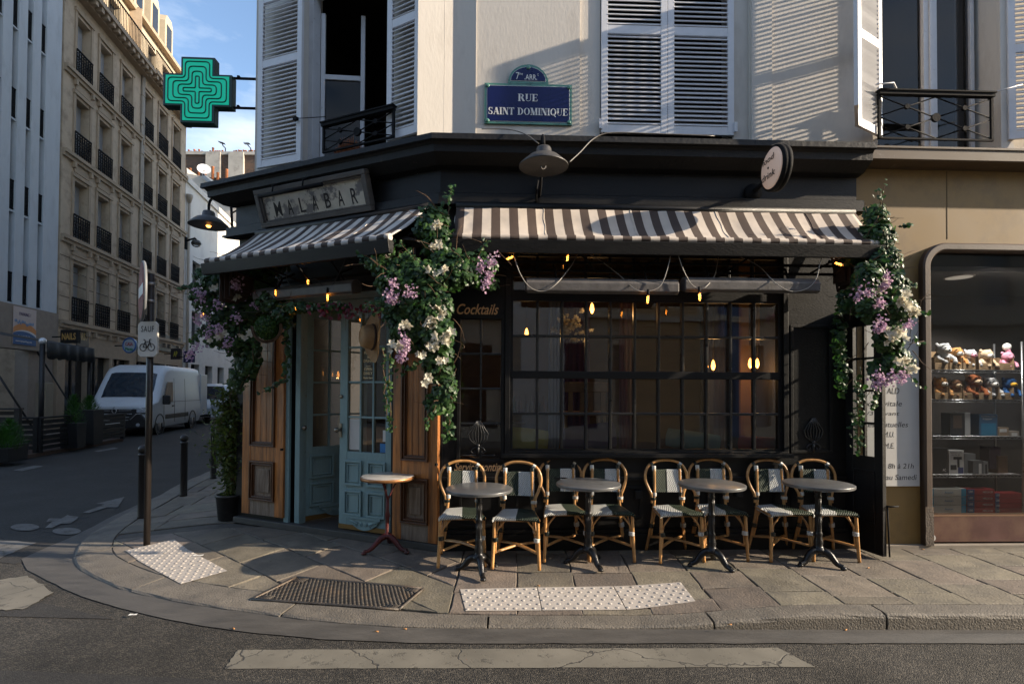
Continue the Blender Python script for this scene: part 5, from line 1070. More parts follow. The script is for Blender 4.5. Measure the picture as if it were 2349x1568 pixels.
# --- middle plant between the awnings, over the right oak panel
Y0 = 4.72
V = Vine('ivy with white and lilac flowers climbing between the two awnings', (A.x, A.y-.12, 0))
def cl(x, y, Y, rx, ry, n, **k): V.clump(at(x, y, Y), (pr(rx*1.08, Y), pr((rx+ry)/2, Y)*.6, pr(ry*1.08, Y)), int(n*1.75), **k)
for a in [(990, 515, 4.75, 38, 42, 190), (1010, 565, 4.75, 42, 32, 160), (960, 640, 4.62, 62, 42, 330), (1030, 618, 4.7, 56, 46, 330), (1095, 612, 4.75, 42, 38, 200), (905, 640, 4.6, 40, 30, 160), (872, 605, 4.62, 34, 16, 90), (930, 610, 4.65, 45, 22, 150), (920, 690, 4.65, 50, 45, 260), (985, 705, 4.6, 50, 50, 330), (940, 755, 4.65, 45, 50, 260), (1000, 765, 4.6, 40, 45, 280), (912, 735, 4.7, 22, 35, 80), (1005, 830, 4.66, 35, 45, 240), (1020, 890, 4.7, 26, 40, 170), (1000, 925, 4.7, 22, 25, 80), (1110, 648, 4.85, 32, 14, 50)]: cl(*a)
V.hang(at(1027, 465, 4.85), at(1022, 560, 4.8), 50, spread=.03); V.hang(at(1030, 900, 4.75), at(1030, 1008, 4.75), 60, .05, .025); V.hang(at(893, 800, 4.85), at(895, 985, 4.9), 60, .04, .016); V.hang(at(905, 570, 4.7), at(850, 600, 4.6), 45, .04, .04); V.hang(at(860, 590, 4.6), at(925, 650, 4.55), 70, .045, .05)
for x, y, dx, dz in [(870, 610, -.8, .5), (890, 690, -.8, -.4), (950, 600, -.4, .9), (960, 830, -.6, -.6), (1000, 930, -.3, -1), (915, 720, -.9, 0), (1027, 470, 0, 1), (940, 700, -.7, .5), (1090, 600, .3, 1), (985, 800, .5, -.7), (890, 640, -1, .3)]: V.twig(at(x, y, 4.62), Vector((dx, -.2, dz)), .22, 3)
for x, y, rx, ry, n in [(1000, 515, 14, 16, 4), (1005, 565, 22, 12, 4), (985, 620, 26, 8, 5), (1018, 620, 8, 12, 3), (1003, 705, 22, 22, 9), (985, 740, 24, 18, 9), (1015, 720, 10, 18, 5), (1022, 775, 14, 16, 8), (1000, 790, 20, 14, 7), (1010, 830, 12, 10, 5), (985, 870, 12, 14, 5), (905, 795, 16, 12, 6), (940, 745, 14, 10, 4), (925, 800, 10, 8, 3), (965, 815, 12, 8, 3)]:
    p = at(x, y, 4.52); V.white(p, (pr(rx, 4.5), .03, pr(ry, 4.5)), n)
for x, y, l in [(897, 640, .08), (913, 668, .12), (940, 662, .07), (890, 670, .07), (920, 765, .13), (935, 785, .12), (925, 805, .09), (1110, 600, .10), (1128, 590, .08), (1118, 640, .09), (1125, 628, .05)]: V.lilac(at(x, y, 4.5), (RND.uniform(-.6, .6), -.2, -1), l, 40, .03)
V.done()
# --- left plant at the street corner
V = Vine('ivy with lilac flowers spilling from the street end of the small awning', (B.x+.1, B.y-.1, 0))
for a in [(505, 650, 5.75, 45, 35, 220), (555, 640, 5.8, 45, 40, 260), (600, 650, 5.8, 40, 40, 220), (520, 710, 5.75, 50, 42, 300), (570, 700, 5.8, 45, 50, 300), (540, 770, 5.8, 48, 42, 300), (500, 765, 5.75, 35, 30, 140), (570, 820, 5.85, 24, 55, 190), (470, 690, 5.7, 28, 26, 90), (625, 690, 5.5, 35, 25, 120), (545, 860, 5.95, 18, 40, 80)]: cl(*a)
for a in [(650, 720, 5.3, 22, 22, 70), (690, 705, 5.2, 40, 12, 90), (760, 705, 5.05, 45, 10, 90)]: cl(*a, size=.045)
V.hang(at(455, 655, 5.7), at(415, 660, 5.7), 26, .05, .02); V.hang(at(465, 750, 5.7), at(435, 790, 5.7), 24, .045, .02); V.hang(at(660, 740, 5.35), at(655, 880, 5.4), 70, .045, .022); V.hang(at(655, 870, 5.3), at(600, 900, 5.4), 26, .04, .02); V.hang(at(585, 760, 5.6), at(580, 830, 5.6), 26, .04, .02); V.hang(at(880, 800, 4.9), at(885, 960, 4.95), 30, .035, .012); cl(450, 680, 5.7, 20, 20, 40); cl(600, 610, 5.85, 60, 18, 160); cl(540, 610, 5.9, 50, 20, 160); cl(480, 630, 5.8, 35, 18, 90)
for x, y, rx, ry, n in [(570, 760, 16, 10, 5), (512, 770, 20, 10, 6), (480, 780, 10, 6, 2), (545, 680, 12, 8, 3), (610, 700, 8, 8, 2), (495, 660, 8, 5, 2)]: V.white(at(x, y, 5.55), (pr(rx, 5.5), .03, pr(ry, 5.5)), n, .038)
for x, y, l in [(455, 660, .12), (465, 670, .1), (470, 715, .1), (455, 728, .08), (485, 752, .12), (505, 742, .1), (455, 790, .1), (440, 805, .08), (525, 775, .1), (545, 720, .08), (500, 690, .08), (580, 690, .08), (535, 640, .08), (550, 650, .07)]: V.lilac(at(x, y, 5.5), (RND.uniform(-.7, .7), -.2, -.8), l, 34, .035)
for k in range(60): V.leaf(at(RND.uniform(700, 880), RND.uniform(695, 730), 5.0), (RND.gauss(0, .6), -1, .3), .04, V.rl)
V.done()
# --- right plant over the open leaf
V = Vine('sunlit ivy with cream and lilac flowers at the ochre wall by the open black leaf', (3.5, 5.2, 0))
for a in [(2010, 500, 4.95, 26, 30, 130), (2020, 545, 4.9, 34, 38, 220), (2030, 600, 4.85, 36, 36, 230), (1995, 640, 4.8, 34, 40, 210), (2045, 660, 4.8, 36, 40, 230), (2000, 700, 4.75, 34, 36, 190), (2060, 710, 4.75, 44, 30, 230), (2040, 770, 4.75, 34, 40, 230), (2060, 830, 4.78, 36, 30, 190), (2020, 850, 4.8, 24, 26, 110), (1960, 590, 4.95, 26, 20, 80), (1955, 690, 4.95, 30, 30, 110), (1985, 545, 5.0, 18, 30, 70)]: cl(*a, size=.05)
for a in [(1925, 760, 5.12, 12, 55, 70), (1930, 850, 5.12, 10, 60, 60)]: cl(*a, size=.045)
V.hang(at(2012, 880, 4.8), at(2005, 935, 4.8), 26, .045, .018); V.hang(at(1972, 850, 5.05), at(1968, 1040, 5.1), 90, .045, .03); V.hang(at(2060, 520, 4.85), at(2090, 515, 4.8), 12, .04, .01); V.hang(at(2070, 640, 4.8), at(2100, 655, 4.75), 22, .045, .015); V.hang(at(2080, 710, 4.75), at(2125, 720, 4.7), 26, .045, .02)
for x, y, dx, dz in [(2020, 470, .15, 1), (2025, 480, -.05, 1), (2080, 850, .7, -.6), (2060, 690, .8, .5), (1975, 660, -.7, .3), (2085, 790, .9, .3)]: V.twig(at(x, y, 4.8), Vector((dx, -.1, dz)), .22, 1)
for x, y, rx, ry, n in [(2065, 690, 20, 14, 8), (2095, 715, 22, 10, 9), (2080, 700, 12, 10, 5), (2045, 770, 20, 16, 9), (2075, 830, 18, 12, 8), (2090, 850, 10, 10, 5), (2020, 655, 18, 12, 5), (2060, 755, 8, 10, 3), (2075, 675, 12, 8, 4)]: V.white(at(x, y, 4.62), (pr(rx, 4.6), .03, pr(ry, 4.6)), n)
for x, y, l in [(2030, 625, .13), (2025, 645, .08), (1975, 665, .11), (1985, 660, .09), (2020, 725, .12), (2012, 745, .08), (2085, 735, .08), (2015, 850, .13), (2010, 870, .08), (2050, 855, .1), (2070, 855, .08), (2015, 690, .06)]: V.lilac(at(x, y, 4.6), (RND.uniform(-.6, .6), -.2, -.9), l, 40, .026)
V.done()
# --- box ball in a twig wreath
bc = at(614, 752, 5.33); bw = thing('box_ball', 'clipped green box ball in a twig wreath above the left oak panel', 'topiary', T(*bc)); m = MB(); rr = .125
for k in range(1500):
    d = Vector((RND.gauss(0, 1), RND.gauss(0, 1), RND.gauss(0, 1))).normalized(); p = d*rr*RND.uniform(.86, 1.03); M = T(*p) @ rot_to(d+Vector((RND.gauss(0, .5), RND.gauss(0, .5), RND.gauss(0, .5))), RND.uniform(0, 6)); m.add([(-.005, -.008, 0), (.005, -.008, 0), (.006, .004, .002), (0, .011, 0), (-.006, .004, .002)], [(0, 1, 2, 3, 4)], M)
m.build('foliage', leafmat('box_leaf', (.012, .04, .006), (.045, .11, .015)), bw, kind='stuff'); MB().ball((0, 0, 0), rr*.86, 16, 10).build('core', mat('box_core', (.012, .03, .006), .9), bw)
m = MB()
for k in range(9):
    a0_ = RND.uniform(0, .4); m.tube([((rr+.02+.012*sin(3*q+k))*cos(q), .01*sin(5*q+k*2)-.02, (rr+.02+.012*cos(4*q+k))*sin(q)) for q in [pi*.95+j*pi*1.15/20+a0_*.3 for j in range(21)]], .005, 5)
m.build('twig_wreath', m_stem, bw, kind='stuff')
# --- potted bamboo at the corner of the side street
m_pot = mat('black_plastic_pot', (.014, .013, .013), .5, var=.3, vs=10, dirt=(.04, .035, .03), ds=7); pp = gnd(527, 1190); s_ = pp.y/1200
pt = thing('potted_bamboo', 'tall thin bamboo in a black plastic pot left of the oak panel', 'potted plant', T(pp.x, pp.y, 0))
MB().lathe([(22*s_, 0), (24*s_, .01), (29*s_, 52*s_), (31*s_, 53*s_), (31*s_, 58*s_), (28*s_, 58*s_), (27*s_, 50*s_), (0, 50*s_)], 28).build('pot', m_pot, pt)
m = MB(); lv = MB(); hz = 330*s_
for k in range(10):
    a, b = RND.gauss(0, .035), RND.gauss(0, .03); tx, ty = RND.gauss(0, .07), RND.gauss(0, .05); hk = hz*RND.uniform(.75, 1.0); P3 = [(a+tx*(j/8)**1.5+.01*sin(j), b+ty*(j/8), 45*s_+(hk-45*s_)*j/8) for j in range(9)]; m.tube(P3, [.007-.0006*j for j in range(9)], 6)
    for i in range(330):
        t = RND.random()**.75; j = min(7, int(t*8)); p = Vector(P3[j]).lerp(Vector(P3[j+1]), t*8-j); wsp = (.035+.06*sin(pi*min(1, t*1.05))**.8)*(1.2 if t > .45 else .75); q = p+Vector((RND.gauss(0, wsp), RND.gauss(0, wsp*.7), RND.gauss(-.02, .05))); L_ = RND.uniform(.04, .085); d = Vector((RND.gauss(0, 1), RND.gauss(0, .8), RND.gauss(-.5, .7)))
        M = T(*q) @ rot_to(d.cross(Vector((RND.gauss(0, 1), RND.gauss(0, 1), RND.gauss(0, 1)))), RND.uniform(0, 6)); lv.add([(0, -L_/2, 0), (L_*.2, -L_*.1, .003), (0, L_/2, 0), (-L_*.2, -L_*.1, .003)], [(0, 1, 2, 3)], M)
        if i % 5 == 0: m.tube([p, (p+q)/2+Vector((0, 0, .01)), q], .002, 4)
m.tube([(.01, -.02, .2), (.015, -.02, hz*.62)], .008, 6)
m.build('canes', mat('cane', (.12, .085, .03), .7, var=.3), pt, kind='stuff'); lv.build('foliage', leafmat('bamboo_leaf', (.03, .055, .012), (.10, .135, .03)), pt, kind='stuff')

# ================================================================== PHARMACY NEXT DOOR
ph_ = thing('pharmacy_shopfront', 'ochre panelled pharmacy front with a rounded brown display window', 'shop front')
m_brown = mat('brown_metal', (.085, .058, .042), .5, var=.15, vs=6, bump=.1); m_ledge = mat('brown_ledge', (.10, .068, .042), .6, var=.2, vs=5, dirt=(.2, .17, .13), ds=6, dlo=.6, dhi=.75)
x0 = X(1966, -.01, 500); x1 = 13.5; zle = WZ(FR, 2150, 334, -.22)
gx0 = X(2118, .0, 800); gz1 = WZ(FR, 2200, 571, 0.); gz0 = WZ(FR, 2250, 1181, 0.); gx1 = gx0+3.2
m = MB(); walls(m, x0, x1, 0.0, zle-.12, .0, .12, [(gx0+.0, gx1, .02, gz1)])
m.build('wall_panel', ochre, ph_, FR)
m = MB(); P_ = [(-.2, zle+.03), (.2, zle), (.2, zle-.02), (.19, zle-.022), (.19, zle-.125), (.17, zle-.135), (.05, zle-.15), (-.2, zle-.15)]
P_ = [(-d, z) for d, z in P_]; n = len(P_); m.add([(x0-.01, a, b) for a, b in P_]+[(x1, a, b) for a, b in P_], [(i, n+i, n+(i+1) % n, (i+1) % n) for i in range(n)]+[tuple(range(n)), tuple(range(2*n-1, n-1, -1))]); m.build('ledge', m_ledge, ph_, FR)
sxm = X(2172, 0, 450); bx('panel_joint', mat('joint_dark', (.06, .04, .02), .8), ph_, sxm-.003, sxm+.003, -.002, .001, gz1+.1, zle-.16, fr=FR)
# rounded display frame, swept along its outline
rr = .2; pts = [(gx0, .03)]+[(gx0, .03+(gz1-rr-.03)*k/6) for k in range(1, 7)]+[(gx0+rr-rr*cos(q), gz1-rr+rr*sin(q)) for q in [pi/2*k/10 for k in range(1, 11)]]+[(gx0+rr+(gx1-gx0-rr)*k/6, gz1) for k in range(1, 7)]
m = MB(); pf = [(-.045, .03), (-.045, -.055), (-.03, -.07), (.02, -.07), (.035, -.055), (.035, .03)]; vs = []
for i, p in enumerate(pts):
    a = Vector(pts[max(i-1, 0)]); b = Vector(pts[min(i+1, len(pts)-1)]); t = (b-a).normalized(); nn = Vector((t.y, -t.x))
    for d, y in pf: vs.append((p[0]+nn.x*d, y, p[1]+nn.y*d))
n = len(pf); m.add(vs, [(i*n+j, i*n+(j+1) % n, (i+1)*n+(j+1) % n, (i+1)*n+j) for i in range(len(pts)-1) for j in range(n)]+[tuple(range(n))]); m.build('display_frame', m_brown, ph_, FR)
cpoly = [(gx0, gz1)]+[(gx0+rr-rr*cos(q), gz1-rr+rr*sin(q)) for q in [pi/2*k/10 for k in range(11)]][::-1]; MB().prism(cpoly, .0, .1).build('frame_corner', ochre, ph_, FR)
MB().quad((gx0+.03, .03, gz0), (gx1, .03, gz0), (gx1, .03, gz1), (gx0+.03, .03, gz1)).build('display_glass', pane_d, ph_, FR)
m_maro = mat('maroon_stone', (.10, .045, .038), .35, var=.3, vs=4, coat=.3, dirt=(.16, .09, .06), ds=2.5, dlo=.45, dhi=.65)
bx('display_base', m_maro, ph_, gx0+.035, gx1, .0, .1, .05, gz0-.012, fr=FR); bx('display_sill', mat('wood_shelf', (.16, .085, .045), .5, var=.2, stretch=(1, 8, 8)), ph_, gx0+.035, gx1, -.002, .11, gz0-.012, gz0, fr=FR)
bx('threshold', mat('stone_sill', (.22, .19, .155), .8, var=.2, vs=6), ph_, x0, x1, -.06, .1, .0, .03, fr=FR)
MB().lathe([(.035, 0), (.035, .003)], 20, FR.to_3x3().to_4x4() @ I4 if False else T(0, 0, 0) @ RX(pi/2)).build('round_sticker', m_pap, ph_, FR @ T(X(2139, -.005, 1233), -.002, WZ(FR, 2139, 1233, 0)))
m = MB(); m.box(gx0-.05, gx0+.035, -.072, -.068, .03, .42); m.build('worn_foot', mat('worn_wood_foot', (.09, .07, .055), .8, var=.4, vs=9, bump=.6, dirt=(.2, .13, .08), ds=7), ph_, FR)
m = MB(); m.box(gx0, gx1, 1.5, 1.55, 0, 2.9); m.box(gx0-.02, gx0, .13, 1.5, 0, 2.9); m.box(gx0, gx1, .13, 1.5, 2.85, 2.9); m.build('display_back', mat('display_dark', (.035, .03, .027), .9, var=.3), ph_, FR)
zfl = WZ(FR, 2240, 1177, .44); bx('display_floor', MATS['wood_shelf'], ph_, gx0, gx1, .115, 1.5, zfl-.03, zfl-.002, fr=FR)
# white notice board half hidden by the ivy
nx0, nz0 = W(FR, 1985, 1115, -.02); nx1, nz1 = W(FR, 2107, 728, -.02)
nb = thing('notice_board', 'white pharmacy notice board with black italic lines beside the display window', 'sign', FR @ T(nx0, -.02, nz0))
bx('board', mat('board_white', (.56, .55, .53), .5, var=.05), nb, 0, nx1-nx0, 0, .015, 0, nz1-nz0, bevel=.003)
m_txt = mat('black_vinyl', (.02, .02, .02), .5, var=0)
for body, cx, cy, wd, h in (('pharmacie', 2062, 757, .36, .06), ('dominique', 2062, 787, .40, .06), ('100% ALD', 2032, 903, .29, .062), ('Exam vitale', 2028, 931, .42, .052), ('1/3 Payant', 2026, 955, .37, .052), ('toutes mutuelles', 2033, 979, .56, .052), ('C.M.U.', 2033, 1002, .165, .055), ('A.M.E.', 2033, 1028, .165, .055), ('ouvert de 8h a 21h', 2048, 1074, .60, .052), ('du Lundi au Samedi', 2052, 1100, .62, .055)):
    tx, tz = W(FR, cx, cy, -.02)
    if body.endswith(('21h', 'Samedi', 'mutuelles', 'vitale', 'Payant', 'ALD', 'dominique', 'pharmacie')):
        ex = {'pharmacie': 2078, 'dominique': 2100, '100% ALD': 2063, 'Exam vitale': 2069, '1/3 Payant': 2063, 'toutes mutuelles': 2083, 'ouvert de 8h a 21h': 2096, 'du Lundi au Samedi': 2103}[body]; tx = X(ex, -.02, cy)-wd/2
    text(body if '21h' not in body else 'ouvert de 8h \u00e0 21h', T(tx-nx0, -.0005, tz-nz0), m_txt, nb, shear=.18, width=wd, height=h, ext=.0005)
# wire shelving
m_wire = mat('chrome_wire', (.45, .46, .47), .3, metal=.9, var=.1); SY = .40; SDp = .32
wx0 = X(2134, SY, 900); wx1 = X(2345, SY, 900); shz = [WZ(FR, 2240, y, SY) for y in (851, 919, 1003, 1091)]
wr = thing('wire_shelving', 'chrome wire shelving unit inside the pharmacy display window', 'shelf', FR @ T(wx0, SY, gz0))
for q in (0, wx1-wx0):
    for y in (0, SDp):
        m = MB(); m.tube([(q, y, zfl-gz0), (q, y, WZ(FR, 2134, 781, SY)-gz0)], .011, 8); m.build('post', m_wire, wr)
for z in shz:
    m = MB(); zz = z-gz0; wl = wx1-wx0
    for y in (0, SDp):
        m.tube([(0, y, zz+.012), (wl, y, zz+.012)], .004, 5); m.tube([(0, y, zz-.016), (wl, y, zz-.016)], .004, 5); m.tube([(wl*k/26, y, zz+(.012 if k % 2 else -.016)) for k in range(27)], .0028, 4)
    for k in range(30): m.tube([(wl*(k+.5)/30, 0, zz+.014), (wl*(k+.5)/30, SDp, zz+.014)], .002, 4)
    m.build('wire_shelf', m_wire, wr)
wr2 = wx1+.03
# plush toys in cardboard trays
m_kraft = mat('kraft_board', (.30, .20, .105), .85, var=.1, vs=8)
def fur(n, c): return mat('fur_'+n, tuple(min(.8, v*1.35) for v in c) if n != 'dark' else c, .95, var=.25, vs=30, bump=.8, bs=90)
cols = dict(grey=(.42, .42, .42), orange=(.42, .2, .06), white=(.60, .57, .52), brown=(.16, .075, .035), rust=(.24, .07, .02), blue=(.02, .09, .26), pink=(.55, .24, .32), cream=(.45, .34, .22), dark=(.03, .025, .02), yellow=(.6, .33, .03), spot=(.38, .38, .38))
def plush(name, label, px, py, zb, body, muzzle, tall=1., kind='cat', tray=True):
    k = FR @ T(X(px, SY+.1, py), SY+.1, zb); o = thing(name, label, 'plush toy', k, 'plush animals on the wire shelves'); s = .088*tall
    fb = fur(body, cols[body]); fm = fur(muzzle, cols[muzzle]); fd = fur('dark', cols['dark'])
    MB().ball((0, .02, s*.95), (s*.85, s*.75, s*.95), 14, 9).build('body', fb, o); hz = s*2.05
    MB().ball((-.008, -.015, hz), (s*.78, s*.72, s*.7), 14, 9).build('head', fb, o); MB().ball((-.012, -.015-s*.62, hz-s*.18), (s*.42, s*.32, s*.3), 10, 7).build('muzzle', fm, o); MB().ball((-.012, -.015-s*.92, hz-s*.1), (s*.12, s*.08, s*.09), 8, 5).build('nose', fd if kind != 'bird' else fm, o)
    for sg in (-1, 1):
        MB().ball((sg*s*.62-.008, .0, hz+s*.52), (s*.24, s*.14, s*.24), 8, 6).build('ear', fb if kind != 'monkey' else fm, o); MB().ball((sg*s*.27-.01, -.015-s*.66, hz+s*.12), (s*.08, s*.05, s*.08), 6, 5).build('eye', fd, o)
        MB().tube([(sg*s*.6, -.0, s*1.35), (sg*s*.95, -s*.5, s*.9), (sg*s*.6, -s*1.0, s*.55)], [s*.28, s*.25, s*.2], 8).ball((sg*s*.58, -s*1.02, s*.52), s*.24, 8, 6).build('arm', fb, o)
    if kind == 'bird': MB().lathe([(s*.22, 0), (s*.16, s*.3), (0, s*.5)], 8, T(-.012, -.015-s*.6, hz-s*.1) @ RX(pi/2)).build('beak', fm, o)
    if kind == 'flamingo': MB().tube(spl([(0, 0, s*1.5), (.02, -.01, s*2.4), (.0, -.01, s*3.2)], 5), s*.25, 8).build('neck', fb, o); MB().ball((0, 0, s*3.5), (s*.6, s*.5, s*.6), 10, 7).build('crest', fur('white', cols['white']), o)
    if body in ('orange', 'spot'):
        m = MB()
        for j in range(9): q = RND.uniform(0, 6.28); m.ball((-.008+s*.6*cos(q), -.015-s*.45, hz+s*.5*abs(sin(q))), (s*.14, s*.1, s*.045), 6, 4)
        m.build('marking', fd, o, kind='stuff')
    return o
def tray(px, py, zb, wd, label, h=.075):
    k = FR @ T(X(px, SY+.01, py), SY+.01, zb); o = thing('cardboard_tray', label, 'cardboard tray', k, 'brown cardboard trays on the wire shelves'); m = MB(); w2 = wd/2
    m.box(-w2, w2, 0, .004, 0, h); m.box(-w2, -w2+.004, .004, .25, 0, h+.06); m.box(w2-.004, w2, .004, .25, 0, h+.06); m.box(-w2, w2, .25, .254, 0, h+.14); m.box(-w2, w2, .004, .25, 0, .004); m.build('tray_board', m_kraft, o)
    text('BOUILLOTTE', T(0, -.001, .014), mat('tray_ink', (.1, .06, .03), .8), o, width=wd*.5, height=.012, ext=.0004); text('warmies', T(0, -.001, .04), MATS['tray_ink'], o, width=wd*.45, height=.012, ext=.0004)
z1_, z2_ = shz[0]+.018, shz[1]+.018
for i, (px, w_) in enumerate(((2160, .15), (2193, .14), (2224, .14), (2261, .15), (2310, .17))):
    tray(px, 840, z1_, w_, 'kraft tray on the top wire shelf, number %d from the left' % (i+1) if False else ['kraft tray holding the grey spotted plush on the top shelf', 'kraft tray holding the tiger plush on the top shelf', 'kraft tray holding the grey and pink plush', 'kraft tray holding the cream plush on the top shelf', 'kraft tray holding the pink flamingo plush'][i]); tray(px, 908, z2_, w_, ['kraft tray below, under the lower tiger plush', 'kraft tray holding the brown mole plush', 'kraft tray holding the rust orangutan plush', 'kraft tray holding the lower spotted plush', 'kraft tray holding the blue bird plush'][i])
plush('plush_leopard', 'grey spotted plush leopard at the left of the top shelf', 2163, 830, z1_+.03, 'spot', 'white', 1.1); plush('plush_tiger', 'orange plush tiger on the top shelf', 2193, 830, z1_+.02, 'orange', 'white', .95)
plush('plush_bear', 'grey plush with pink paws on the top shelf', 2225, 830, z1_+.01, 'grey', 'pink', .9); plush('plush_dog', 'cream plush dog on the top shelf', 2262, 830, z1_, 'cream', 'white', .95); plush('plush_flamingo', 'tall pink plush flamingo with white crest on the top shelf', 2310, 830, z1_, 'pink', 'pink', .85, 'flamingo')
plush('plush_tiger', 'plush tiger on the second shelf, left of the mole', 2157, 895, z2_, 'orange', 'white', 1.); plush('plush_mole', 'dark brown plush mole on the second shelf', 2190, 895, z2_, 'brown', 'cream', .9); plush('plush_orangutan', 'rust coloured plush orangutan on the second shelf', 2232, 895, z2_, 'rust', 'cream', 1.15, 'monkey'); plush('plush_leopard', 'pale spotted plush on the second shelf, right of the orangutan', 2272, 895, z2_, 'spot', 'white', 1.); plush('plush_bird', 'blue plush bird with yellow beak on the second shelf', 2314, 895, z2_, 'blue', 'yellow', 1., 'bird')
# boxed goods
def pack(label, px0, px1, py0, py1, col, texts=(), off=.04, dep=.12, extra=()):
    xa, za = W(FR, px0, py1, SY+off); xb, zb_ = W(FR, px1, py0, SY+off); key = 'card_%d_%d_%d' % tuple(int(c*255) for c in col)
    o = thing('product_box', label, 'box', FR @ T(xa, SY+off, za)); wd, h = xb-xa, zb_-za; bx('carton', mat(key, col, .45, var=.06, vs=12), o, 0, wd, 0, dep, 0, h, bevel=.002)
    for (a, b, c, d, cc) in extra: bx('printed_panel', mat('print_%d_%d_%d' % tuple(int(q*255) for q in cc), cc, .45, var=.1, vs=25), o, wd*a, wd*b, -.0015, -.0005, h*c, h*d)
    for s, cx, cz, tw, th, tcol in texts: text(s, T(wd*cx, -.002, h*cz), mat('ink_%d_%d_%d' % tuple(int(q*255) for q in tcol), tcol, .5, var=0), o, width=wd*tw, height=h*th, ext=.0004)
    return o
K_ = (.02, .02, .025); Wt = (.6, .6, .6); Bl = (.02, .12, .33); Rd = (.30, .025, .03)
pack('dark box with a portrait on the third shelf', 2180, 2213, 947, 1000, K_, extra=[(.2, .8, .35, .9, (.09, .06, .045))]); pack('slim white box on the third shelf', 2214, 2226, 946, 1000, (.42, .43, .44)); pack('blue shaver box on the third shelf', 2247, 2288, 950, 1001, (.05, .12, .22), [('REMINGTON', .5, .88, .8, .07, Wt), ('Hyper', .45, .74, .5, .1, Wt)], extra=[(.1, .9, .05, .6, (.03, .2, .36))])
pack('clear plastic tub on the third shelf, left one', 2291, 2314, 980, 1001, (.30, .22, .15), extra=[(.1, .8, .5, .85, Wt)]); pack('clear plastic tub on the third shelf, right one', 2316, 2338, 988, 1002, (.28, .24, .2), extra=[(.2, .8, .2, .7, Wt)])
pack('large black box marked AC on the fourth shelf', 2136, 2174, 1027, 1086, (.025, .025, .028), [('AC', .78, .1, .2, .1, Wt)]); pack('white hair dryer box on the fourth shelf', 2177, 2211, 1032, 1088, Wt, [('REMINGTON', .45, .88, .75, .06, K_), ('on the go', .45, .78, .55, .06, K_)], extra=[(.3, .85, .62, .73, K_), (.55, .7, .3, .62, K_), (.1, .5, .2, .4, K_), (.6, .95, .05, .3, (.05, .07, .2))])
pack('grey box behind the hair dryer box', 2212, 2238, 1040, 1088, (.16, .17, .18), off=.1); pack('small grey clipper box on the fourth shelf, left one', 2232, 2256, 1056, 1089, (.13, .14, .15), extra=[(.55, .8, .1, .8, Wt)]); pack('small grey clipper box on the fourth shelf, right one', 2257, 2267, 1058, 1089, (.2, .21, .22), extra=[(.3, .7, .1, .8, K_)])
pack('purple carton at the back of the fourth shelf', 2270, 2296, 1025, 1075, (.05, .025, .06), off=.14); pack('tan carton at the back of the fourth shelf', 2290, 2312, 1045, 1085, (.2, .12, .07), off=.12)
for k, nm in enumerate(('topmost', 'middle', 'lowest')): pack('%s white and blue carton of the left stack' % nm, 2137, 2216, 1120+19*k, 1138+19*k, (.50, .52, .50), [('Amomort', .5, .4, .25, .25, (.05, .2, .4))], extra=[(.86, 1, 0, 1, (.02, .25, .45)), (0, .06, 0, 1, (.02, .25, .45))])
for k, nm in enumerate(('topmost', 'second', 'third', 'lowest')): pack('%s red carton of the middle stack' % nm, 2219, 2281, 1121+14.3*k, 1134.5+14.3*k, Rd, [('M\u00c9CA120', .75, .35, .36, .35, Wt), ('LBS', .13, .4, .15, .35, Wt)], extra=[(0, .26, 0, 1, (.03, .07, .2))])
for k, nm in enumerate(('topmost', 'second', 'third', 'lowest')): pack('%s red carton of the right stack' % nm, 2283, 2344, 1130+12*k, 1141.5+12*k, Rd, [('LBS', .1, .4, .14, .4, Wt)], off=.06, extra=[(0, .14, 0, 1, (.03, .07, .2))])

cl_ = thing('ceiling_light', 'round ceiling light at the top of the pharmacy display', 'lamp', FR @ T(X(2205, .35, 592), .38, 2.84))
MB().lathe([(.14, 0), (.14, .02), (.12, .03)], 24).build('rim', m_brown, cl_); MB().lathe([(0, .004), (.12, .004), (.12, .01), (0, .01)], 24, T(0, 0, -.006)).build('diffuser', mat('light_diffuser', (.6, .58, .54), .5, em=(1, .9, .75), ems=.12), cl_)  # diffuser emission is added; the fixture itself looks unlit
pl_ = bpy.data.lights.new('glow', 'SPOT'); pl_.energy = 60; pl_.color = (1, .97, .92); pl_.spot_size = radians(150); pl_.shadow_soft_size = .1; lo = bpy.data.objects.new('glow', pl_); COL.objects.link(lo); lo.parent = cl_; lo.location = (.25, -.28, -.05)  # added spot to brighten the shelves, not the fixture's own light

# ================================================================== SIDE STREET
GX = lambda px, py, off=0.: W(FL, px, py, off)[0]
GZ = lambda px, py, off=0.: W(FL, px, py, off)[1]
ROADZ = -.12
# buildings on the near side of the street, out of sight behind the corner, that keep the street in shade
nbld = thing('neighbour_building', 'plain plastered house beside the corner building along the side street', 'building', FS @ T(14, 0, 0))
MB().box(.05, 12, -8, 0, 0, 22).build('wall', plaster, nbld)
nb2 = thing('low_house', 'lower plastered house further down the side street', 'building', FS @ T(26, 0, 0)); MB().box(.1, 40, -8, 0, 0, 11.5).build('wall', plaster, nb2)
FAR = struct(MB().box(-6, 70, -1.6, 9, -.12, .0).build('far_pavement', m_slab, None, FL))
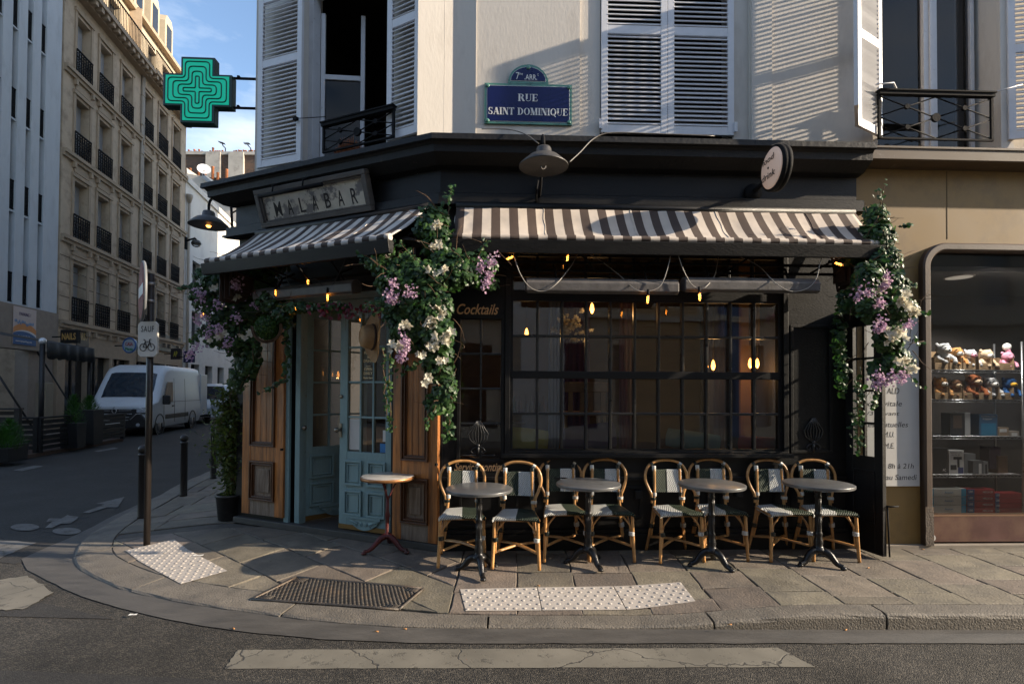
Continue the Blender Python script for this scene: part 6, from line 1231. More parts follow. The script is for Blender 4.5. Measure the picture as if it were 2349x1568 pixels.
# ---- white modern building
m_conc = mat('white_render', (.50, .53, .56), .8, var=.06, vs=2, dirt=(.38, .40, .42), ds=3, dlo=.5, dhi=.8, stretch=(1, 1, .3)); m_grey = mat('grey_spandrel', (.26, .28, .30), .8, var=.1); m_beige = mat('beige_render', (.27, .22, .175), .85, var=.15, vs=5, bump=.3); g_dark = mat('dark_window', (.02, .023, .027), .12, var=.2, spec=.6)
wm = thing('modern_block', 'pale modern block with tall slit windows at the left edge', 'building')
xe = GX(137, 355); z0w = GZ(60, 704, 0); wins = [(GX(18, 354), GX(31, 354)), (GX(53, 354), GX(66, 354)), (GX(90, 354), GX(101, 354))]
pit = wins[1][0]-wins[0][0]; ww = wins[1][1]-wins[1][0]; wx = [wins[2][0]-pit*k for k in range(5)]
MB().box(wx[-1]-4, xe, .32, .6, z0w, 19).build('back_wall', m_grey, wm, FL)
pr_ = [wx[-1]-4]+[v for q in sorted(wx) for v in (q, q+ww)]+[xe]
for i in range(0, len(pr_), 2): MB().box(pr_[i], pr_[i+1], 0, .315, z0w, 19).build('pier', m_conc, wm, FL)
zr = [GZ(60, y, .1) for y in (702, 497, 291.6, 89)]; stp = (zr[3]-zr[0])/3; rl = None
for q in wx:
    for k in range(5):
        zb = zr[0]+stp*k
        if zb > 18: continue
        o = MB().box(q, q+ww, .22, .315, zb, zb+1.95).build('window', g_dark, wm, FL); MB().box(q, q+ww, .18, .22, zb+1.25, zb+1.95).build('roller_blind', m_conc if RND.random() < .55 else g_dark, o)
        if rl is None:
            m = MB(); m.box(-.03, ww+.03, -.02, .02, .98, 1.02); m.box(-.03, ww+.03, -.02, .02, .04, .07)
            for j in range(7): m.box(ww*j/6-.008, ww*j/6+.008, -.008, .008, .07, .98)
            rl = m.build('railing', iron, wm, FL @ T(q, .06, zb))
        else: inst(rl, wm, FL @ T(q, .06, zb))
        MB().box(q, q+ww, .02, .3, zb-.06, zb+.0).build('sill', m_conc, wm, FL)
zo = GZ(40, 800, .0)
m = MB(); m.box(wx[-1]-4, xe+.02, -.05, .3, zo, z0w-.002); m.box(xe-1.3, xe+.02, .1, .5, 0, zo); m.box(wx[-1]-4, wx[-1]+.5, .1, .5, 0, zo); m.build('ground_floor_wall', m_beige, wm, FL)
MB().box(wx[-1]-4, xe, 2.2, 2.4, 0, zo).build('garage_back', m_beige, wm, FL)
# advertising banner
bx0, bz0 = W(FL, 28.5, 788, -.06); bx1, bz1 = W(FL, 83, 712, -.06); bw_, bh = bx1-bx0, bz1-bz0
bn = thing('parking_banner', 'coloured parking advertisement banner on the beige base of the white block', 'banner', FL @ T(bx0, -.07, bz0))
bx('sheet', mat('banner_pale', (.52, .42, .38), .6, var=.05), bn, 0, bw_, 0, .012, 0, bh)
def dome(r, y, c, nm, cx=.5): MB().prism([(0.002, .002)]+[(bw_*k/16, min(bh, bh*r*sqrt(max(0, 1-((k/16-cx)/.75)**2)))) for k in range(17)]+[(bw_-.002, .002)], y, y+.001).build('printed_panel', mat(nm, c, .6, var=.1), bn)
dome(.58, -.002, (.55, .22, .06), 'banner_orange'); dome(.40, -.004, (.55, .55, .55), 'banner_white'); dome(.36, -.006, (.03, .09, .22), 'banner_blue', .42)
text('PARKING ?', T(bw_*.5, -.004, bh*.78), mat('banner_ink', (.05, .03, .12), .6), bn, width=bw_*.5, height=bh*.09); text('01 44 06 99 10', T(bw_*.45, -.008, bh*.18), m_enw, bn, width=bw_*.5, height=bh*.075); text('www.opnparking.com', T(bw_*.45, -.008, bh*.06), m_enw, bn, width=bw_*.7, height=bh*.06)
m = MB()
for k in range(14): m.ball((bw_*(.08+.06*k), -.004, bh*(.55+.1*RND.random())), (.03, .004, .06), 6, 4)
m.build('printed_figures', mat('banner_figs', (.15, .25, .4), .6), bn, kind='stuff')
# ---- stone apartment buildings
m_stone = mat('cut_stone', (.47, .37, .265), .85, var=.12, vs=2.5, bump=.3, bs=18, dirt=(.17, .125, .085), ds=1.6, dlo=.5, dhi=.8); m_stone2 = mat('cut_stone_trim', (.36, .275, .19), .85, var=.15, vs=4, bump=.3, bs=20); m_blind = mat('grey_folding_blind', (.33, .34, .35), .6, var=.1); m_zincr = mat('zinc_roof', (.17, .20, .235), .45, metal=.3, var=.15, vs=3)
m_shop = mat('dark_shop', (.022, .02, .019), .4, var=.3); m_pipe = mat('cream_pipe', (.36, .31, .245), .6, var=.1)
_rail = {}
def lace(parent, x, z, wd, off):
    key = round(wd, 2)
    if key not in _rail:
        m = MB(); h = .95; m.box(0, wd, -.03, .03, h-.05, h); m.box(0, wd, -.02, .02, 0, .04); n = max(4, int(wd/.15))
        for j in range(n+1): m.box(wd*j/n-.012, wd*j/n+.012, -.012, .012, .04, h-.05)
        for j in range(n):
            cx = wd*(j+.5)/n
            for zz in (.2, .48, .74): m.tube([(cx+.05*cos(q), 0, zz+.09*sin(q)) for q in [k*pi/4 for k in range(8)]], .014, 4, closed=True)
        for zz in (.34, .62): m.box(0, wd, -.008, .008, zz-.015, zz+.015)
        _rail[key] = m.build('railing', iron, parent, FL @ T(x, off, z)); return
    inst(_rail[key], parent, FL @ T(x, off, z))
FZ = [4.2+3.275*k for k in range(4)]
def haussmann(label, xa, xb, bays, ww, dz=0, door=False, corbel=True):
    r = thing('apartment_building', label, 'building'); ztop = 17.2+dz; holes = [(c-ww/2, c+ww/2, z+dz+.05, z+dz+2.3) for z in FZ for c in bays]
    walls(MB(), xa, xb, 3.7, ztop, 0, .4, holes).build('wall', m_stone, r, FL)
    for i, z in enumerate(FZ):
        z += dz
        MB().box(xa+.01, xb-.01, -.16, -.001, z-.16, z-.02).box(xa+.01, xb-.01, -.09, -.001, z-.30, z-.161).build('string_course', m_stone2, r, FL)
        for c in bays:
            o = MB().box(c-ww/2, c+ww/2, .36, .39, z+.05, z+2.3).build('window', g_dark, r, FL)
            sd = RND.choice((0, 1, 1)); MB().box(c+(.02 if sd else -ww/2+.05), c+ww/2-.02, .3, .33, z+.06, z+2.26).build('blind', m_blind, o)
            m = MB(); t = .13; m.box(c-ww/2-t, c-ww/2, -.045, -.001, z, z+2.42); m.box(c+ww/2, c+ww/2+t, -.045, -.001, z, z+2.42); m.box(c-ww/2-t-.03, c+ww/2+t+.03, -.08, -.001, z+2.42, z+2.56); m.build('window_surround', m_stone2, r, FL)
            lace(r, c-ww/2-.06, z+.0, round(ww+.12, 2), -.06)
            if i < 3: MB().box(c-ww/2-.02, c+ww/2+.02, -.035, -.001, z+2.62, z+2.86).build('frieze_panel', m_stone2, r, FL)
            for sg in (-1, 1): MB().box(c+sg*(ww/2+.08)-.06, c+sg*(ww/2+.08)+.06, -.13, -.001, z-.52, z-.305).build('corbel', m_stone2, r, FL)
        if i == 0:
            n = 5; m = MB()
            for k in range(n): m.box(xa+.01, xb-.01, -.004, -.001, z+.35+k*.52, z+.385+k*.52)
            m.build('joint_groove', mat('stone_groove', (.12, .09, .06), .9), r, FL)
    # top cornice with modillions, balcony, attic storey and mansard
    MB().box(xa, xb+.1, -.62, .4, ztop, ztop+.18).box(xa, xb, -.3, -.0, ztop-.22, ztop-.001).build('cornice', m_stone2, r, FL)
    n = int((xb-xa)/.42)
    for k in range(n): MB().box(xa+(k+.25)*(xb-xa)/n, xa+(k+.7)*(xb-xa)/n, -.56, -.301, ztop-.2, ztop-.002).build('modillion', m_stone2, r, FL)
    m = MB(); m.box(xa, xb+.05, -.58, -.53, ztop+1.12, ztop+1.17); m.box(xa, xb+.05, -.57, -.54, ztop+.24, ztop+.27); nb_ = int((xb-xa)/.13)
    for k in range(nb_+1): q = xa+(xb-xa)*k/nb_; m.box(q-.01, q+.01, -.565, -.545, ztop+.18, ztop+1.12)
    m.build('balcony_railing', iron, r, FL)
    m_att = mat('attic_stone', (.46, .38, .27), .85, var=.1, vs=3)
    walls(MB(), xa, xb, ztop+.18, ztop+3.0, .55, .9, [(c-ww/2, c+ww/2, ztop+.3, ztop+2.4) for c in bays]).build('attic_wall', m_att, r, FL)
    for c in bays: MB().box(c-ww/2, c+ww/2, .8, .85, ztop+.3, ztop+2.4).build('attic_window', g_dark, r, FL)
    MB().box(xa, xb+.05, .25, .95, ztop+3.0, ztop+3.2).build('attic_cornice', m_stone2, r, FL)
    z2 = ztop+3.2; m = MB(); vs = [(xa, .5, z2), (xb, .5, z2), (xb, 1.6, z2+2.6), (xa, 1.6, z2+2.6), (xb, 6, z2+3.2), (xa, 6, z2+3.2), (xa, 6, z2), (xb, 6, z2)]; m.add(vs, [(0, 1, 2, 3), (3, 2, 4, 5), (1, 7, 4, 2), (0, 3, 5, 6)]); m.build('mansard_roof', m_zincr, r, FL)
    for c in bays[::1]: MB().prism([(c-.5, z2+.1), (c+.5, z2+.1), (c+.5, z2+1.7), (c+.3, z2+2.1), (c-.3, z2+2.1), (c-.5, z2+1.7)], .45, 1.7).build('dormer', m_att, r, FL); MB().box(c-.3, c+.3, .43, .449, z2+.3, z2+1.6).build('dormer_window', g_dark, r, FL)
    MB().box(xa-.0, xb, .4, 8, 0, ztop).build('inner_wall', darkint, r, FL) if False else None
    MB().box(xb-.02, xb, .0, 8, 0, ztop+3.1).build('end_wall', m_stone, r, FL); MB().box(xa, xb-.03, 7.5, 8, 0, ztop+3).build('back_wall', m_stone2, r, FL)
    # ground floor
    gz = FZ[0]+dz-.5; m = MB(); nb_ = len(bays); hl = [(c-.75, c+.75, .0, 2.9) for c in bays]; walls(m, xa, xb, 0, gz, .02, .4, hl); m.build('ground_floor_wall', m_stone2 if not door else m_stone2, r, FL)
    for c in bays: o = MB().box(c-.75, c+.75, .25, .38, .45, 2.9).build('shop_window', g_dark, r, FL); MB().box(c-.75, c+.75, .16, .24, 0, .45).build('stall_riser', m_shop, o); MB().box(c-.04, c+.04, .2, .249, .45, 2.9).build('mullion', m_shop, o)
    return r
hx0 = GX(139, 500); hx1 = GX(321, 500); hx2 = GX(424, 500)
b1 = [GX((177+205)/2, 150), GX((231+253)/2, 190), GX((280+300)/2, 230)]; b2 = [GX(338, 280), GX(373, 310), GX(404, 330)]
haussmann('stone apartment house with iron window railings beside the pale modern block', hx0, hx1-.12, b1, .95)
haussmann('second stone apartment house with bracketed balconies further down the street', hx1+.12, hx2, b2, .95, .12)
dp = thing('drain_pipe', 'pair of cream drain pipes between the two stone apartment houses', 'drain pipe', FL @ T(hx1, -.05, 0))
for q in (-.07, .07):
    m = MB(); m.tube([(q, 0, 3.7), (q, 0, 17)], .06, 8)
    for k in range(9): m.lathe([(.075, 0), (.075, .08)], 8, T(q, 0, 4.4+1.45*k))
    m.build('pipe', m_pipe, dp)
# ---- shop signs on the ground floors
def board(name, label, px0, px1, py0, py1, off, col, txt=None, tcol=(.5, .32, .08), dep=.12, tw=.8, th=.45, key='sb'):
    a, za = W(FL, px0, py1, off); b, zb = W(FL, px1, py0, off); o = thing(name, label, 'sign', FL @ T(a, off, za)); bx('board', mat('board_'+key, col, .4, var=.1), o, 0, b-a, 0, dep, 0, zb-za, bevel=.01)
    if txt: text(txt, T((b-a)/2, -.002, (zb-za)*(.5-th/2)), mat('ink_'+key, tcol, .4, var=0), o, width=(b-a)*tw, height=(zb-za)*th, bold=.002)
    return o
SO_ = -.35
def blade(name, label, px0, px1, py0, py1, Y, col, txt, tcol, key, round_=False):
    c = at((px0+px1)/2, (py0+py1)/2, Y); wd = (px1-px0)*Y/1200; h = (py1-py0)*Y/1200; o = thing(name, label, 'sign', T(*c) @ RZ(-.15)); mm = mat('blade_'+key, col, .4, var=.08)
    if round_: MB().lathe([(wd/2, -.05), (wd/2, .05)], 28, RX(pi/2)).build('board', mm, o); MB().tube([(wd/2*cos(q), -.05, wd/2*sin(q)) for q in [k*2*pi/28 for k in range(28)]], .03, 5, closed=True).build('rim', mat('rim_'+key, (.05, .12, .3), .4), o)
    else: bx('board', mm, o, -wd/2, wd/2, -.06, .06, -h/2, h/2, bevel=.01)
    for s, cz, tw, th, tc in txt: text(s, T(0, -.064, h*cz-h*th/2), mat('blink_%s_%d' % (key, int(tc[0]*99)), tc, .4, var=0), o, width=wd*tw, height=h*th, bold=.002)
    MB().tube([(-wd/2, .02, 0), (-wd/2-.5, .1, 0)], .02, 6).build('arm', iron, o); return o
blade('shop_sign', 'black sign with gold NAILS lettering at the foot of the stone house', 139, 185, 756, 787, 17.6, (.012, .012, .013), [('NAILS', 0, .8, .5, (.55, .33, .1))], 0, 'nails')
board('shop_lettering', 'gold PARIS 7 lettering on the shop band right of the NAILS sign', 176, 205, 752, 792, -.02, (.06, .05, .045), 'PARIS 7', (.5, .36, .16), .02, .75, .4, 'paris')
blade('round_shop_sign', 'round white and blue CASA Pizza sign over the side street', 283, 316, 773, 811, 19.5, (.40, .45, .48), [('CASA', .08, .6, .22, (.35, .03, .03)), ('Pizza', -.22, .6, .2, (.03, .2, .08))], 0, 'casa', True)
blade('shop_sign', 'navy sign with yellow AJP letters behind the white van', 421, 447, 805, 831, 26, (.012, .02, .07), [('AJP', 0, .65, .4, (.6, .5, .03))], 0, 'ajp')
blade('shop_sign', 'dark sign with yellow AP letters left of the navy sign', 392, 417, 799, 824, 26.5, (.035, .03, .035), [('AP', 0, .4, .5, (.5, .45, .05))], 0, 'ap')
board('shop_awning_band', 'dark shop band under the second stone house', 345, 415, 775, 800, -.06, (.03, .028, .03), None, key='band')
# ---- far white building and the houses that close the street
m_fw = mat('far_white', (.62, .60, .56), .85, var=.06, vs=1, dirt=(.48, .46, .43), ds=.8); fb = thing('white_office', 'sunlit white building with tall windows beyond the stone houses', 'building')
fx0 = hx2+.05; fx1 = fx0+26; fz = GZ(430, 420, 0)
hl = [(fx0+1.2+2.35*k, fx0+2.55+2.35*k, z, z+2.1) for k in range(10) for z in (1.0, 4.3, 7.4)]
walls(MB(), fx0, fx1, 0, fz, .0, .4, hl).build('wall', m_fw, fb, FL)
for h_ in hl: MB().box(h_[0], h_[1], .3, .36, h_[2], h_[3]).build('window', g_dark, fb, FL)
MB().box(fx0, fx1, -.12, .4, fz, fz+.35).build('parapet', m_fw, fb, FL); MB().box(fx0, fx1, .41, 9, fz-1, fz).build('flat_roof', m_zincr, fb, FL); MB().box(fx0+2, fx1, 3, 9, fz, fz+2.2).build('roof_storey', m_fw, fb, FL)
m = MB(); m.tube([(fx0+.25, -.12, .2), (fx0+.25, -.12, fz-1.2)], .08, 8); m.lathe([(.08, 0), (.2, .35), (.2, .5)], 8, T(fx0+.25, -.12, fz-1.2)); m.build('drain_pipe', m_pipe, fb, FL)
wl = thing('street_wall_lamp', 'dark dome street lamp bracketed on the last stone house', 'lamp', T(*at(450, 560, 26))); u_ = 26/1200
MB().lathe([(10.5*u_, 0), (10*u_, 4*u_), (7*u_, 8.5*u_), (2*u_, 10.5*u_), (0, 10.6*u_)], 18).build('dome', m_lampb, wl); MB().ball((0, 0, 0), (9.5*u_, 9.5*u_, 7*u_), 14, 8).build('globe', m_clear, wl); MB().tube([(0, 0, 10*u_), (-3*u_, 0, 14*u_), (-22*u_, 0, 8*u_)], .05, 6).box(-25*u_, -22*u_, -.08, .08, -12*u_, 16*u_).build('arm', iron, wl)
m_fw2 = mat('far_plaster', (.42, .39, .35), .9, var=.12, vs=.6, dirt=(.30, .275, .25), ds=.5); YF = 52.
def fp(px, py, Y=YF): return at(px, py, Y)
eb = thing('end_house', 'pale gabled house closing the side street', 'building'); g0, g1 = fp(420, 900), fp(640, 900)
MB().prism([(g0.x, -.1), (g1.x, -.1), (g1.x, fp(560, 475).z), (fp(545, 470).x, fp(545, 470).z), (fp(470, 405).x, fp(470, 405).z), (fp(430, 398).x, fp(430, 398).z), (g0.x, fp(420, 385).z)], YF, YF+8).build('gable_wall', m_fw2, eb)
a, b = fp(468, 402), fp(550, 475); MB().add([(a.x, YF-.3, a.z+.1), (b.x, YF-.3, b.z+.1), (b.x, YF+8, b.z+.3), (a.x, YF+8, a.z+.3), (a.x, YF-.3, a.z-.35), (b.x, YF-.3, b.z-.35)], [(0, 1, 2, 3), (4, 5, 1, 0)]).build('roof_edge', m_zincr, eb)
a, b = fp(480, 412), fp(600, 440); MB().box(a.x, b.x, YF+4, YF+9, b.z-6, a.z).build('zinc_attic', mat('dark_zinc', (.11, .12, .14), .5, var=.1), eb)
for px in (543, 556): p = fp(px, 447); MB().box(p.x-.35, p.x+.35, YF+3.9, YF+3.99, p.z-.9, p.z+.9).build('attic_window', m_frame, eb)
for px in (505, 522, 540): p = fp(px, 560); MB().box(p.x-.4, p.x+.4, YF-.05, YF-.001, p.z-.9, p.z+.9).build('window', g_dark, eb)
ch = thing('chimney_wall', 'brick chimney wall with plastered flues above the end houses', 'chimney'); YC = 60.; p0, p1 = at(422, 480, YC), at(640, 480, YC); zt = at(500, 356, YC).z
m_brick = bpy.data.materials.new('far_brick'); t_, p_ = nodes(m_brick); bt = t_.nodes.new('ShaderNodeTexBrick'); tcn = t_.nodes.new('ShaderNodeTexCoord'); mpn = t_.nodes.new('ShaderNodeMapping'); mpn.inputs['Rotation'].default_value = (pi/2, 0, 0); t_.links.new(tcn.outputs['Object'], mpn.inputs[0]); t_.links.new(mpn.outputs[0], bt.inputs[0]); bt.inputs['Scale'].default_value = 2.2; bt.inputs['Color1'].default_value = (.12, .065, .04, 1); bt.inputs['Color2'].default_value = (.04, .03, .026, 1); bt.inputs['Mortar'].default_value = (.14, .11, .09, 1); t_.links.new(bt.outputs[0], p_.inputs['Base Color']); p_.inputs['Roughness'].default_value = .9
MB().box(p0.x, p1.x, YC, YC+1, 0, zt).build('brick_wall', m_brick, ch); MB().box(p0.x, p1.x, YC-.2, YC+1.1, zt, zt+.35).build('coping', m_fw2, ch)
for xa, xb in ((475, 508), (527, 561)): q, r_ = at(xa, 400, YC), at(xb, 400, YC); MB().box(q.x, r_.x, YC-.35, YC-.01, at(500, 410, YC).z, zt+.25).build('plaster_flue', mat('flue_plaster', (.40, .37, .33), .9, var=.2, vs=.8, dirt=(.22, .2, .18), ds=1.2), ch)
m_terra = mat('terracotta', (.33, .12, .05), .8, var=.2, rnd=.25)
for px, h, w_ in ((428, 9, 4), (434, 6, 4), (441, 10, 4), (446, 6, 4), (452, 10, 4), (459, 6, 4), (478, 7, 4), (484, 14, 4.5), (490, 7, 4), (495, 7, 4), (500, 7, 4), (506, 8, 4), (533, 7, 4), (538, 8, 4), (544, 9, 4), (549, 8, 4), (555, 9, 4), (560, 8, 4), (568, 8, 4), (574, 9, 4), (580, 8, 4), (586, 9, 4), (592, 8, 4)):
    q = at(px, 356, YC); u_ = YC/1200; MB().lathe([(w_*.5*u_, 0), (w_*.5*u_, h*u_*.8), (w_*.6*u_, h*u_*.82), (w_*.55*u_, h*u_)], 10, T(q.x, YC+.4, zt+.35)).build('chimney_pot', m_terra, ch)
for px, py, h in ((436, 395, 9), (455, 405, 10), (500, 405, 9), (488, 400, 18), (520, 410, 22), (470, 408, 9)):
    q = at(px, py, 56.); u_ = 56/1200; MB().lathe([(3*u_, -10*u_), (3*u_, h*u_*.9), (3.6*u_, h*u_*.92), (3.2*u_, h*u_)], 10, T(q.x, 56, q.z)).build('chimney_pot', m_terra, ch)
dsh = thing('satellite_dish', 'white satellite dish on the roofs at the end of the street', 'satellite dish', T(*at(468, 390, 50))); u_ = 50/1200; MB().lathe([(0, 0), (8*u_, 1.2*u_), (14*u_, 4*u_), (14.2*u_, 4*u_), (8*u_, .7*u_), (0, -.4*u_)], 22, RZ(.5) @ RX(radians(68))).build('dish', mat('dish_white', (.55, .56, .57), .5), dsh); MB().tube([(0, 0, -2*u_), (.1, -.2, -14*u_)], .08, 6).build('mast', iron, dsh)
for px, py, kind in ((517, 340, 0), (575, 338, 1)):
    an = thing('roof_antenna', ['television aerial with slanted boom above the chimney wall', 'bent television aerial above the right chimney pots'][kind], 'antenna', T(*at(px, 356, YC))); u_ = YC/1200; m = MB(); m.tube([(0, 0, 0), (0, 0, 16*u_), (-6*u_, 0, 22*u_), (-7*u_, 0, 27*u_)], .06, 5); m.build('mast', iron, an)
    m = MB(); m.tube([(-16*u_, 0, (31 if not kind else 27)*u_), (-2*u_, 0, 27*u_)], .05, 5)
    for k in range(5): m.tube([(-14*u_+k*2.6*u_, -.3, 30*u_-k*.7*u_ if not kind else 27*u_), (-14*u_+k*2.6*u_, .3, 30*u_-k*.7*u_ if not kind else 27*u_)], .04, 4)
    m.build('elements', iron, an)
vb = thing('beige_house', 'beige house with vented panel above the small white van', 'building', T(*fp(470, 990, 48))); q = fp(470, 990, 48); r_ = fp(560, 620, 48)
MB().box(0, r_.x-q.x, 0, 3, 0, r_.z-q.z).build('wall', mat('beige_wall', (.36, .28, .19), .85, var=.1), vb); u_ = 48/1200
for px in (473, 484): MB().box((px-470)*u_, (px-466)*u_, -.05, -.001, 12.4, 13.3).build('vent', g_dark, vb) if False else None
bx('doorway', mat('cream_door', (.5, .42, .28), .7), vb, .3, 1.4, -.04, -.001, 1.9, 4.6)

# ---- white vans
m_van = mat('van_white', (.58, .62, .66), .38, var=.02, rv=0); m_vplast = mat('van_plastic', (.012, .012, .013), .5, var=.2); m_tyre = mat('tyre', (.012, .012, .012), .8, var=.2); m_rim = mat('wheel_rim', (.2, .2, .21), .4, metal=.6); m_ws = mat('windscreen', (.012, .022, .035), .06, var=.2, spec=.7); m_chrome = mat('chrome', (.62, .63, .65), .25, metal=.4, var=.05); m_lampg = mat('headlamp', (.35, .37, .4), .15, var=.4, vs=30, spec=.7)
def van(label, M, Lv, H, Wd, big=True):
    o = thing('delivery_van', label, 'van', M, 'vans parked along the side street'); hw = Wd/2; s = H/2.42
    prof_ = [(0, .36, .98, .80), (.06, .30, 1.06, .92), (.3, .28, 1.14, .985), (.75, .27, 1.24, 1.0), (1.0, .27, 1.52, .985), (1.25, .27, 1.86, .955), (1.48, .27, 2.15, .93), (1.7, .27, 2.33, .92), (2.1, .27, 2.42, .92), (Lv*.97, .27, 2.42, .92), (Lv, .3, 2.38, .90)] if big else \
            [(0, .32, .74, .82), (.06, .27, .84, .93), (.35, .25, 1.0, .985), (.75, .25, 1.14, 1.), (1.05, .25, 1.36, .97), (1.35, .25, 1.62, .92), (1.65, .25, 1.86, .88), (2.0, .25, 1.95, .87), (2.5, .25, 1.97, .87), (Lv*.97, .25, 1.95, .87), (Lv, .3, 1.9, .84)]
    vs = []; sh = 1.18 if big else 1.02
    for x, zb, zt, k in prof_:
        top = zt*s if big else zt; sb = min(sh, top-.12); kb = min(1., k+.07) if zt > 1.5 else k
        half = [(hw*kb*.94, zb), (hw*kb, zb+.2), (hw*kb, sb*.8), (hw*(kb*.6+k*.4), sb), (hw*k, max(sb+.01, top-.22)), (hw*k*.96, top-.08), (hw*k*.8, top-.012), (0, top)]
        vs += [(x, -y, z) for y, z in half]+[(x, y, z) for y, z in half[-2::-1]]
    n = 15; m = MB(); m.add(vs, [(i*n+j, i*n+j+1, (i+1)*n+j+1, (i+1)*n+j) for i in range(len(prof_)-1) for j in range(n-1)], None, True); m.add(vs[:n], [tuple(range(n))]); m.add(vs[-n:], [tuple(range(n-1, -1, -1))])
    m.build('body', m_van, o)
    i0, i1 = (3, 6); a, b = prof_[i0], prof_[i1]; 
    def wsp(x, f): 
        for p, q in zip(prof_[:-1], prof_[1:]):
            if p[0] <= x <= q[0]: t = (x-p[0])/(q[0]-p[0]); return p[2]+(q[2]-p[2])*t, p[3]+(q[3]-p[3])*t
    wv = []; nx_ = 6; x0_, x1_ = (.80, 1.46) if big else (.8, 1.6)
    for i in range(nx_+1):
        x = x0_+(x1_-x0_)*i/nx_; z, k = wsp(x, 0); z = z*s if big else z
        for j in range(9): f = -1+j/4; y = f*hw*k*.83; wv.append((x-.02, y, z-.02*f*f-.045*(abs(f) > .9)+.008))
    MB().add(wv, [(i*9+j, (i+1)*9+j, (i+1)*9+j+1, i*9+j+1) for i in range(nx_) for j in range(8)], None, True).build('windscreen', m_ws, o)
    for sg in (-1, 1):
        yy = sg*(hw*.985+.006)
        z0_, z1_ = (1.2, 1.95) if big else (1.08, 1.65)
        y1_ = sg*(hw*.955+.012) if big else sg*(hw*.90+.014); yl = sg*(hw*(.99)+.004)
        MB().add([(1.2, yl, z0_), (2.15, yl, z0_), (2.15, y1_, z1_), (1.62, y1_, z1_), (1.2, yl, z0_+.12)], [(0, 1, 2, 3, 4)]).build('side_window', m_ws, o)
        MB().box(1.05, 1.2, sg*hw if sg > 0 else sg*hw-.24, sg*hw+.24 if sg > 0 else sg*hw, 1.1, 1.45).build('wing_mirror', m_vplast, o, bevel=.04)
        for xw in (.85, Lv-1.1): MB().lathe([(.30, -.11), (.335, -.09), (.335, .09), (.30, .11), (.2, .1), (.2, -.1), (.30, -.11)], 22, T(xw, sg*(hw-.12), .33) @ RX(pi/2)).build('tyre', m_tyre, o); MB().lathe([(.21, -.06), (.2, .1), (.08, .115), (0, .115)], 16, T(xw, sg*(hw-.12), .33) @ RX(pi/2*sg*-1)).build('wheel_rim', m_rim, o); MB().lathe([(.37, 0), (.42, .0), (.42, .012), (.37, .012), (.37, 0)], 22, T(xw, sg*(hw+.0), .36) @ RX(-pi/2*sg)).build('wheel_arch', m_vplast, o)
        MB().box(1.35, Lv-1.6, yy-.01 if sg > 0 else yy-.015, yy+.015 if sg > 0 else yy+.01, .55, .72).build('side_moulding', m_vplast, o, bevel=.01)
        za, zb2 = (.84, 1.03) if big else (.72, .93); q = [(-.05, sg*hw*.5), (.0, sg*hw*.9), (.13, sg*hw*.97), (.1, sg*hw*.5)]
        MB().add([(x, y, za+(.03 if i == 0 else 0)) for i, (x, y) in enumerate(q)]+[(x+.03, y, zb2-(.03 if i == 0 else 0)) for i, (x, y) in enumerate(q)], [(0, 1, 5, 4), (1, 2, 6, 5), (4, 5, 6, 7), (3, 2, 1, 0), (0, 4, 7, 3)]).build('headlight', m_lampg, o)
        MB().tube([(1.22, sg*(hw+.004), .4), (1.22, sg*(hw+.004), 1.2)], .006, 4).tube([(2.25, sg*(hw+.004), .4), (2.25, sg*(hw+.004), 1.2), (2.25, y1_, 2.1 if big else 1.7)], .006, 4).tube([(3.4, sg*(hw+.004), .4), (3.4, sg*(hw+.004), 1.2), (3.4, y1_, 2.1 if big else 1.7)], .006, 4).tube([(1.25, sg*(hw+.006), 1.19), (Lv-.1, sg*(hw+.006), 1.19)], .008, 4).build('door_seam', m_vplast, o)
        MB().box(2.0, 2.16, sg*(hw+.01)-.012, sg*(hw+.01)+.012, 1.0, 1.05).build('door_handle', m_vplast, o)
    if big:
        MB().prism([(-hw*.9, .3), (hw*.9, .3), (hw*.93, .55), (hw*.75, .8), (hw*.5, .86), (-hw*.5, .86), (-hw*.75, .8), (-hw*.93, .55)], -.055, .14, RZ(pi/2) @ SC(-1, 1, 1) if False else Matrix(((0, 1, 0, 0), (1, 0, 0, 0), (0, 0, 1, 0), (0, 0, 0, 1)))).build('front_bumper', m_vplast, o, bevel=.03)
        for z, a in ((.92, .48), (.80, .5), (.68, .42), (.58, .4)):
            for sg in (-1, 1): MB().tube([(-.06, sg*hw*.12, z), (-.05, sg*hw*a, z+.01)], .009, 5).build('grille_bar', m_chrome, o)
        MB().box(-.05, .0, -hw*.62, hw*.62, .84, .97).build('grille', m_vplast, o); MB().box(-.02, .1, -hw*.93, hw*.93, .80, .845).build('grille_lower_edge', m_vplast, o)
        for sg in (-1, 1): MB().tube([(-.07, sg*hw*.45, .60), (-.05, sg*hw*.62, .80), (.02, sg*hw*.86, .83)], .012, 5).build('chrome_trim', m_chrome, o); MB().lathe([(.06, 0), (.06, .02)], 12, T(-.055, sg*hw*.68, .42) @ RY(-pi/2)).build('fog_lamp', m_lampg, o)
        MB().tube([(.78, hw*.7, 1.27), (.95, -hw*.1, 1.44)], .012, 5).build('wiper', m_vplast, o); MB().box(.86, .9, hw*.35, hw*.5, 1.34, 1.36).build('dash_paper', m_enw, o)
        m = MB(); R_ = [(0, .13), (.075, 0), (0, -.13), (-.075, 0)]
        m.tube([(-.075, y, .92+z) for y, z in R_], .02, 4, closed=True); m.build('emblem', m_chrome, o)
        MB().box(-.07, -.056, -.26, .26, .42, .53).build('number_plate', m_enw, o)
        for sg in (-1, 1): MB().box(Lv, Lv+.9, sg*hw*.95-.03, sg*hw*.95+.03, .5, 2.35).build('rear_door', m_van, o, bevel=.02) if sg < 0 else None
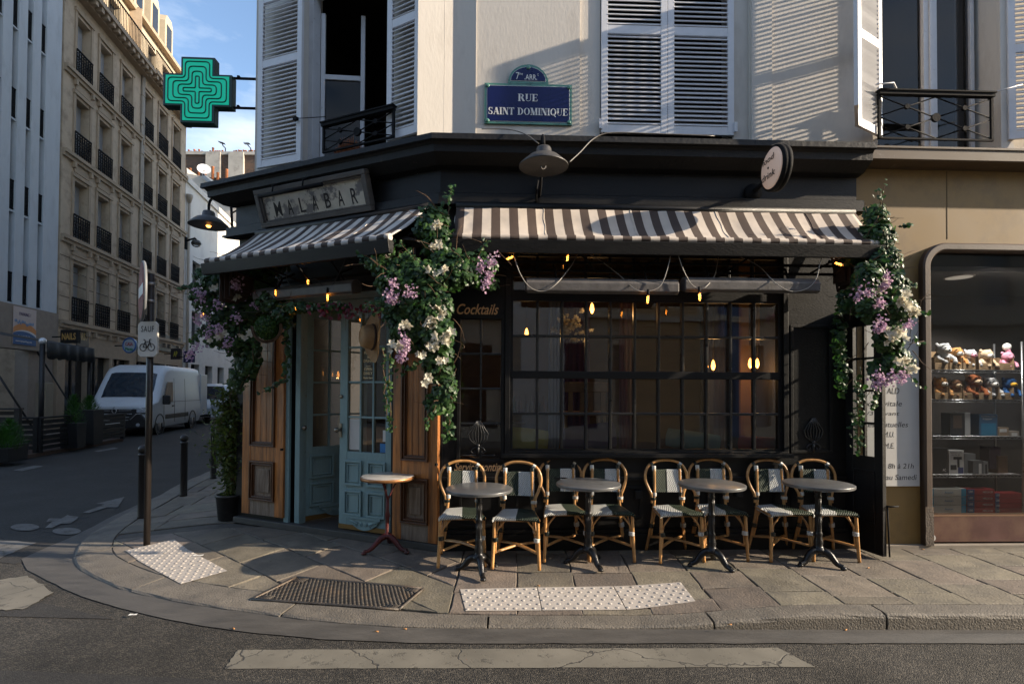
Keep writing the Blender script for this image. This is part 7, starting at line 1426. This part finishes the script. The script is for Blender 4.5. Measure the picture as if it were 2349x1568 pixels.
        MB().tube([(1.5, -hw*.5, 2.12*s), (1.45, -hw*.5, 2.45*s)], .01, 4).build('aerial', m_vplast, o)
    else:
        MB().box(-.02, .1, -hw*.5, hw*.5, .34, .46).build('grille', m_vplast, o)
        for sg in (-1, 1): MB().lathe([(.06, 0), (.06, .02)], 12, T(.015, sg*hw*.66, .42) @ RY(-pi/2)).build('fog_lamp', m_vplast, o)
    return o
ud = Vector((-.25, 1, 0)).normalized(); P1 = gnd(343, 1001, ROADZ); fv = frame((P1.x, P1.y), ud); print('van', P1)
van('large white panel van facing the camera, nearest the terrace', T(0, 0, ROADZ) @ fv @ T(0, 1.06, 0), 5.4, 2.6, 2.12)
P2 = gnd(463, 973, ROADZ); P2 = P1+Vector((-.235, 1, 0)).normalized()*7.4; fv2 = frame((P2.x, P2.y), Vector((-.23, 1, 0)).normalized()); van('smaller white van parked behind the large panel van', T(0, 0, ROADZ) @ fv2 @ T(0, .75, 0), 4.8, 1.97, 1.9, False)

# ---- restaurant terrace in the parking lane
FT = frame(ND*(-8.75), SD); TX = lambda px, py, off=0.: W(FT, px, py, off); m_ter = mat('terrace_black', (.010, .010, .011), .5, var=.3); m_deck = mat('terrace_deck', (.10, .065, .05), .8, var=.2, stretch=(8, 1, 1))
tz0 = -.02; xa = TX(-30, 1030)[0]; xb = TX(283, 1010)[0]
dk = thing('terrace_deck', 'low wooden terrace deck in the parking lane', 'deck', FT @ T(xa, 0, 0))
for k in range(12): MB().box(0, xb-xa, .12*k*1.2, .12*k*1.2+.135, ROADZ+.01, tz0).build('deck_board', m_deck, dk)
def fence(label, x0, x1, off, z1, M=None, n=6):
    o = thing('slat_fence', label, 'fence', FT @ T(x0, off, 0) if M is None else M); wd = x1-x0; k = max(1, round(wd/1.1))
    for i in range(k+1): MB().box(wd*i/k-.05, wd*i/k+.05, -.05, .05, tz0, z1).build('post', m_ter, o)
    for i in range(n): z = tz0+.12+(z1-tz0-.2)*i/(n-1); MB().box(0, wd, -.075, -.051, z-.045, z+.045).build('slat', m_ter, o)
    MB().box(-.06, wd+.06, -.09, .07, z1, z1+.04).build('top_rail', m_ter, o); return o
zf_ = TX(90, 960)[1]; fence('black slatted terrace fence beside the first conifer planter', TX(91, 1000)[0], TX(158, 1000)[0], 0, zf_)
fence('short black slatted fence just in front of the large van', TX(229, 1000)[0], TX(281, 1000)[0], 0, TX(255, 952)[1])
q = FT @ Vector((TX(90, 1000)[0], 0, 0)); fence('black slatted fence across the near end of the terrace', 0, 1.9, 0, zf_, frame((q.x, q.y), -ND) @ T(.06, 0, 0))
q2 = FT @ Vector((TX(40, 1030)[0], 0, 0)); fence('dark slatted rail at the left edge of the photograph', 0, 2.2, 0, TX(30, 940)[1], frame((q2.x, q2.y), -ND))
m_con = leafmat('conifer', (.02, .055, .012), (.06, .15, .03), .6)
def conifer(label, px, off, z0, h, wd, pot=None):
    x = TX(px, 1000, off)[0]; o = thing('conifer_planter', label, 'potted plant', FT @ T(x, off, tz0)); pz_, pw_ = pot
    MB().prism([(-pw_*.42, 0), (pw_*.42, 0), (pw_*.5, pz_), (-pw_*.5, pz_)], -pw_*.45, pw_*.45).build('pot', m_ter, o, bevel=.01); m = MB()
    for k in range(900):
        t = RND.random(); r = wd*(1-t)**.6*sqrt(RND.random()); q = RND.uniform(0, 6.28); p = Vector((r*cos(q), r*sin(q), pz_-.03+t*h)); d = Vector((cos(q), sin(q), 1.2+RND.gauss(0, .3))).normalized(); l = RND.uniform(.06, .13); n_ = d.cross(Vector((0, 0, 1))).normalized()*.008; m.add([p-n_, p+n_, p+d*l], [(0, 1, 2)])
    m.build('foliage', m_con, o, kind='stuff')
conifer('green conifer in a tall black pot on the terrace', 168, -.1, 0, .75, .28, (.66, .44)); conifer('green conifer in a square black planter nearer the van', 203, .0, 0, .40, .3, (.98, .55)); conifer('bushy conifer in a low pot at the left edge', 22, -.25, 0, .55, .4, (.35, .5)); conifer('sprawling conifer beside the near terrace rail', 10, -.3, 0, .4, .4, (.3, .5))
# terrace awning frame
aw = thing('terrace_canopy', 'black scalloped canopy on posts over the far terrace', 'awning', FT @ T(TX(94, 960, .6)[0], .6, tz0)); tx1 = TX(204, 930, .6)[0]-TX(94, 960, .6)[0]; zc0 = TX(120, 790, .6)[1]
for q in (0, tx1):
    MB().tube([(q, 0, 0), (q, 0, zc0)], .06, 8).build('post', m_ter, aw); MB().tube([(q, .1, .4), (q-.3, 1.2, zc0-.1)], .025, 6).build('stay', m_ter, aw)
m = MB(); n = 30; vs = [(tx1*i/n, y, z) for y, z in ((2.4, zc0+.5), (-.1, zc0+.05), (-.12, zc0-.35)) for i in range(n+1)]; vs = [(x, y+.02*sin(x*14), z-(.05*abs(sin(x*9)) if z < zc0-.2 else 0)) for x, y, z in vs]; m.add(vs, [(j*(n+1)+i, (j+1)*(n+1)+i, (j+1)*(n+1)+i+1, j*(n+1)+i+1) for j in range(2) for i in range(n)], None, True); o = m.build('canvas', mat('dark_canvas', (.016, .018, .020), .7, var=.2), aw); o.modifiers.new('s', 'SOLIDIFY').thickness = .01
MB().ball((0, 0, zc0+.08), .09, 10, 6).build('finial', m_chrome, aw)
mc = TX(120, 1000, 2.2)[0]; mb_ = thing('meter_cabinet', 'cream electricity cabinet on a post beside the canopy', 'cabinet', FT @ T(mc, 2.4, 0)); bx('cabinet', mat('cream_box', (.36, .31, .23), .7, var=.1), mb_, 0, .38, 0, .3, .55, 1.75, bevel=.02); MB().tube([(.19, .15, 0), (.19, .15, .55)], .05, 8).build('post', m_pipe, mb_)

# ---- sign post and bollards
m_post = mat('brown_post', (.018, .014, .012), .45, var=.3, dirt=(.06, .05, .04), ds=9, dlo=.6, dhi=.75)
q = gnd(337, 1238); sp_ = thing('sign_post', 'dark brown sign post standing on the kerb corner', 'sign post', T(q.x, q.y, pz(q.x, q.y)))
hp = at(350, 617, q.y).z; MB().tube([(0, 0, 0), (0, 0, hp)], .031, 14).build('pole', m_post, sp_)
for z in (.12, .30): MB().lathe([(.036, 0), (.036, .03)], 12, T(0, 0, hp-z)).build('clamp', m_rim, sp_)
ne = thing('no_entry_sign', 'red no entry disc seen nearly edge on at the top of the post', 'sign', T(q.x, q.y, at(337, 669, q.y).z) @ RZ(radians(-50)))
MB().lathe([(.30, -.012), (.31, -.005), (.31, .012), (.29, .015)], 40, T(0, -.07, 0) @ RX(pi/2)).build('disc', mat('sign_back', (.16, .17, .18), .5), ne); MB().lathe([(0, 0), (.295, 0)], 40, T(0, -.0865, 0) @ RX(pi/2)).build('red_face', mat('sign_red', (.30, .02, .018), .5), ne); bx('white_bar', m_enw, ne, -.22, .22, -.089, -.087, -.055, .055)
sa, sb_ = at(314, 818, q.y-.05), at(364, 737, q.y-.05); bs = thing('bicycle_sign', 'white SAUF bicycle plate fixed below the no entry disc', 'sign', T((sa.x+sb_.x)/2, q.y-.055, sa.z) @ RZ(-.12)); wd, h = sb_.x-sa.x, sb_.z-sa.z
m = MB(); c = .03; m.prism([(-wd/2+c, 0), (wd/2-c, 0), (wd/2, c), (wd/2, h-c), (wd/2-c, h), (-wd/2+c, h), (-wd/2, h-c), (-wd/2, c)], 0, .025); m.build('plate', mat('plate_white', (.50, .48, .44), .5, var=.06, dirt=(.33, .31, .28), ds=9, dlo=.6, dhi=.8), bs, bevel=.004)
text('SAUF', T(0, -.001, h*.70), m_txt, bs, width=wd*.66, height=h*.17, bold=.001, ext=.0006, spacing=1.15)
m = MB(); R_ = wd*.17; cz = h*.27
for sg in (-1, 1): m.tube([(sg*wd*.21+R_*cos(k*pi/10), -.002, cz+R_*sin(k*pi/10)) for k in range(20)], .0035, 5, closed=True)
B_ = lambda *p: m.tube([(a*wd, -.003, cz+b*wd) for a, b in p], .004, 5)
B_((-.21, 0), (-.1, .27), (.13, .27), (.21, 0)); B_((-.1, .27), (.0, -.02), (.13, .27)); B_((-.21, 0), (0, -.02)); B_((-.1, .27), (-.13, .36), (-.19, .36)); B_((.13, .27), (.11, .37), (.2, .37)); m.build('bicycle_symbol', m_txt, bs)
bo = None
for i, (px, py, lb) in enumerate(((326, 1174, 'bollard with ball top half hidden by the sign post'), (421, 1130, 'black bollard with ball top in the open between post and bamboo'), (489, 1097, 'furthest black bollard with ball top beside the bamboo'))):
    g = gnd(px, py)
    if bo is None:
        bo = thing('bollard', lb, 'bollard', None); MB().lathe([(.055, 0), (.05, .02), (.047, .78), (.055, .785), (.055, .81), (.04, .82)], 16).build('shaft', m_post, bo); MB().ball((0, 0, .865), .058, 14, 9).build('ball', m_post, bo); o = bo
    else: o = copy_tree(bo)
    o.location = (g.x, g.y, pz(g.x, g.y)); tag(o, lb, 'bollard', 'bollards along the side street kerb')

# ================================================================== ROOM BEHIND THE WINDOW AND THE FACADE OPPOSITE
m_oak = mat('room_oak', (.34, .17, .065), .5, var=.25, vs=8)
def room_bulb(label, px, py, off, kind=0):
    x, z = W(FR, px, py, off); o = thing('pendant_bulb', label, 'lamp', FR @ T(x, off, z)); s = off/1.6
    MB().lathe([(0, -.07), (.015, -.055), (.026, -.02), (.018, .03), (.006, .055), (0, .06)], 10).build('flame_bulb', m_bulb, o); MB().tube([(0, 0, .06), (0, 0, 3.55-z)], .004, 5).build('cord', cab_d, o)
    pl_ = bpy.data.lights.new('glow', 'POINT'); pl_.energy = 1.0; pl_.color = (1, .55, .2); pl_.shadow_soft_size = .03; lo = bpy.data.objects.new('glow', pl_); COL.objects.link(lo); lo.parent = o; lo.location = (0, -.05, -.09)
for i, (px, py, of_) in enumerate(((1208, 762, 2.0), (1358, 706, .9), (1620, 838, 1.35), (1636, 836, 1.2), (1721, 832, 1.2), (1737, 832, 1.35))):
    room_bulb(['small glowing bulb deep in the room at the left of the window', 'glowing bulb high behind the fourth window column', 'flame shaped bulb, leftmost of the four on the right', 'flame shaped bulb, second of the four on the right', 'flame shaped bulb, third of the four on the right', 'flame shaped bulb, rightmost of the four on the right'][i], px, py, of_)
# bar chair seen through the glass
x, z = W(FR, 1345, 960, .5); bc = thing('bar_chair', 'tall wooden slat back chair behind the window glass', 'chair', FR @ T(x, .5, .04)); zt = WZ(FR, 1345, 876, .5)-.04; zs_ = WZ(FR, 1345, 945, .5)-.04
MB().box(-.24, .24, -.012, .012, zt-.11, zt).build('top_rail', m_oak, bc, bevel=.01)
for k in (-.2, -.07, .02, .16): MB().box(k, k+.05, -.01, .01, zs_, zt-.11).build('back_slat', m_oak, bc)
MB().box(-.25, .25, .0, .42, zs_-.04, zs_).build('seat', m_oak, bc, bevel=.01)
for sx in (-.22, .2):
    for sy in (.02, .38): MB().tube([(sx, sy, zs_-.04), (sx*1.15, sy, 0)], .018, 8).build('leg', m_oak, bc)
def cushion(label, px, py, off, wd, h, col, key):
    x, z = W(FR, px, py, off); o = MB(); n = 10; vs = []
    for sg in (1, -1):
        for j in range(n+1):
            for i in range(n+1):
                u, v = i/n*2-1, j/n*2-1; e = (1-u**4)*(1-v**4); vs.append((u*wd/2*(1-.06*v*v), -sg*.06*e**.6, v*h/2*(1-.06*u*u)))
    fs = [(k*(n+1)**2+j*(n+1)+i, k*(n+1)**2+j*(n+1)+i+1, k*(n+1)**2+(j+1)*(n+1)+i+1, k*(n+1)**2+(j+1)*(n+1)+i)[::1 if k == 0 else -1] for k in (0, 1) for j in range(n) for i in range(n)]
    o.add(vs, fs, None, True); ob = o.build('cushion', mat('cushion_'+key, col, .9, var=.1), None, FR @ T(x, off, z) @ RY(RND.uniform(-.15, .15))); tag(ob, label, 'cushion', 'cushions on the window bench')
cushion('mustard yellow cushion at the left of the window bench', 1212, 1010, .3, .42, .26, (.55, .48, .05), 'y'); cushion('pale teal cushion on the window bench right of centre', 1590, 1010, .3, .6, .2, (.22, .36, .36), 't'); cushion('dark red cushion at the right of the window bench', 1745, 1018, .3, .5, .16, (.3, .04, .04), 'r'); cushion('purple cushion behind the tall chair', 1350, 1005, .34, .6, .3, (.06, .02, .10), 'p')
bench = thing('window_bench', 'dark window bench behind the glass', 'bench', FR @ T(xw0, .14, .04)); zbn = WZ(FR, 1480, 1032, .3)-.04; MB().box(0, xw1-xw0, 0, .42, zbn-.06, zbn-.01).build('seat', m_floor, bench); MB().box(0, xw1-xw0, .02, .4, 0, zbn-.06).build('front', darkint, bench)
for k, (px, w_, col, key, lb) in enumerate(((1275, .10, (.10, .13, .22), 'b', 'blue grey post behind the third window column'), (1320, .2, (.05, .02, .08), 'v', 'purple curtain behind the tall chair'), (1440, .12, (.16, .07, .10), 'm', 'dusty pink curtain behind the window'), (1640, .16, (.05, .06, .12), 'n', 'dark blue curtain near the flame bulbs'))):
    x = X(px, 1.9, 880); o = thing('room_curtain', lb, 'curtain', FR @ T(x, 1.9, .04)); m = MB(); n = 16; m.add([(w_*2*(i/n-.5), .03*sin(i*1.7), z) for z in (0, 2.9) for i in range(n+1)], [(i, i+1, n+2+i, n+1+i) for i in range(n)], None, True); m.build('cloth', mat('room_cloth_'+key, col, .9, var=.2), o)
for px, py, w_, h_, lb in ((1770, 880, .3, .42, 'dark framed picture at the right end of the room'), (1745, 740, .3, .6, 'tall pale picture above the framed one')): x, z = W(FR, px, py, 1.6); o = thing('wall_picture', lb, 'picture', FR @ T(x, 1.6, z)); bx('frame', m_floor, o, -w_/2, w_/2, 0, .02, -h_/2, h_/2); bx('print', mat('print_'+lb[:4], (.22, .16, .09), .8, var=.6, vs=9), o, -w_/2+.03, w_/2-.03, -.004, -.001, -h_/2+.03, h_/2-.03)
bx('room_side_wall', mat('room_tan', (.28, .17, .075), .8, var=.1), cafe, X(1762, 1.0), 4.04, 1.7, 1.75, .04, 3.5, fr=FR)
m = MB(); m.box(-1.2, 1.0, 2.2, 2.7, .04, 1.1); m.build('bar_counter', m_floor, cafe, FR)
x0b = X(1180, 2.9); 
for k in range(14):
    x = x0b+k*.09; o = MB().lathe([(.03, 0), (.033, .02), (.033, .17), (.012, .22), (.012, .29), (0, .29)], 8).build('bottle', mat('bottle_%d' % (k % 4), [(.03, .05, .02), (.12, .05, .01), (.05, .02, .01), (.15, .14, .12)][k % 4], .15), None, FR @ T(x, 2.9, 1.2)); tag(o, 'bottle on the dark back bar deep inside the room', 'bottle', 'bottles on the back bar')
bx('back_shelf', m_floor, cafe, x0b-.1, x0b+1.4, 2.8, 3.05, 1.16, 1.2, fr=FR)
fl = at(1305, 750, 6.0); V = Vine('pale hydrangea bunch behind the upper window', fl, 'flower_bunch'); V.white(fl, (.16, .08, .16), 60, .03); V.done(); V.o['category'] = 'flowers'
# facade across the street, seen mirrored in the glass
m_op = mat('opposite_stone', (.56, .50, .41), .85, var=.1, vs=2); op = thing('opposite_building', 'cream stone building across the street, mirrored in the cafe glass', 'building', T(0, -6.5, 0))
hl = [(x, x+1.25, z, z+2.2) for x in [-20+3.1*k for k in range(14)] for z in (4.6,)]; gl_ = [(x-.5, x+1.7, .4, 3.1) for x in [-20+3.1*k for k in range(14)]]
walls(MB(), -30, 30, -.1, 9.5, -.4, 0, hl+gl_).build('wall', m_op, op)
for h_ in hl: MB().box(h_[0], h_[1], -.3, -.2, h_[2], h_[3]).build('window', m_blind if RND.random() < .5 else g_dark, op)
for h_ in gl_: MB().box(h_[0], h_[1], -.3, -.2, h_[2], h_[3]).build('shop_window', RND.choice((g_dark, m_blind, m_oak)), op)
for z in (3.9, 7.3, 9.3): MB().box(-30, 30, 0, .25, z, z+.2).build('string_course', m_op, op)
struct(MB().box(-30, 30, -6.5, -4.2, -.11, 0).build('opposite_pavement', m_slab))

bx('white_pier', mat('opposite_white', (.78, .78, .78), .8, var=.05), op, .9, 2.5, .02, .3, -.05, 5.2)
rs = bx('roller_shutter', mat('tan_shutter', (.62, .44, .25), .7, var=.1), op, 4.7, 7.2, .02, .1, -.05, 4.4)
sm = None
for k in range(44):
    if sm is None: sm = bx('slat', MATS['tan_shutter'], rs, 4.72, 7.18, .1, .15, 0, .07)
    else: inst(sm, rs, T(0, 0, k*.1))
bx('blue_pier', mat('opposite_blue', (.10, .16, .30), .7, var=.1), op, 8.0, 8.6, .02, .2, -.05, 4.4); bx('pale_pier', MATS['opposite_white'], op, -2.3, -1.2, .02, .25, -.05, 5.2)
